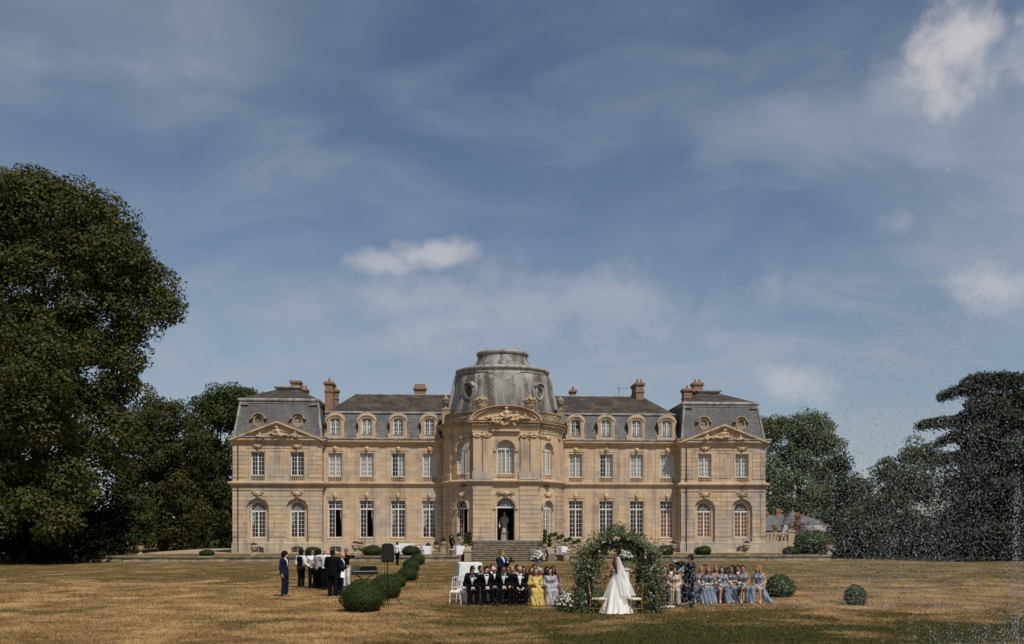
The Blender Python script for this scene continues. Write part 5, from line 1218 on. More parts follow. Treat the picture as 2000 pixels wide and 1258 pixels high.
# ---- the outbuilding behind the trees
def outbuilding():
    Y = 128; k = Y / F_PX; p = at(1570, 1070, Y); root = thing('outbuilding', 'low outbuilding with slate mansard roof and brick chimneys at the right', 'building', (p.x, Y, 0), 0)
    X = lambda u: (u - 1570) * k; Z = lambda v: CAM_H + (HOR - v) * k
    w = MB(); w.box(X(1530), X(1628), 0, 7, 0, Z(1046)); w.build('wall', M_PLINTH, root)
    r = MB(); r.frustum((X(1525), X(1632), -.4, 7.4), Z(1048), (X(1535), X(1624), .7, 6.3), Z(1024), caps=False); ro = r.build('roof', mat('pale_slate', (.30, .285, .28), .7, .12, 1.5), root)
    u_ = MB(); u_.frustum((X(1534), X(1625), .6, 6.4), Z(1024), (X(1560), X(1566), 3.2, 3.8), Z(1000)); u_.build('upper_slope', M_SLATE, ro)
    f = MB(); f.lathe([(.25, 0), (.12, .15), (.05, .3), (.04, .7), (.0, .8)], 8, (X(1563), 3.5, Z(1000))); f.build('finial', M_LEAD, ro)
    lw = MB(); lw.box(X(1475), X(1530), 1.0, 8, 0, Z(1034)); lw.build('rear_wall', M_PLINTH, root)
    l2 = MB(); l2.add([(X(1475), .8, Z(1036)), (X(1534), .8, Z(1036)), (X(1552), 5, Z(1003)), (X(1500), 5, Z(1006)), (X(1475), 8.2, Z(1036)), (X(1534), 8.2, Z(1036))], [(0, 1, 2, 3), (1, 5, 2), (0, 3, 4), (3, 2, 5, 4)]); l2.build('rear_roof', M_SLATE, root)
    for (uc, w_, vt, vb, y) in ((1559, 8, 1005, 1046, -.2), (1540, 10, 995, 1012, 4.5), (1516, 10, 1000, 1014, 5.0)):
        c = MB(); c.box(X(uc - w_ / 2), X(uc + w_ / 2), y, y + .7, Z(vb), Z(vt)); c.box(X(uc - w_ / 2) - .08, X(uc + w_ / 2) + .08, y - .08, y + .78, Z(vt) - .25, Z(vt) - .05)
        for q in (-.25, .25): c.lathe([(.12, 0), (.1, .35), (.13, .38)], 7, (X(uc) + q * w_ * k, y + .35, Z(vt)))
        c.build('chimney', M_POT, ro)
outbuilding()
# ---- balustrade and gate pier to the right of the chateau
bl = thing('terrace_balustrade', 'stone balustrade with urns beside the right pavilion', 'balustrade', cl(25.9, -.3, TZ), CH_T)
b = MB(); b.box(0, 2.35, -.15, .25, 0, 1.0); b.build('base_wall', M_PLINTH, bl); b = MB(); b.box(0, 2.35, -.2, .3, 1.75, 1.92); b.box(0, 2.35, -.16, .26, 1.0, 1.08); b.build('rail', M_TRIM, bl)
for i in range(6):
    b = MB(); b.lathe([(.1, 0), (.1, .08), (.06, .12), (.13, .26), (.11, .36), (.055, .55), (.09, .61), (.09, .67)], 8, (.22 + .38 * i, .05, 1.08)); b.build('baluster', M_TRIM, bl, smooth=True)
b = MB(); b.box(2.35, 2.95, -.25, .35, 0, 2.0); b.box(2.28, 3.02, -.32, .42, 2.0, 2.14); b.build('pier', M_TRIM, bl)
for x in (1.1, 2.65): 
    u_ = urn_mb(); u_.build('urn', M_WEATH, bl, smooth=True, loc=(x, .05, 1.92 if x < 2 else 2.14), scale=1.0)
# ================================================================== people
def cloth(name, col, rough=.8, var=.1, scale=9, col2=None, **kw): return mat(name, col, rough, var, scale, col2, spec=.08, **kw)
SKIN = {k: mat('skin_' + k, c, .55, .06, 6, spec=.35) for k, c in dict(fair=(.50, .30, .21), tan=(.40, .215, .13), olive=(.31, .165, .095), brown=(.15, .075, .042), dark=(.065, .034, .022), sun=(.44, .23, .13)).items()}
M_EYE = mat('eye_dark', (.03, .02, .018), .3); M_LIP = mat('lips', (.30, .09, .075), .5)
M_BLACK = cloth('black_wool', (.0055, .0055, .0065)); M_NAVY = cloth('navy_wool', (.009, .014, .036)); M_MIDN = cloth('midnight_wool', (.007, .009, .017)); M_WSHIRT = cloth('white_shirt', (.72, .73, .75)); M_SHOE = mat('black_leather', (.012, .011, .01), .3); M_TANSHOE = mat('tan_leather', (.24, .10, .045), .45)
M_HAIRS = {k: mat('hair_' + k, c, .75, .3, 14, stretch=(1, 1, .3), spec=.12) for k, c in dict(black=(.010, .008, .007), brown=(.035, .018, .010), red=(.19, .075, .03), auburn=(.10, .035, .016), blond=(.30, .175, .075), grey=(.28, .27, .26), white=(.55, .54, .52)).items()}
M_LENS = mat('sunglass_lens', (.008, .008, .01), .15, spec=.6)
M_BLUE = cloth('dusty_blue_satin', (.20, .25, .325), .45, .1, 5); M_GOWN = cloth('ivory_gown', (.74, .72, .68), .6, .05, 5)
M_TROUW = cloth('white_trousers', (.66, .65, .66)); M_GREYP = cloth('grey_printed_shirt', (.16, .16, .17), col2=(.55, .55, .56), scale=26)
M_YELLOW = cloth('yellow_dress', (.62, .45, .07), .7, .12, 10); M_CHAMP = cloth('champagne_dress', (.42, .33, .24), .6, 0, 24, col2=(.60, .52, .42))
M_BURG = cloth('burgundy_dress', (.17, .022, .035)); M_REDD = cloth('red_dress', (.33, .02, .02)); M_PURP = cloth('plum_dress', (.10, .045, .09)); M_FLOR = cloth('black_white_print', (.02, .02, .022), .8, 0, 16, col2=(.75, .74, .72))
M_SAND = cloth('pale_yellow_dress', (.55, .46, .20)); M_TEAL = cloth('teal_lining', (.02, .16, .16))
def robe_mat():
    m = bpy.data.materials.new('striped_robe'); m.use_nodes = True; nt = m.node_tree; b = nt.nodes['Principled BSDF']; b.inputs['Roughness'].default_value = .6
    o = nt.nodes.new('ShaderNodeTexCoord').outputs['Object']; n = noise_n(nt, mapping_n(nt, o, (16, 16, 4)), 1.0, 3, .5)
    c = mix_n(nt, ramp_n(nt, n, .40, .48), (.10, .26, .36), (.42, .36, .40)); c = mix_n(nt, ramp_n(nt, n, .54, .60), c, (.55, .40, .30)); nt.links.new(c, b.inputs['Base Color']); return m
M_ROBE = robe_mat()
def floral_yellow():
    m = bpy.data.materials.new('yellow_floral'); m.use_nodes = True; nt = m.node_tree; b = nt.nodes['Principled BSDF']; b.inputs['Roughness'].default_value = .7
    o = nt.nodes.new('ShaderNodeTexCoord').outputs['Object']; v = nt.nodes.new('ShaderNodeTexVoronoi'); nt.links.new(o, v.inputs['Vector']); v.inputs['Scale'].default_value = 8.0
    c = mix_n(nt, ramp_n(nt, v.outputs['Distance'], .30, .22), (.58, .43, .11), (.13, .05, .05)); nt.links.new(c, b.inputs['Base Color']); return m
M_YFLOR = floral_yellow()
V3 = lambda *a: np.array(a, float)
def finger_tubes(mb, w, d, s, palm_n):
    """five unequal, slightly curled fingers on the palm that leaves wrist w along d"""
    d = Vector(d).normalized(); nrm = Vector(palm_n); nrm = (nrm - d * nrm.dot(d)); nrm = nrm.normalized() if nrm.length > .01 else d.orthogonal().normalized(); side = d.cross(nrm) * s
    w = Vector(w)
    for i, L in enumerate((.068, .078, .074, .058)):
        b = w + d * .085 + side * (.028 - .019 * i); k = b + d * L * .5 - nrm * .006; t = k + d * L * .42 + nrm * L * .34
        mb.tube([b, k, t], [.0095, .0088, .007], 5, cap=False)
    b = w + d * .035 + side * .032; k = b + d * .03 + side * .022 + nrm * .012; t = k + d * .03 + side * .004 + nrm * .014; mb.tube([b, k, t], [.011, .010, .008], 5, cap=False)
class Pose:
    def __init__(s, sit=False, arms=('hang', 'hang'), lean=0.0, turn=0.0, tilt=0.0, nod=0.0, cross=False, wide=.0, bulk=1.0, female=False, stride=0.0, twist=0.0):
        s.sit = sit; s.bulk = bulk; s.female = female; B = bulk
        L = lambda z, z0: lean * (z - z0)
        if sit:
            z0 = .50; s.pel = V3(0, .05, .53); s.wai = V3(0, .05 - L(.70, z0), .70); s.che = V3(0, .03 - L(.90, z0), .90); s.nek = V3(0, .01 - L(1.07, z0), 1.07)
            s.hd = V3(0, -.015 - L(1.22, z0), 1.215); sz = 1.01
        else:
            z0 = .95; s.pel = V3(0, 0, .94); s.wai = V3(0, -L(1.10, z0), 1.10); s.che = V3(0, -L(1.30, z0), 1.30); s.nek = V3(0, -.005 - L(1.48, z0), 1.48); s.hd = V3(0, -.025 - L(1.63, z0), 1.628); sz = 1.415
        sw = (.165 if female else .195) * B
        s.sh = {t: V3(t * sw, s.che[1] + .01 * 1, sz) for t in (-1, 1)}
        s.leg = {}
        for t in (-1, 1):
            if sit:
                k = V3(t * (.10 + wide), -.42, .50); a = V3(t * (.11 + wide), -.40, .085)
                if cross and t == 1: k = V3(-.02, -.46, .57); a = V3(-.17, -.54, .20)
                s.leg[t] = [V3(t * .09, .02, .51), k, a, a + V3(t * .015, -.16, -.05)]
            else:
                st = stride * t; s.leg[t] = [V3(t * .09, 0, .92), V3(t * (.10 + wide * .5), -.03 - st * .5, .50), V3(t * (.105 + wide), .02 - st, .085), V3(t * (.13 + wide), -.14 - st, .035)]
        s.arm = {}
        for t, m in zip((-1, 1), arms):
            S = s.sh[t]; z = S[2]
            E = {'hang': V3(.05, .03, -.29), 'lap': V3(.07, .03, -.27), 'knees': V3(.08, -.02, -.27), 'neck': V3(.20, -.06, -.02), 'camera': V3(.03, -.08, -.27), 'paper': V3(.03, -.04, -.28), 'out': V3(.02, -.27, -.02), 'folded': V3(.08, -.03, -.27), 'behind': V3(.05, .08, -.28), 'side': V3(.09, .02, -.28), 'hip': V3(.16, .06, -.24)}[m]
            E = S + E * V3(t, 1, 1)
            Wt = {'hang': S + V3(t * .05, -.04, -.53), 'lap': V3(t * .035, -.27, .62), 'knees': V3(t * .10, -.34, .60), 'neck': V3(t * .065, .0, z + .09), 'camera': V3(t * .05, S[1] - .30, z - .12), 'paper': V3(t * .06, S[1] - .28, z - .22), 'out': V3(t * .15, S[1] - .53, z + .09), 'folded': V3(-t * .06, S[1] - .20, z - .24), 'behind': V3(t * .04, S[1] + .17, z - .47), 'side': V3(t * .24, -.1, z - .5), 'hip': V3(t * .17, S[1] - .05, z - .40)}[m]
            s.arm[t] = [S, E, Wt]
        Rz = Matrix.Rotation(turn, 3, 'Z') @ Matrix.Rotation(tilt, 3, 'Y') @ Matrix.Rotation(nod, 3, 'X'); s.hr = np.array(Rz)
    def H(s, x, y, z): return s.hd + s.hr @ V3(x, y, z)
def sd_torso(S, p, inf=0.0, low=None, hips=True):
    f = p.bulk; w = .86 if p.female else 1.0; sc = (1, 1.32, 1)
    S.cap(p.pel, p.wai, (.165 if p.female else .155) * f + inf, (.115 if p.female else .135) * f + inf, sc=sc, k=.05)
    S.cap(p.wai, p.che, (.115 if p.female else .135) * f + inf, (.138 if p.female else .16) * f + inf, sc=sc, k=.05)
    S.cap(p.sh[-1] * .82 + p.che * .18 + V3(0, 0, -.02), p.sh[1] * .82 + p.che * .18 + V3(0, 0, -.02), .075 * f + inf, k=.07)
    if p.female:
        for t in (-1, 1): S.ell(p.che + V3(t * .07, -.09, .0), (.062 + inf, .062 + inf, .062 + inf), k=.04)
    if p.bulk > 1.12: S.ell(p.wai + V3(0, -.06, -.02), (.17 + inf, .15 + inf, .17 + inf), k=.06)
def sd_arms(S, p, inf=0.0, to=1.0, r=1.0, flare=0.0):
    for t in (-1, 1):
        a, e, w = p.arm[t]; f = (.86 if p.female else 1.0) * (1 + (p.bulk - 1) * .6) * r
        S.cap(a, e, .056 * f + inf, .044 * f + inf, k=.04)
        if to > .5: q = e + (w - e) * min(1, (to - .5) * 2); S.cap(e, q, .044 * f + inf, .032 * f + inf + flare, k=.03)
def sd_legs(S, p, inf=0.0, to=1.0, flare=0.0, only=(-1, 1)):
    for t in only:
        h, k, a, toe = p.leg[t]; f = 1 + (p.bulk - 1) * .7
        S.cap(h, k, .088 * f + inf, .060 * f + inf, k=.03); 
        if to > .5: q = k + (a - k) * (to - .5) * 2; S.cap(k, q, .058 * f + inf, .038 * f + inf + flare, k=.03)
def build_person(label, loc, rotz=0.0, h=1.75, pose=None, skin='fair', top='tux', hair=('short', 'brown'), group=None, cell=.018, bottom=None, shoe=None, glasses=None, boutonniere=False, tie=None, cols=None, name='person', extra_fn=None):
    p = pose or Pose(); k = h / 1.75; cell = cell * 1.16; cols = cols or {}
    root = thing(name, label, 'person', loc, rotz, group)
    def part(nm, me): o = inst(me, nm, root); o.scale = (k, k, k); return o
    # ---- body: one continuous skin from head to toe
    S = SDF(.035); sd_torso(S, p, -.012); sd_arms(S, p); sd_legs(S, p)
    for t in (-1, 1): S.cap(p.leg[t][2], p.leg[t][3], .038, .026, k=.03)
    S.cap(p.che + V3(0, .01, .1), p.nek, .07, .052, k=.05); S.cap(p.nek, p.H(0, .01, -.05), .052 * (1 if not p.female else .88), .05, k=.03)
    hr = p.hr; S.ell(p.H(0, .012, .025), (.076, .094, .098), k=.02, rot=hr); S.ell(p.H(0, -.022, -.055), (.056, .066, .066), k=.03, rot=hr); S.cap(p.H(0, -.083, .015), p.H(0, -.106, -.022), .010, .016, k=.015)
    for t in (-1, 1): S.ell(p.H(t * .077, .008, -.005), (.012, .022, .032), k=.01, rot=hr)
    ex = MB()
    for t in (-1, 1):
        e, w = Vector(p.arm[t][1]), Vector(p.arm[t][2]); d = (w - e).normalized(); pn = Vector((-t * .5, -.5 if p.sit else 0, -.7 if p.sit else 0)) if abs(d.z) < .8 else Vector((-t, 0, 0))
        if pn.length < .1: pn = Vector((-t, 0, 0))
        S.cap(w, w + d * .075, .030, .027, k=.02); finger_tubes(ex, w, d, t, pn)
    inv = hr.T
    def face(c):
        q = (c - p.hd) @ hr; x, y, z = q.T; m = np.zeros(len(c), int)
        m[(np.abs(np.abs(x) - .032) < .017) & (np.abs(z - .012) < .013) & (y < -.06)] = 1; m[(np.abs(x) < .026) & (np.abs(z + .072) < .011) & (y < -.06)] = 2; return m
    part('body', S.mesh('body', [SKIN[skin], M_EYE, M_LIP], cell, matfn=face, extra=ex))
    # ---- clothing
    def mk(nm, S, m, keep=None, disp=None, c=None): return part(nm, S.mesh(nm, m, c or cell, disp, keep))
    zc = p.nek[2]; yc = p.che[1]
    def vcut(c, zb, wd):
        f = np.clip((c[:, 2] - zb) / (zc - zb), 0, 1.4); return ~((c[:, 1] < p.che[1] + (p.nek[1] - p.che[1]) * .5 - .03) & (np.abs(c[:, 0]) < .012 + wd * f) & (c[:, 2] > zb))
    if top in ('tux', 'suit'):
        S = SDF(.03); sd_torso(S, p, .004); S.cap(p.nek + V3(0, 0, -.06), p.nek + V3(0, 0, .0), .075, .062); mk('shirt', S, cols.get('shirt', M_WSHIRT), lambda c: (c[:, 2] > p.pel[2] - .02) & (c[:, 2] < zc + .012))
        S = SDF(.03); sd_torso(S, p, .022); sd_arms(S, p, .016, .97); S.cap(p.che + V3(0, .03, .12), p.nek + V3(0, .03, -.015), .08, .07)
        if not p.sit: S.cap(p.pel, p.pel + V3(0, 0, -.12), .165 * p.bulk + .018, .16 * p.bulk + .022, sc=(1, 1.25, 1))
        zb = p.wai[2] + (.02 if top == 'tux' else .06)
        mk('jacket', S, cols.get('top', M_BLACK), lambda c: vcut(c, zb, .075 if top == 'tux' else .06) & (c[:, 2] < zc + .015) & (c[:, 2] > p.pel[2] - (.07 if p.sit else .16)))
        S = SDF(.02)
        for t in (-1, 1): e, w = p.arm[t][1], p.arm[t][2]; S.cap(e + (w - e) * .93, e + (w - e) * 1.02, .042, .040)
        mk('shirt_cuff', S, M_WSHIRT)
        b = MB(); ty = p.nek[1] - .075; tz = zc - .035
        if tie == 'bow' or top == 'tux':
            for t in (-1, 1): b.add([(t * .006, ty - .012, tz - .012), (t * .006, ty - .012, tz + .012), (t * .058, ty - .010, tz + .026), (t * .058, ty - .010, tz - .026), (t * .006, ty + .012, tz - .012), (t * .006, ty + .012, tz + .012), (t * .058, ty + .012, tz + .026), (t * .058, ty + .012, tz - .026)], [(0, 1, 2, 3), (7, 6, 5, 4), (0, 3, 7, 4), (1, 5, 6, 2), (2, 6, 7, 3), (0, 4, 5, 1)])
            b.box(-.012, .012, ty - .02, ty + .012, tz - .014, tz + .014); part('bow_tie', b.mesh('bow_tie', M_BLACK))
        if boutonniere:
            S = SDF(.01); q = p.che + V3(.10, -.15 * p.bulk, .06)
            for a in range(5): S.ell(q + V3(.018 * math.cos(a * 1.26), -.012, .018 * math.sin(a * 1.26)), .017)
            mk('boutonniere', S, M_WPETAL, c=.010)
    elif top in ('shirt', 'vest', 'tee'):
        S = SDF(.03); sd_torso(S, p, .016); sd_arms(S, p, .016, .97 if top == 'shirt' else .62); S.cap(p.nek + V3(0, .0, -.06), p.nek + V3(0, .01, -.005), .075, .066)
        mk('shirt', S, cols.get('top', M_WSHIRT), lambda c: (c[:, 2] < zc + .01) & (c[:, 2] > p.pel[2] - (.02 if top != 'tee' else .10)))
        if top == 'vest':
            S = SDF(.03); sd_torso(S, p, .030); mk('waistcoat', S, M_BLACK, lambda c: vcut(c, p.wai[2] + .1, .06) & (np.abs(c[:, 0]) < .155 * p.bulk) & (c[:, 2] < zc - .03) & (c[:, 2] > p.pel[2] + .0))
    elif top in ('halter', 'strapless', 'dress', 'robe'):
        S = SDF(.03); sd_torso(S, p, .010)
        if top in ('dress', 'robe'): sd_arms(S, p, .020 if top == 'dress' else .032, .9, flare=.015 if top == 'dress' else .05); S.cap(p.che + V3(0, .02, .1), p.nek + V3(0, .02, -.04), .085, .07)
        def kp(c):
            m = (c[:, 2] > p.pel[2] - .1)
            if top == 'halter':
                fr = c[:, 1] < p.che[1]; topz = p.che[2] + .10 - .75 * np.maximum(0, np.abs(np.abs(c[:, 0]) - .06) - .035); m &= np.where(fr, c[:, 2] < np.minimum(topz + np.where(np.abs(c[:, 0]) < .11, .06, 0), zc - .02), c[:, 2] < p.wai[2] + .08); m &= ~(fr & (np.abs(c[:, 0]) < .018) & (c[:, 2] > p.wai[2] + .08)); m &= np.abs(c[:, 0]) < .17
            elif top == 'strapless': m &= (c[:, 2] < p.che[2] + .035) & (np.abs(c[:, 0]) < .19)
            else: m &= vcut(c, zc - .12, .06) & (c[:, 2] < zc - .015)
            return m
        mk('bodice', S, cols.get('top', M_BLUE), kp)
        if top == 'halter':
            b = MB()
            for t in (-1, 1): b.tube([p.che + V3(t * .06, -.13, .08), p.che + V3(t * .05, -.09, .15), p.nek + V3(t * .045, .03, -.01)], .014, 5)
            part('strap', b.mesh('strap', cols.get('top', M_BLUE)))
    # ---- below the waist
    bt = bottom or 'trousers'
    if bt == 'trousers':
        S = SDF(.03); S.cap(p.pel + V3(0, 0, .06), p.pel, .142 * p.bulk + .01, .152 * p.bulk + .012, sc=(1, 1.28, 1)); sd_legs(S, p, .020, .97, .022)
        mk('trousers', S, cols.get('bottom', M_BLACK), lambda c: c[:, 2] < p.pel[2] + .13)
    elif bt in ('skirt', 'slit'):
        S = SDF(.07); S.cap(p.pel + V3(0, 0, .08), p.pel, .13, .165, sc=(1, 1.2, 1))
        sides = (-1, 1) if bt == 'skirt' else ((1,) if cols.get('bare', -1) < 0 else (-1,)); bare = cols.get('bare', -1)
        if p.sit:
            for t in sides:
                S.cap((t * .09, .02, .53), (t * .12, -.42, .52), .115, .09); S.cap((t * .12, -.43, .52), (t * .15, -.44, .06), .085, .13)
                S.cap((t * .16, -.1, .45), (t * .22, -.30, .06), .08, .12)
            if bt == 'skirt': S.cap((0, -.43, .48), (0, -.46, .06), .1, .13)
            else:
                S.cap((bare * .12, .05, .52), (bare * .13, -.12, .52), .115, .10); S.cap((bare * .16, -.02, .48), (bare * .38, -.08, .05), .07, .12); S.cap((bare * .2, -.1, .30), (bare * .50, -.16, .035), .05, .06)
        else: S.cap(p.pel, (0, 0, .1), .17, .26)
        fd = lambda X, Y, Z: .013 * np.sin(46 * X + 9 * Z + 12 * Y) * np.clip((.55 - Z) * 4, 0, 1)
        mk('skirt', S, cols.get('bottom', cols.get('top', M_BLUE)), lambda c: c[:, 2] > .012, fd)
    # ---- shoes
    S = SDF(.02)
    for t in (-1, 1):
        a, toe = p.leg[t][2], p.leg[t][3]; S.cap(a + V3(0, .035, -.045), toe + V3(0, -.02, -.002), .042, .036); S.cap(a + V3(0, .01, -.01), toe, .045, .030)
    mk('shoes', S, shoe or M_SHOE, (lambda c: c[:, 2] < .10) if not (p.sit and p.leg[1][2][2] > .15) else None)
    # ---- hair
    st, hc = hair
    if st != 'bald':
        S = SDF(.02)
        if st == 'afro': S.ell(p.H(0, .025, .055), (.125, .13, .115), rot=hr); S.ell(p.H(0, .07, -.02), (.11, .09, .10), rot=hr)
        else:
            S.ell(p.H(0, .022, .038), (.086, .102, .096), rot=hr); S.ell(p.H(0, .055, -.02), (.078, .062, .07), rot=hr)
            if st == 'quiff': S.ell(p.H(.01, -.05, .115), (.06, .055, .035), rot=hr)
        if st in ('long', 'wavy', 'loose'):
            L = .30 if st != 'wavy' else .26
            for t in (-1, 1):
                a = p.H(t * .075, .02, .0); b = p.H(t * .10, .03, -.14); c_ = p.sh[t] * .45 + V3(0, p.nek[1] - .02 + (.06 if st == 'loose' else 0), p.nek[2] * .55) ; c_ = V3(t * .10, p.nek[1] + (.07 if st == 'loose' else -.045), p.nek[2] - .12)
                S.chain([a, b, c_], [.034, .042, .026], k=.03)
            S.chain([p.H(0, .07, .02), p.H(0, .085, -.12), V3(0, p.nek[1] + .10, p.nek[2] - L * .75)], [.08, .078, .05], k=.04)
        if st == 'bun': S.ell(p.H(0, .12, -.0), (.055, .05, .05))
        if st == 'cap': S.ell(p.H(0, 0, .08), (.10, .115, .055), rot=hr)
        # leave the face free
        q = p.H(0, -.10, -.055); S.ell(q, (.074, .088, .128), op='s', rot=hr)
        wav = (lambda X, Y, Z: .006 * np.sin(90 * X + 40 * Z) * np.sin(70 * Z + 30 * Y)) if st in ('wavy', 'afro', 'loose') else None
        mk('hair', S, M_HAIRS[hc], None, wav, min(cell, .021))
    if glasses:
        b = MB()
        for t in (-1, 1):
            pts = [p.H(t * .034 + .027 * math.cos(a), -.100, .012 + .021 * math.sin(a)) for a in [i * math.pi / 5 for i in range(10)]]; pb = [p.H(t * .034 + .027 * math.cos(a), -.090, .012 + .021 * math.sin(a)) for a in [i * math.pi / 5 for i in range(10)]]
            b.add(pts + pb, [tuple(range(10)), tuple(range(19, 9, -1))] + [(i, (i + 1) % 10, 10 + (i + 1) % 10, 10 + i) for i in range(10)]); b.tube([p.H(t * .06, -.092, .015), p.H(t * .082, .01, .015)], .005, 4)
        b.tube([p.H(-.012, -.10, .015), p.H(.012, -.10, .015)], .005, 4); part('sunglasses' if glasses == 'sun' else 'spectacles', b.mesh('glasses', M_LENS))
    if extra_fn: extra_fn(root, p, k)
    return root, p, k
M_WPETAL = mat('white_petals', (.78, .76, .68), .7, .12, 20); M_SPETAL = mat('cream_petals', (.72, .70, .52), .7, .15, 20)
# ================================================================== wedding chairs
M_WPAINT = mat('white_lacquer', (.70, .69, .67), .4, .06, 5); M_GOLD = mat('gilt_wood', (.34, .21, .075), .45, .2, 8); M_CUSH = mat('white_cushion', (.68, .66, .62), .85, .05, 6)
def make_chair(m, cush):
    root = bpy.data.objects.new('chair', None); link(root)
    def P(nm, b, mm=m): return b.build(nm, mm, root)
    b = MB(); b.frustum((-.20, .20, -.21, .21), .415, (-.19, .19, -.20, .20), .445); P('seat', b)
    b = MB(); b.frustum((-.185, .185, -.195, .19), .445, (-.165, .165, -.175, .17), .478); P('cushion', b, cush)
    for s in (-1, 1):
        b = MB(); b.tube([(s * .18, -.185, .42), (s * .185, -.19, .2), (s * .20, -.215, 0)], [.020, .016, .013], 6); P('leg', b)
        b = MB(); b.tube([(s * .18, .185, .42), (s * .18, .195, .2), (s * .19, .235, 0)], [.020, .016, .013], 6); P('leg', b)
        b = MB(); b.tube([(s * .18, .185, .43), (s * .178, .205, .62), (s * .17, .245, .86), (s * .145, .255, .905)], [.018, .015, .014, .013], 6); P('back_post', b)
    b = MB(); b.tube([(-.16, .255, .895), (-.08, .262, .918), (.08, .262, .918), (.16, .255, .895)], .017, 6); P('top_rail', b)
    b = MB(); b.tube([(-.175, .21, .56), (.175, .21, .56)], .012, 5); P('lower_rail', b)
    for i in range(4): b = MB(); x = -.105 + .07 * i; b.tube([(x, .21, .56), (x, .24, .76), (x, .26, .91)], .009, 5); P('spindle', b)
    b = MB(); b.tube([(-.19, .0, .16), (.19, .0, .16)], .010, 5); 
    for s in (-1, 1): b.tube([(s * .19, -.2, .16), (s * .185, .21, .16)], .010, 5)
    P('stretcher', b); return root
CH_W = make_chair(M_WPAINT, M_CUSH); CH_G = make_chair(M_GOLD, M_CUSH)
USED = set()
def chair(proto, p, rz, label, group):
    key = id(proto)
    o = copy_tree(proto) if key in USED else proto
    USED.add(key); o.location = p; o.rotation_euler = (0, 0, rz); return tag(o, label, 'chair', group)
def spot(u, Y, z=0.0): return Vector(((u - 1000) / F_PX * Y, Y, z))
def seated(u, Y, rz, desc, chair_label=None, proto=None, **kw):
    p = spot(u, Y); h = kw.get('h', 1.68); kk = h / 1.75
    r = build_person(desc, p, rz, group='seated wedding guests', **kw)
    q = p + Matrix.Rotation(rz, 3, 'Z') @ Vector((0, .09, 0))
    chair(proto or CH_W, q, rz, chair_label or ('white wooden chair under the ' + desc), 'white wooden ceremony chairs')
    return r
SP = lambda **k: Pose(sit=True, **k)
# front row, left block
seated(921, 31.4, .20, 'seated man in tuxedo at the left end of the front row', 'white chair under the leftmost tuxedo man of the front row', h=1.66, pose=SP(arms=('lap', 'lap'), lean=.25, turn=.45, nod=.1, wide=.03), skin='olive', hair=('short', 'black'), boutonniere=True, cell=.016)
seated(950, 31.4, .15, 'man in tuxedo with swept-up black hair, second in the front row', 'white chair under the second tuxedo man of the front row', h=1.70, pose=SP(arms=('lap', 'lap'), turn=.5, wide=.05), skin='fair', hair=('quiff', 'black'), cell=.016)
seated(983, 31.4, .10, 'man in tuxedo wearing sunglasses with clasped hands in the front row', 'white chair under the front-row man with sunglasses', h=1.74, pose=SP(arms=('lap', 'lap'), lean=.12, turn=.15, wide=.06), skin='tan', hair=('short', 'black'), glasses='sun', boutonniere=True, cell=.016)
seated(1015, 31.4, .08, 'grey-haired man in tuxedo with spectacles in the front row', 'white chair under the grey-haired man', h=1.70, pose=SP(arms=('knees', 'knees'), turn=.05, nod=.15, wide=.06, bulk=1.14), skin='fair', hair=('short', 'grey'), glasses='spec', boutonniere=True, cell=.016)
seated(1046, 31.4, .12, 'red-haired woman in yellow floral dress in the front row', 'white chair under the woman in yellow', h=1.66, pose=SP(arms=('folded', 'lap'), turn=.1, female=True, cross=False, lean=.05), skin='fair', top='robe', bottom='skirt', cols=dict(top=M_YFLOR, bottom=M_YFLOR), hair=('long', 'auburn'), shoe=M_YELLOW, cell=.016)
seated(1075, 31.4, .12, 'dark-haired woman in pale blue patterned robe tilting her head', 'white chair under the woman in the patterned robe', h=1.66, pose=SP(arms=('lap', 'lap'), turn=-.2, tilt=.35, female=True), skin='fair', top='robe', bottom='skirt', cols=dict(top=M_ROBE, bottom=M_ROBE), hair=('long', 'black'), shoe=M_TEAL, cell=.016)
# rows behind
BR = [(923, 32.3, 'man in sunglasses and dark suit behind the leftmost tuxedo man', 'suit', 'olive', ('short', 'black'), 'sun', M_BLACK, 1.70, .4), (938, 32.3, 'man in navy suit with boutonniere in the second row', 'suit', 'tan', ('short', 'black'), None, M_NAVY, 1.71, .5),
      (965, 32.2, 'white-haired person in sunglasses and plum jacket in the second row', 'suit', 'fair', ('short', 'white'), 'sun', M_PURP, 1.64, .1), (962, 33.3, 'man in sunglasses and black suit in the third row', 'suit', 'fair', ('short', 'brown'), 'sun', M_BLACK, 1.74, .3),
      (992, 32.3, 'man in sunglasses just behind the front-row sunglasses man', 'suit', 'sun', ('short', 'brown'), 'sun', M_MIDN, 1.66, .2), (1000, 33.1, 'fair-haired woman in grey dress beside the second-row men', 'dress', 'fair', ('loose', 'blond'), None, M_GREYP, 1.66, .1),
      (1010, 33.3, 'dark-haired person partly hidden left of the grey-haired man', 'suit', 'tan', ('short', 'black'), None, M_NAVY, 1.70, .3), (1023, 32.4, 'dark-haired woman partly hidden right of the grey-haired man', 'dress', 'tan', ('long', 'black'), None, M_PURP, 1.66, .2),
      (1038, 32.5, 'auburn-haired woman in red behind the woman in yellow', 'dress', 'fair', ('long', 'auburn'), None, M_REDD, 1.64, .1), (1044, 33.2, 'dark-haired man in burgundy jacket behind the woman in yellow', 'suit', 'tan', ('short', 'black'), None, M_BURG, 1.72, .2),
      (1068, 32.5, 'dark-haired woman left behind the woman in the patterned robe', 'dress', 'tan', ('long', 'black'), None, M_BURG, 1.66, .2), (1079, 32.7, 'dark-haired woman right behind the woman in the patterned robe', 'dress', 'olive', ('long', 'black'), None, M_PURP, 1.66, .0)]
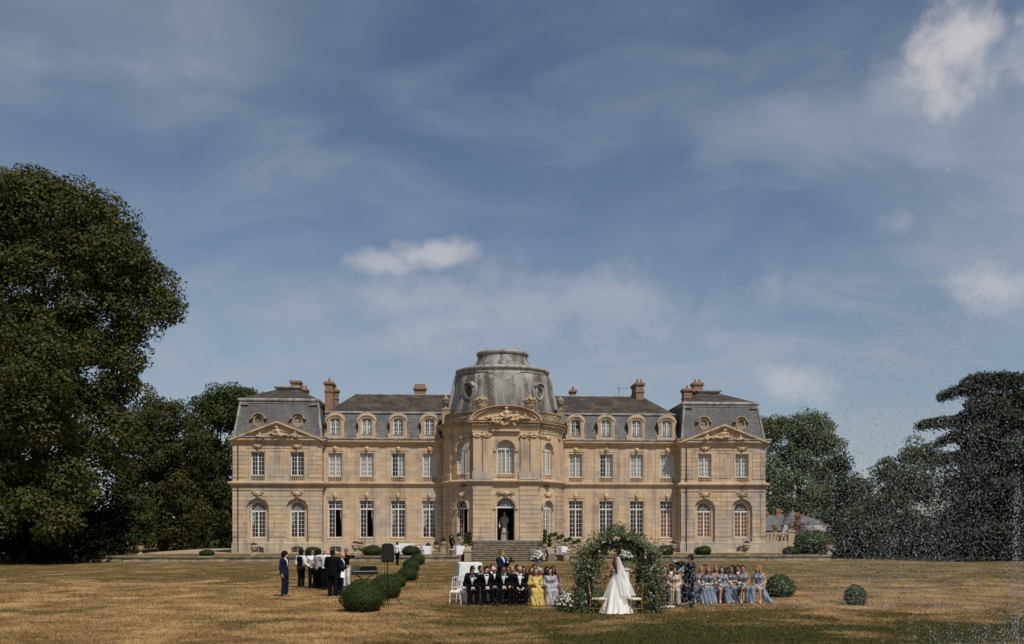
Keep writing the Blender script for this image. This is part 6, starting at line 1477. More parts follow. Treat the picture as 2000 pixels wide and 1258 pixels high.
for (u, Y, lab, tp, sk, hr_, gl, cm, hh, tn) in BR:
    fem = tp == 'dress'
    seated(u, Y, .15, lab, 'white chair under the ' + lab, h=hh, pose=SP(arms=('lap', 'lap'), turn=tn, female=fem, lean=((u * 7) % 11 - 4) * .03, tilt=((u * 5) % 9 - 4) * .045), skin=sk, top=tp, bottom='skirt' if fem else None, cols=dict(top=cm, bottom=cm), hair=hr_, glasses=gl, cell=.024, boutonniere=(u == 938))
# empty white chairs at the left end
for (u, Y, rz, lab) in [(891, 31.7, -.10, 'empty white chair at the left end of the front row'), (903, 32.6, -.05, 'empty white chair behind the leftmost empty chair'), (909, 33.4, -.05, 'empty white chair deepest of the empty chairs at the left')]:
    chair(CH_W, spot(u, Y), rz, lab, 'white wooden ceremony chairs')
# right block
seated(1298, 32.7, -.1, 'dark-haired woman in burgundy dress beside the arch', h=1.68, pose=SP(arms=('lap', 'lap'), turn=.1, female=True), skin='fair', top='dress', bottom='skirt', cols=dict(top=M_BURG, bottom=M_BURG), hair=('long', 'black'), cell=.02)
seated(1311, 33.4, -.1, 'dark-skinned man in dark suit behind the woman in champagne', h=1.72, pose=SP(arms=('lap', 'lap')), skin='dark', top='suit', cols=dict(top=M_MIDN), hair=('short', 'black'), cell=.024)
seated(1317, 31.9, -.12, 'auburn-haired woman in champagne lace dress behind the microphone stand', h=1.66, pose=SP(arms=('lap', 'lap'), turn=.15, female=True), skin='sun', top='dress', bottom='trousers', cols=dict(top=M_CHAMP, bottom=M_CHAMP), hair=('bun', 'auburn'), shoe=M_CHAMP, cell=.017)
seated(1343, 32.8, -.2, 'woman in dark dress with bare arms hidden behind the officiant', h=1.66, pose=SP(arms=('lap', 'lap'), female=True), skin='tan', top='halter', bottom='skirt', cols=dict(top=M_MIDN, bottom=M_MIDN), hair=('long', 'black'), cell=.024)
BM = [(1369, 32.6, 'blonde bridesmaid half hidden behind the officiant', 'sun', ('loose', 'blond'), ('lap', 'lap'), .2, -1, 'skirt'), (1384, 32.3, 'long-haired bridesmaid in full blue skirt, second from the left', 'fair', ('wavy', 'red'), ('lap', 'lap'), -.1, 1, 'skirt'), (1410, 32.4, 'bridesmaid with a bare leg, third from the left', 'fair', ('loose', 'brown'), ('lap', 'knees'), -.2, -1, 'slit'),
      (1431, 32.7, 'dark-haired bridesmaid leaning towards her neighbour, fourth from the left', 'tan', ('loose', 'black'), ('lap', 'lap'), -.5, 1, 'skirt'), (1450, 32.5, 'bridesmaid with a white flower in her dark hair', 'sun', ('bun', 'black'), ('lap', 'lap'), -.25, -1, 'slit'), (1481, 32.3, 'blonde bridesmaid at the right end with trailing blue skirt', 'fair', ('loose', 'blond'), ('lap', 'knees'), -.6, 1, 'slit')]
M_NUDE = mat('nude_heels', (.55, .38, .28), .4)
for (u, Y, lab, sk, hr_, ar, tn, bare, bt) in BM:
    seated(u, Y, -.30 - ((u * 3) % 5 - 2) * .12, lab, 'white chair under the ' + lab, h=1.66 + ((u * 7) % 6) * .014, pose=SP(arms=ar, turn=tn, female=True, wide=.02, lean=((u * 7) % 11 - 5) * .035, tilt=((u * 3) % 7 - 3) * .06), skin=sk, top='halter', bottom=bt, cols=dict(top=M_BLUE, bottom=M_BLUE, bare=bare), hair=hr_, shoe=M_NUDE, cell=.016)
for (u, Y, lab, sk, hr_, gl, tp, cm) in [(1376, 33.6, 'dark-haired guest in sunglasses and yellow behind the bridesmaids', 'fair', ('short', 'black'), 'sun', 'dress', M_SAND), (1399, 33.4, 'red-haired woman in plum behind the bridesmaids', 'fair', ('wavy', 'red'), None, 'dress', M_PURP), (1441, 33.5, 'dark-haired guest in dark suit behind the bridesmaids', 'olive', ('short', 'black'), None, 'suit', M_MIDN)]:
    seated(u, Y, -.2, lab, h=1.68, pose=SP(arms=('lap', 'lap'), turn=-.3, female=tp == 'dress'), skin=sk, top=tp, bottom='skirt' if tp == 'dress' else None, cols=dict(top=cm, bottom=cm), hair=hr_, glasses=gl, cell=.024)
# ---- standing people
G1 = 'people standing on the lawn at the left'
def standing(u, v, rz, lab, **kw): return build_person(lab, ground(u, v), rz, group=kw.pop('group', G1), **kw)
standing(556, 1165, 1.25, 'man in navy suit with curly black hair standing apart on the left', h=1.72, pose=Pose(arms=('hang', 'behind'), turn=.2), skin='fair', top='suit', cols=dict(top=M_NAVY, bottom=M_NAVY), hair=('afro', 'black'), shoe=M_TANSHOE, cell=.016)
standing(588, 1148, 2.7, 'man in black waistcoat and white sleeves seen from behind', h=1.68, pose=Pose(arms=('hang', 'hang'), turn=.4), skin='tan', top='vest', hair=('afro', 'black'), shoe=M_TANSHOE, cell=.017)
standing(610, 1149, .35, 'woman in white blouse and sunglasses facing the camera', h=1.70, pose=Pose(arms=('hip', 'folded'), female=True), skin='fair', top='shirt', hair=('long', 'brown'), glasses='sun', cell=.017)
standing(622, 1150, 2.6, 'man in grey printed shirt seen from behind', h=1.70, pose=Pose(arms=('folded', 'hang'), turn=.2), skin='olive', top='tee', cols=dict(top=M_GREYP), hair=('afro', 'black'), cell=.017)
standing(635, 1152, -.5, 'bald man in white shirt in the middle of the group', h=1.76, pose=Pose(arms=('neck', 'hang'), turn=.5), skin='fair', top='shirt', hair=('bald', 'black'), cell=.017)
standing(650, 1165, 2.9, 'broad man in black suit seen from behind', h=1.80, pose=Pose(arms=('hang', 'folded'), bulk=1.18, turn=-.4), skin='dark', top='suit', hair=('short', 'black'), cell=.016)
standing(664, 1163, 1.3, 'bald older man in blue suit looking down at papers', h=1.66, pose=Pose(arms=('paper', 'paper'), lean=.15, nod=.45, bulk=1.12), skin='fair', top='suit', cols=dict(top=M_NAVY, bottom=M_NAVY), hair=('bald', 'white'), cell=.016)
standing(676, 1148, -.15, 'woman in black top and white trousers with a hand at her neck', h=1.74, pose=Pose(arms=('hang', 'neck'), female=True, tilt=-.1), skin='sun', top='tee', cols=dict(top=M_BLACK, bottom=M_TROUW), hair=('short', 'auburn'), glasses='sun', cell=.017)
standing(776, 1104, 2.6, 'waiter in white shirt and black trousers walking behind the loudspeaker', h=1.72, pose=Pose(arms=('hang', 'hang'), stride=.12), skin='brown', top='shirt', hair=('bun', 'black'), cell=.022, group='catering staff')
build_person('waitress dressed in black beside a terrace table', cl(-4.95, -9.6, TZ), .3, group='catering staff', h=1.70, pose=Pose(arms=('paper', 'side'), female=True), skin='fair', top='shirt', cols=dict(top=M_BLACK), hair=('bun', 'black'), cell=.024)
build_person('person in black standing in the shadow of the central doorway', cl(-.55, FY + .75, 1.652), .4, group='catering staff', h=1.74, pose=Pose(), skin='tan', top='suit', hair=('short', 'black'), cell=.026)
build_person('red-haired photographer in navy suit standing behind the seated rows', spot(979, 34.2), 1.0, group='people standing among the guests', h=1.82, pose=Pose(arms=('camera', 'camera'), turn=.1, nod=.1), skin='fair', top='suit', cols=dict(top=M_NAVY, bottom=M_NAVY), hair=('short', 'red'), cell=.017)
build_person('officiant in dark suit stretching an arm towards the couple', ground(1350, 1187), -1.85, group='people standing among the guests', h=1.75, pose=Pose(arms=('paper', 'out'), turn=.1, wide=.04), skin='olive', top='suit', cols=dict(top=M_MIDN, bottom=M_MIDN), hair=('short', 'black'), cell=.016)
build_person('groom in black suit half hidden behind the right arch column', spot(1250, 29.9), -1.3, group='people standing among the guests', h=1.76, pose=Pose(arms=('paper', 'hang')), skin='tan', top='tux', hair=('short', 'black'), cell=.02)
build_person('guest in black and white print behind the left arch column', spot(1137, 31.2), .3, group='people standing among the guests', h=1.66, pose=Pose(arms=('lap', 'hang') if False else ('folded', 'hang'), female=True), skin='tan', top='shirt', cols=dict(top=M_FLOR), hair=('long', 'brown'), cell=.02)
# ---- the bride
def bride():
    p = spot(1205, 28.4); P = Pose(arms=('hang', 'hang'), female=True, turn=-.3); P.arm[1] = [P.sh[1], P.sh[1] + V3(.12, .03, -.27), P.sh[1] + V3(.20, -.08, -.50)]
    P.arm[-1] = [P.sh[-1], P.sh[-1] + V3(-.05, .02, -.29), P.sh[-1] + V3(-.04, -.12, -.50)]
    def ex(root, q, k):
        rng = random.Random(5); b = MB(); n = 96; prof = [(1.16, .13), (1.10, .15), (1.02, .20), (.92, .245), (.75, .31), (.55, .385), (.35, .445), (.15, .50), (.012, .55)]; v = []; ph = [rng.uniform(0, 6.28) for _ in range(6)]
        for (z, r) in prof:
            for i in range(n):
                a = 2 * math.pi * i / n; t = max(0, (1.1 - z)); f = 1 + t * (.075 * math.sin(9 * a + ph[0] + z) + .05 * math.sin(15 * a + ph[1] - 2 * z) + .03 * math.sin(23 * a + ph[2] + 3 * z)); tr = .18 * t * max(0, math.sin(a)) ; v.append((r * f * math.cos(a), r * f * math.sin(a) * (.95 + tr) + .05 * t, z))
        b.add(v, [(j * n + i, j * n + (i + 1) % n, (j + 1) * n + (i + 1) % n, (j + 1) * n + i) for j in range(len(prof) - 1) for i in range(n)]); o = b.build('gown_skirt', M_GOWN, root, smooth=True); o.scale = (k, k, k)
        m = bpy.data.materials.new('tulle'); m.use_nodes = True; nt = m.node_tree; bs = nt.nodes['Principled BSDF']; bs.inputs['Base Color'].default_value = (.85, .84, .82, 1); bs.inputs['Alpha'].default_value = .55; bs.inputs['Roughness'].default_value = .8
        vl = MB(); rows = 16; cols_ = 13; vv = []
        for j in range(rows):
            t = j / (rows - 1); c = Vector(q.H(.015, .07, .10)).lerp(Vector((-.42, .55, .55)), t) if False else Vector((-.035 - .34 * t ** 1.2, .10 + .42 * t, 1.72 - 1.05 * t - .10 * t * t))
            w = .045 + .17 * t
            for i in range(cols_):
                s = i / (cols_ - 1) - .5; vv.append((c.x + s * 2 * w, c.y + .05 * math.cos(s * 3) + .018 * math.sin(i * 2.2) * (.3 + t), c.z - .03 * abs(s)))
        vl.add(vv, [(j * cols_ + i, j * cols_ + i + 1, (j + 1) * cols_ + i + 1, (j + 1) * cols_ + i) for j in range(rows - 1) for i in range(cols_ - 1)]); o = vl.build('veil', m, root, smooth=True); o.scale = (k, k, k)
    build_person('bride in white gown and veil seen from behind under the arch', p, math.pi - .15, h=1.76, pose=P, skin='sun', top='strapless', bottom='none', cols=dict(top=M_GOWN), hair=('long', 'red'), cell=.016, extra_fn=ex)
bride()
chair(CH_G, spot(1237, 28.1), -1.2, 'gilt chair with a white cushion right of the bride', 'gilt chairs'); chair(CH_G, spot(1168, 28.15), 1.2, 'gilt chair left of the bride half hidden by the arch', 'gilt chairs')
# ================= flowers and foliage dressings
M_IVY = leaf_mat('arch_leaves', (.06, .09, .028), (.11, .135, .045), (.20, .22, .13)); M_FLEAF = leaf_mat('arrangement_leaves', (.05, .085, .03), (.08, .11, .04), (.03, .05, .02))
def blooms(centres, sizes, m, name='blooms', seed=1):
    """each bloom a ball of cupped petals"""
    rng = np.random.default_rng(seed); VV = []; FF = []; off = 0
    for c, s in zip(centres, sizes):
        n = 26; d = rng.normal(size=(n, 3)); d /= np.linalg.norm(d, axis=1, keepdims=True); V, F = leaf_quads(np.array(c) + d * s * .62, d, s * .95, rng, .9); VV.append(V); FF.append(F + off); off += len(V)
    return np_mesh(name, np.concatenate(VV), np.concatenate(FF), m)
def leaf_cloud(fn, n, size, m, seed, name='foliage', aspect=.55):
    rng = np.random.default_rng(seed); P, D = fn(rng, n); Nn = D * .7 + rng.normal(size=P.shape) * .5; Nn /= np.linalg.norm(Nn, axis=1, keepdims=True); V, F = leaf_quads(P, Nn, size, rng, aspect); V[:, 2] = np.maximum(V[:, 2], .01); return np_mesh(name, V, F, m)
def arch():
    p = spot(1209, 28.4); root = thing('flower_arch', 'metal garden arch overgrown with leaves and white roses', 'arch', p, 0); Rr = 1.02; zs = 1.27; D = .55
    path = lambda r: [(-r, z) for z in (0, .5, 1.0)] + [(-r * math.cos(R(t)), zs + r * .98 * math.sin(R(t))) for t in range(0, 181, 10)] + [(r, z) for z in (1.0, .5, 0)]
    for y in (-D / 2, D / 2):
        b = MB()
        for r in (Rr, Rr - .16): b.tube([(x, y, z) for x, z in path(r)], .014, 6)
        po, pi_ = path(Rr), path(Rr - .16)
        for i in range(1, len(po), 2): b.tube([(po[i][0], y, po[i][1]), (pi_[i][0], y, pi_[i][1])], .010, 5)
        b.build('hoop', M_IRON, root)
    b = MB(); po = path(Rr)
    for i in range(0, len(po), 2): b.tube([(po[i][0], -D / 2, po[i][1]), (po[i][0], D / 2, po[i][1])], .010, 5)
    b.build('crossbar', M_IRON, root)
    for s in (-1, 1):
        b = MB(); b.box(s * (Rr - .08) - .19, s * (Rr - .08) + .19, -.30, .30, 0, .10); b.build('base_box', M_IRON, root)
        b = MB(); x = s * (Rr - .08); rr_ = random.Random(s + 5)
        for q in range(3): b.tube([(x + rr_.uniform(-.1, .1), -.22 + rr_.uniform(-.03, .03), z * .3) if z else (x, -.24, 0) for z in range(5)], .035, 6)
        b.build('bark_stem', M_BARK, root)
    def fn(rng, n):
        t = rng.uniform(0, 1, n); lens = zs + np.pi * (Rr) + zs; s = t * lens; left = s < zs; right = s > zs + np.pi * Rr; a = np.clip((s - zs) / Rr, 0, np.pi)
        x = np.where(left, -Rr, np.where(right, Rr, -Rr * np.cos(a))); z = np.where(left, s, np.where(right, lens - s, zs + Rr * np.sin(a)))
        nx = np.where(left, -1, np.where(right, 1, -np.cos(a))); nz = np.where(left | right, 0, np.sin(a))
        topk = np.clip(np.sin(a), 0, 1); w = np.where(left | right, .21, .21 - .05 * topk); o = rng.normal(size=n) * w + np.where(left | right, .02, .02); 
        lump = .10 * np.sin(s * 5.1) + .07 * np.sin(s * 11.3 + 1); o = o + lump * np.sign(o) * .6
        y = np.where(left | right, rng.normal(size=n) * .23 - .05, np.where(o > .02, rng.normal(size=n) * .2, np.abs(rng.normal(size=n)) * .22 * (topk + .3) - .05 - .3 * (1 - topk) * rng.uniform(0, 1, n))); clump = rng.normal(size=(n, 3)) * .03
        P = np.stack([x + nx * o - .05 * nx, y, z + nz * o], 1) + clump; D_ = np.stack([nx * np.sign(o + .05) * .5, np.where(y < 0, -1.0, .6), nz * .5 + .3], 1); D_ /= np.linalg.norm(D_, axis=1, keepdims=True)
        keep = ~((np.abs(nx * o) < .1) & (np.abs(x) > .9) & (y < -.12) & (np.sin(s * 2.2) > .5)); return P[keep], D_[keep]
    inst(leaf_cloud(fn, 16000, .08, M_IVY, 3), 'foliage', root)
    rng = random.Random(9); C = []; S_ = []
    for i in range(46):
        t = rng.uniform(0, 1); a = math.pi * rng.random(); 
        if t < .5: s = rng.choice((-1, 1)); x, z = s * (Rr + rng.uniform(-.28, .18)), rng.uniform(.2, 1.5)
        else: x, z = -math.cos(a) * (Rr + rng.uniform(-.2, .2)), zs + math.sin(a) * (Rr + rng.uniform(-.12, .24))
        C.append((x, -.30 + rng.uniform(-.08, .1), z)); S_.append(rng.uniform(.025, .055))
    inst(blooms(C, S_, M_WPETAL), 'roses', root)
arch()
def arrangement(p, label, R_, H_, n_b, seed, spikes=7, ped=None, rot=0):
    root = thing('flower_arrangement', label, 'flowers', p, rot, 'white flower arrangements'); rng = random.Random(seed)
    def fn(r, n):
        d = r.normal(size=(n, 3)); d[:, 2] = np.abs(d[:, 2]) - .15; d /= np.linalg.norm(d, axis=1, keepdims=True); q = r.uniform(.35, 1.0, (n, 1)); return d * q * np.array([R_, R_ * .8, H_]), d
    inst(leaf_cloud(fn, 800, .075, M_FLEAF, seed), 'foliage', root); C = []; S_ = []
    for i in range(n_b):
        a = rng.uniform(0, 6.28); q = rng.uniform(.2, .9); e = rng.uniform(0, 1); C.append((math.cos(a) * q * R_ * .85, -abs(math.sin(a)) * R_ * .7 if rng.random() < .75 else R_ * .4, .05 + H_ * .75 * (1 - q) + rng.uniform(-.05, .12))); S_.append(rng.uniform(.045, .075))
    inst(blooms(C, S_, M_WPETAL, 'blooms', seed), 'blooms', root); C = []; S_ = []
    for i in range(spikes):
        a = rng.uniform(-1.1, 1.1); L = H_ * rng.uniform(.9, 1.35)
        for k in range(9): t = .35 + .65 * k / 8; C.append((math.sin(a) * L * t * .75 + rng.uniform(-.015, .015), rng.uniform(-.1, .05), math.cos(a) * L * t)); S_.append(.042 * (1.25 - t * .75))
    inst(blooms(C, S_, M_SPETAL, 'flower_spikes', seed + 1), 'flower_spikes', root); return root
def pedestal(p, label, hh=1.08):
    root = thing('pedestal', label, 'pedestal', p, 0, 'white flower pedestals'); b = MB(); b.frustum((-.17, .17, -.17, .17), 0, (-.17, .17, -.17, .17), .08); b.frustum((-.14, .14, -.14, .14), .08, (-.11, .11, -.11, .11), hh - .06); b.box(-.15, .15, -.15, .15, hh - .06, hh); b.build('column', M_WPAINT, root)
    b = MB(); b.lathe([(.10, 0), (.10, .02), (.04, .05), (.035, .10), (.09, .16), (.17, .24), (.21, .30), (.20, .31)], 18, (0, 0, hh), wave=lambda a, z: 1 + (.03 * math.sin(12 * a) if z > .14 else 0)); b.build('urn', M_MARBLE, root, smooth=True)
for (u, Y, lab) in [(1051, 35.4, 'left'), (1222, 35.4, 'right')]:
    p = spot(u, Y); pedestal(p, 'white pedestal and urn ' + ('behind the woman in yellow' if lab == 'left' else 'seen through the flower arch'))
    arrangement(p + Vector((0, 0, 1.34)), 'tall white bouquet in the urn ' + ('behind the woman in yellow' if lab == 'left' else 'seen through the flower arch'), .40, .46, 60, 3 if lab == 'left' else 4)
arrangement(ground(1104, 1186) + Vector((0, .1, 0)), 'white hydrangeas and roses on the grass left of the arch', .42, .55, 80, 7, 9); arrangement(ground(1090, 1176), 'tall white flower spikes beside the woman in the robe', .22, .70, 24, 8, 9)
def bouquet(u, v, Y, lab, seed):
    p = at(u, v, Y); root = thing('bouquet', lab, 'bouquet', p, 0, 'bridesmaid bouquets'); rng = random.Random(seed); C = [(rng.uniform(-.10, .10), rng.uniform(-.12, .0), rng.uniform(-.08, .10)) for _ in range(14)]
    inst(blooms(C, [.052] * 14, M_WPETAL, 'blooms', seed), 'blooms', root); inst(leaf_cloud(lambda r, n: ((lambda d: (d * .13, d))((lambda q: q / np.linalg.norm(q, axis=1, keepdims=True))(r.normal(size=(n, 3))))), 90, .06, M_FLEAF, seed), 'leaves', root); b = MB(); b.tube([(0, 0, -.05), (.01, .02, -.22)], [.022, .016], 6); b.build('stems', M_FLEAF, root)
for i, (u, v, lab) in enumerate([(1368, 1140, 'white bouquet of the half-hidden bridesmaid'), (1380, 1145, 'cream bouquet of the second bridesmaid'), (1401, 1139, 'white bouquet of the third bridesmaid'), (1427, 1138, 'white bouquet of the fourth bridesmaid'), (1446, 1144, 'white and green bouquet of the bridesmaid with a flower in her hair')]): bouquet(u, v, 31.95, lab, 20 + i)
# ================= equipment
M_PLAST = mat('black_plastic', (.010, .010, .011), .5, .15, 8)
def speaker():
    g_ = ground(757, 1181); root = thing('speaker_stand', 'black tripod stand carrying the loudspeaker on the lawn', 'speaker stand', g_, .2); b = MB(); b.tube([(0, 0, .05), (0, 0, 1.0)], .022, 8); b.tube([(0, 0, 1.0), (0, 0, 1.52)], .017, 8); b.build('pole', M_PLAST, root)
    b = MB(); b.tube([(0, 0, .62), (0, 0, .70)], .036, 8); b.tube([(0, 0, .18), (0, 0, .24)], .034, 8); b.build('collar', M_PLAST, root)
    for k in range(3):
        a = R(-35 + 120 * k); b = MB(); b.tube([(0, 0, .64), (math.cos(a) * .55, math.sin(a) * .55, .02)], .014, 6); b.tube([(0, 0, .2), (math.cos(a) * .30, math.sin(a) * .30, .30)], .010, 6); b.build('leg', M_PLAST, root)
    sp = thing('loudspeaker', 'black plastic loudspeaker on the tripod stand', 'loudspeaker', g_ + Vector((0, 0, 1.45)), .25); b = MB()
    prof = [(-.19, 0), (.19, 0), (.205, .06), (.205, .50), (.17, .60), (.10, .64), (-.10, .64), (-.17, .60), (-.205, .50), (-.205, .06)]
    b.plate(prof, [], -.16, .14, back=True); b.plate([(x * .8, .04 + z * .9) for x, z in prof], [], .14, .24, back=True); ob = b.build('cabinet', M_PLAST, sp); bv = ob.modifiers.new('bevel', 'BEVEL'); bv.width = .02; bv.segments = 2
    b = MB(); b.plate([(x * .86, .045 + z * .86) for x, z in prof], [], -.172, -.158); b.build('grille', mat('grille', (.01, .01, .01), .6, .4, 60), sp)
    b = MB(); b.box(-.07, .07, .235, .26, .28, .46); b.tube([(-.06, .26, .26), (0, .285, .24), (.06, .26, .26)], .014, 6); b.build('rear_panel', mat('panel_grey', (.06, .06, .065), .4), sp)
    c = MB(); c.tube([(g_.x - .1, g_.y + .1, 1.5), (g_.x - .12, g_.y + .1, .9), (g_.x - .03, g_.y + .05, .5), (g_.x + .05, g_.y + .3, .02), (g_.x - .6, g_.y + 1.5, .015), (g_.x - 1.0, g_.y + 3.2, .015)], .008, 5); tag(c.build('speaker_cable', M_PLAST), 'thin black cable hanging from the loudspeaker', 'cable')
speaker()
def mixer():
    p = ground(712, 1150); root = thing('keyboard', 'black electric piano under a cover on a folding stand', 'keyboard', p, .35); b = MB(); b.box(-.55, .55, -.17, .17, .62, .76); b.build('body', M_PLAST, root); b = MB(); b.box(-.50, .50, -.172, -.02, .762, .775); b.build('keys', mat('ivory_keys', (.5, .5, .48), .4, .1, 30), root)
    b = MB(); b.frustum((-.2, .56, -.05, .2), .777, (-.12, .52, 0, .18), .98); b.build('cover', M_BLACK, root)
    for s in (-1, 1): b = MB(); b.tube([(s * .35, -.15, .62), (-s * .35, -.15, .02)], .016, 6); b.tube([(s * .35, .15, .62), (-s * .35, .15, .02)], .016, 6); b.build('leg', M_PLAST, root)
    q = p + Vector((-.05, .25, 0)); lp = thing('laptop', 'open dark laptop standing on the piano', 'laptop', Vector((p.x - .30, p.y - .05, .777)), .5); b = MB(); b.box(-.17, .17, -.12, .12, 0, .018); b.build('base', M_PLAST, lp); b = MB(); b.add([(-.17, .12, .018), (.17, .12, .018), (.17, .20, .24), (-.17, .20, .24), (-.17, .135, .018), (.17, .135, .018), (.17, .215, .24), (-.17, .215, .24)], [(0, 1, 2, 3), (7, 6, 5, 4), (0, 4, 5, 1), (1, 5, 6, 2), (2, 6, 7, 3), (3, 7, 4, 0)]); b.build('screen', M_PLAST, lp)
    c = ground(604, 1150); b = SDF(.05); b.cap((0, 0, .12), (.35, 0, .12), .12, .10, sc=(1, 1.6, 1)); b.cap((.35, 0, .12), (1.0, .1, .16), .06, .04, sc=(1, 1.2, 1)); o = inst(b.mesh('instrument_case', M_PLAST, .025), 'instrument_case', None, (c.x, c.y + .3, 0)); tag(o, 'black instrument case lying on the grass behind the group', 'case')
    o = MB(); c = ground(640, 1152); o.frustum((-.12, .12, -.08, .08), 0, (-.10, .10, -.06, .06), .34); o.tube([(-.07, 0, .34), (0, 0, .46), (.07, 0, .34)], .012, 6); tag(o.build('tote_bag', mat('orange_canvas', (.42, .08, .025), .8), loc=(c.x, c.y + .2, 0)), 'orange bag standing on the grass between the group', 'bag')
mixer()
def mic():
    p = ground(1314, 1186); root = thing('microphone_stand', 'thin black microphone stand left of the officiant', 'microphone stand', p, 0); b = MB(); b.tube([(0, 0, .2), (0, 0, 1.05)], .011, 6); b.build('pole', M_PLAST, root)
    for k in range(3): a = R(90 + 120 * k); b = MB(); b.tube([(0, 0, .22), (.32 * math.cos(a), .32 * math.sin(a), .01)], .009, 5); b.build('leg', M_PLAST, root)
    b = MB(); b.tube([(0, 0, 1.04), (-.18, -.05, .88)], .008, 5); b.tube([(0, 0, 1.04), (.07, .02, 1.10)], [.014, .02], 8); b.build('boom', M_PLAST, root); b = MB(); b.lathe([(.0, 0), (.022, .01), (.026, .04), (.018, .06), (.0, .065)], 10, (.07, .02, 1.09)); b.build('microphone', M_IRON, root)
mic()
# photographer's camera, officiant's sheets
q = spot(979, 34.2); d_ = Matrix.Rotation(1.0, 3, 'Z'); cm = thing('camera', 'black camera in the photographer\'s hands', 'camera', q + d_ @ Vector((0, -.42, 1.36)), 1.0); b = MB(); b.box(-.07, .07, -.035, .035, 0, .09); b.box(-.03, .03, -.03, .03, .09, .12); b.build('camera_body', M_PLAST, cm); b = MB(); b.lathe([(.035, 0), (.035, .11), (.04, .12)], 12); o = b.build('lens', M_PLAST, cm, loc=(0, -.03, .045)); o.rotation_euler = (R(90), 0, 0); b = MB(); b.box(-.03, .03, -.05, .03, .125, .19); b.build('flash', M_PLAST, cm)
b = MB(); b.add([(-.09, -.12, 0), (.09, -.12, 0), (.09, .12, .08), (-.09, .12, .08), (-.09, -.12, .006), (.09, -.12, .006), (.09, .12, .086), (-.09, .12, .086)], [(3, 2, 1, 0), (4, 5, 6, 7), (0, 1, 5, 4), (1, 2, 6, 5), (2, 3, 7, 6), (3, 0, 4, 7)]); o = b.build('speech_folder', mat('pale_blue_folder', (.35, .50, .66), .5), loc=at(1331, 1114, 29.9)); o.rotation_euler = (.35, .5, -1.9); tag(o, 'pale blue folder held by the officiant', 'folder')
b = MB(); b.add([(-.10, 0, -.14), (.10, 0, -.14), (.10, .03, .14), (-.10, .03, .14), (-.10, .006, -.14), (.10, .006, -.14), (.10, .036, .14), (-.10, .036, .14)], [(0, 1, 2, 3), (7, 6, 5, 4), (0, 4, 5, 1), (1, 5, 6, 2), (2, 6, 7, 3), (3, 7, 4, 0)]); o = b.build('paper_sheets', M_WSHIRT, loc=at(669, 1122, 35.6)); o.rotation_euler = (-.5, .3, .6); tag(o, 'white sheets of paper held by the bald older man', 'paper')
b = MB(); b.frustum((-.25, .25, -.09, .09), 0, (-.23, .23, -.075, .075), .05); tag(b.build('folded_cloth', M_WPAINT, loc=ground(1303, 1186)), 'white folded cloth lying on the grass by the arch', 'cloth')
# white cloth over a table behind the rows
def draped_table(p, w, d, h, lab, rot=0.0, name='draped_table', seed=0, grp=None):
    root = thing(name, lab, 'table', p, rot, grp); n = 44; v = []; rr = random.Random(seed); ph = rr.uniform(0, 6)
    def rim(k, z, fl):
        out = []
        for i in range(n):
            a = 2 * math.pi * i / n; c, s = math.cos(a), math.sin(a); e = .12; x = w / 2 * math.copysign(abs(c) ** e, c); y = d / 2 * math.copysign(abs(s) ** e, s); f = 1 + fl * (.05 + .035 * math.sin(7 * a + ph) + .025 * math.sin(13 * a + ph * 2)); out.append((x * f * k, y * f * k, z))
        return out
    v = rim(.9, h, 0) + rim(1, h - .01, 0) + rim(1.01, h - .05, .2) + rim(1.02, h * .5, .8) + rim(1.03, .03, 1.5); m = MB(); m.add(v, [tuple(range(n))] + [(j * n + i, j * n + (i + 1) % n, (j + 1) * n + (i + 1) % n, (j + 1) * n + i) for j in range(4) for i in range(n)]); m.build('tablecloth', M_WSHIRT, root, smooth=False); b = MB()
    for sx in (-1, 1):
        for sy in (-1, 1): b = MB(); b.tube([(sx * w * .42, sy * d * .4, 0), (sx * w * .42, sy * d * .4, h - .03)], .02, 6); b.build('leg', M_IRON, root)
draped_table(spot(917, 47.0), 1.15, 1.3, .92, 'table under a long white cloth behind the empty chairs', .15)
TG = 'cocktail tables on the terrace'
for i, (u, yl, w, h, lab) in enumerate([(792, -9.0, 1.6, .95, 'white buffet table behind the waiter on the terrace'), (833, -9.6, .75, .75, 'small white table between gilt chairs left of the stairs'), (817, -9.2, .6, .72, 'small white table beside the box dome left of the stairs'), (896, -10.2, .8, .78, 'white table beside the waitress in black'), (1098, -10.2, .75, .72, 'white table right of the stairs')]):
    Y = CH_Y + yl; x = (u - 1000) / F_PX * Y; draped_table(Vector((x, Y, TZ + .012)), w, w * .8, h, lab, .2 * i, 'terrace_table', i, TG)
for (u, yl, rz, lab) in [(826, -9.8, 1.2, 'gilt chair left of the small terrace table'), (842, -9.6, -1.0, 'gilt chair right of the small terrace table'), (883, -10.4, 1.3, 'gilt chair left of the waitress'), (905, -10.0, -1.3, 'gilt chair near the staircase pier on the left'), (1085, -10.0, 1.4, 'gilt chair left of the terrace table right of the stairs'), (1111, -10.2, -1.3, 'gilt chair right of the terrace table right of the stairs')]:
    Y = CH_Y + yl; chair(CH_G, ((u - 1000) / F_PX * Y, Y, TZ + .012), rz, lab, 'gilt chairs')
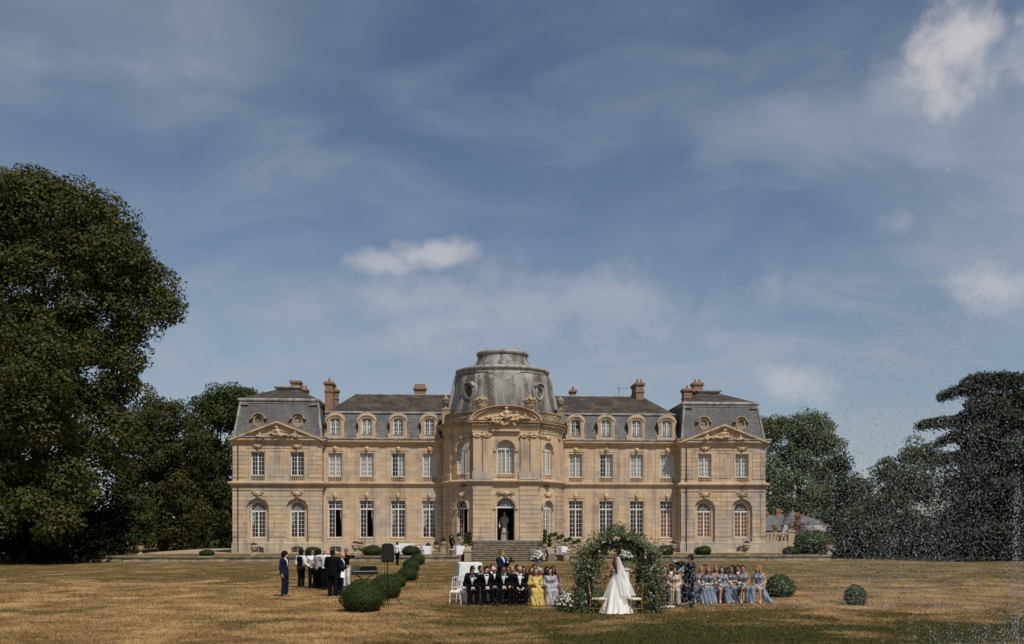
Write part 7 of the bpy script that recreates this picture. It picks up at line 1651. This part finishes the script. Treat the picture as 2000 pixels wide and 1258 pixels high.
# ---- potted topiary and urns on the terrace
M_URN = mat('urn_stone', (.40, .33, .23), .9, .25, 5)
def pot_mesh():
    b = MB(); b.lathe([(.12, 0), (.12, .04), (.07, .08), (.14, .16), (.22, .28), (.23, .36), (.20, .40), (.24, .43), (.24, .47), (.18, .47)], 14); return b.mesh('urn', M_URN, True)
POT = pot_mesh(); URN2 = urn_mb().mesh('urn', M_URN, True)
def topiary(p, lab, balls, base_h, grp='potted topiary on the stair flanks', r=.24):
    root = thing('potted_topiary', lab, 'potted plant', p, 0, grp)
    if base_h > .05: b = MB(); b.box(-.24, .24, -.24, .24, 0, base_h); b.box(-.28, .28, -.28, .28, base_h - .06, base_h - .001); b.build('pedestal', M_WALLSTONE_L, root)
    inst(POT, 'pot', root, (0, 0, base_h)); z = base_h + .42
    b = MB(); b.tube([(0, 0, z), (0, 0, z + .1 + .38 * (balls - 1))], .02, 5); b.build('stem', M_BARK, root)
    for k in range(balls): rr_ = r * (1 - .05 * k); inst(SMALLBOX, 'foliage', root, (0, 0, z + .34 * k), k, (rr_, rr_, rr_))
LT = [(836.5, 1064.5), (852, 1061), (866, 1054), (882, 1048), (897, 1044.5)]; RT = [(1077, 1045), (1084.5, 1043.5), (1091.5, 1050), (1098, 1047), (1106, 1055), (1113.5, 1052.5), (1122, 1059), (1130, 1056)]
for j, (L, nm) in enumerate(((LT, 'left'), (RT, 'right'))):
    for i, (u, v) in enumerate(L):
        Y = 83.2 + (.9 if (j == 1 and i % 2) else 0) - abs(i - (len(L) - 1) * (1 - j)) * .12; z = CAM_H + (HOR - v) / F_PX * Y; bh = max(0.02, z - TZ - .42 - .22)
        ords = ['first', 'second', 'third', 'fourth', 'fifth', 'sixth', 'seventh', 'eighth']; k = i if j == 1 else len(L) - 1 - i
        topiary(Vector(((u - 1000) / F_PX * Y, Y, TZ)), 'box ball in a stone urn, %s from the stairs on the %s' % (ords[k], nm), 1, bh)
for (u, v, n, lab) in [(910, 1064, 3, 'stacked box topiary left of the stairs, outer one'), (917, 1068, 4, 'stacked box topiary at the left edge of the stairs'), (1064, 1064, 4, 'stacked box topiary at the right edge of the stairs, upper one'), (1073, 1074, 4, 'stacked box topiary at the right edge of the stairs, lower one')]:
    Y = 80.5; z = CAM_H + (HOR - v) / F_PX * Y; topiary(Vector(((u - 1000) / F_PX * Y, Y, TZ - .4)), lab, n, max(.05, z - TZ), r=.22)
M_REDL = leaf_mat('red_begonia', (.14, .02, .015), (.10, .03, .02), (.05, .06, .02))
def red_urn(u, yl, lab, sc_=1.0):
    Y = CH_Y + yl; x = (u - 1000) / F_PX * Y; root = thing('flower_urn', lab, 'urn', (x, Y + math.sin(CH_T) * x, TZ), 0, 'stone urns with red flowers'); b = MB(); b.box(-.2, .2, -.2, .2, 0, .15); b.build('foot', M_URN, root); inst(URN2, 'urn', root, (0, 0, .15), 0, sc_)
    inst(leaf_cloud(lambda r, n: ((lambda d: (d * np.array([.34, .34, .24]) * r.uniform(.4, 1, (n, 1)), d))((lambda q: q / np.linalg.norm(q, axis=1, keepdims=True))(r.normal(size=(n, 3))))), 260, .11, M_REDL, int(u)), 'flowers', root, (0, 0, .15 + .86 * sc_))
for a in [(504, -11.6, 'stone urn with red flowers below the first left pavilion window', .85), (697, -10.8, 'stone urn with red flowers left of the low box dome', 1.0), (707, -9.8, 'red flower urn half hidden behind the low box dome', .9), (291, -11, 'stone urn with red flowers far out on the left terrace', .9), (1318, -10.6, 'stone urn with red flowers at the corner of the right wing', 1.0), (1465, -10.8, 'stone urn with red flowers below the right pavilion', 1.0), (1632, -10.5, 'stone urn with red flowers at the right end of the terrace', .9)]: red_urn(*a)
b = MB(); b.plate([(-.25, 0), (.25, 0), (.2, .32), (-.18, .38)], [], 0, .05, back=True); tag(b.build('white_board', M_WPAINT, loc=(-37.2, 78.6, .02)), 'small white board on the grass under the lime tree', 'board')
# ================= the fountain: spray of drops, basin below the picture
def fountain():
    m = bpy.data.materials.new('water_drop'); m.use_nodes = True; nt = m.node_tree; b = nt.nodes['Principled BSDF']; b.inputs['Base Color'].default_value = (.92, .95, .98, 1); b.inputs['Roughness'].default_value = .08; b.inputs['IOR'].default_value = 1.33; b.inputs['Transmission Weight'].default_value = .68; b.inputs['Specular IOR Level'].default_value = .8
    wm = bpy.data.materials.new('basin_water'); wm.use_nodes = True; wb = wm.node_tree.nodes['Principled BSDF']; wb.inputs['Base Color'].default_value = (.02, .03, .025, 1); wb.inputs['Roughness'].default_value = .08
    cx, cy = 7.0, 13.2
    w = MB(); w.lathe([(4.2, .06), (0, .06)], 48, (cx, cy, 0)); tag(w.build('water', wm), kind='structure')
    rim = thing('fountain_basin', 'round stone rim of the fountain basin below the picture', 'basin', (cx, cy, 0)); r_ = MB(); r_.lathe([(4.2, 0), (4.2, .22), (4.25, .26), (4.6, .26), (4.65, .22), (4.65, 0)], 48); r_.build('rim', M_WALLSTONE, rim)
    rng = np.random.default_rng(77); P = []; S = []
    def add(n, fn, smin, smax):
        p = fn(n); P.append(p); S.append(smin + (smax - smin) * rng.uniform(0, 1, len(p)) ** 3)
    px = lambda u, v, Y: np.stack([(u - 1000) / F_PX * Y, Y, CAM_H + (HOR - v) / F_PX * Y], 1)
    def jet(u0, spread, vtop, n, Y0):          # a column that widens as it falls
        v = rng.uniform(0, 1, n) ** .8 * (1300 - vtop) + vtop; t = (v - vtop) / (1300 - vtop); u = u0 + rng.normal(size=n) * spread * (.5 + .6 * t); return px(u, v, Y0 + rng.normal(size=n) * .25)
    def veil(n):                               # the drifting fan of fine drops
        t = rng.uniform(0, 1, n) ** .62; top = 560 + 0 * t; v = 430 + t * 760; half = 40 + 330 * np.clip((v - 400) / 520, 0, 1) ** .8; u = 1890 - rng.beta(1.25, 2.2, n) * half * 1.35 + rng.normal(size=n) * 45 + 60 * rng.uniform(-1, 1, n)
        dens = rng.uniform(0, 1, n) < np.clip((v - 430) / 230, .06, 1); return px(u, v, 12.5 + rng.uniform(-2.2, 2.4, n))[dens]
    add(30000, veil, .0018, .0050); add(3500, veil, .004, .0095); add(9000, lambda n: px(rng.normal(1930, 75, n), rng.normal(930, 150, n), 12.5 + rng.normal(size=n)), .0016, .0058)
    add(900, lambda n: px(rng.uniform(1280, 1700, n), rng.uniform(1040, 1240, n), 12 + rng.normal(size=n) * 1.5), .003, .008)
    add(500, lambda n: px(rng.normal(1355, 28, n), rng.uniform(1085, 1190, n), 12 + rng.normal(size=n)), .003, .0075)
    for (u0, sp, vt, n, Y0) in [(1985, 9, 930, 900, 12.8), (1990, 14, 840, 700, 13.4), (1830, 7, 1100, 130, 12.2), (1785, 6, 1120, 110, 13), (1905, 6, 1110, 120, 12.6), (1925, 7, 1140, 110, 12.0), (1860, 8, 1180, 90, 13.2), (1960, 8, 1060, 220, 12.4)]: add(n, lambda q: jet(u0, sp, vt, q, Y0), .003, .0095)
    add(420, lambda n: px(rng.normal(1900, 75, n), 1262 - np.abs(rng.normal(0, 20, n)), 12.6 + rng.normal(size=n) * .6), .003, .0095)
    P = np.concatenate(P); S = np.concatenate(S); big = S > .0042
    oc = (np.array([(1, 0, 0), (-1, 0, 0), (0, 1, 0), (0, -1, 0), (0, 0, 1.25), (0, 0, -1.25)], float), np.array([(0, 2, 4), (2, 1, 4), (1, 3, 4), (3, 0, 4), (2, 0, 5), (1, 2, 5), (3, 1, 5), (0, 3, 5)]))
    te = (np.array([(1, 1, 1), (-1, -1, 1), (-1, 1, -1), (1, -1, -1)], float) * .95, np.array([(0, 1, 3), (0, 2, 1), (0, 3, 2), (1, 2, 3)]))     # the finest mist
    VV = []; FF = []; off = 0
    for (o, f), sel in ((oc, big), (te, ~big)):
        p, q = P[sel], S[sel]; n = len(p); V = (p[:, None] + o[None] * q[:, None, None] * rng.uniform(.75, 1.3, (n, 1, 3))).reshape(-1, 3); VV.append(V); FF.append((f[None] + len(o) * np.arange(n)[:, None, None]).reshape(-1, 3) + off); off += len(V)
    tag(inst(np_mesh('fountain_spray', np.concatenate(VV), np.concatenate(FF), m, smooth=True), 'fountain_spray'), 'sparkling spray of water drops thrown up by the fountain', 'spray', kind='stuff')
fountain()
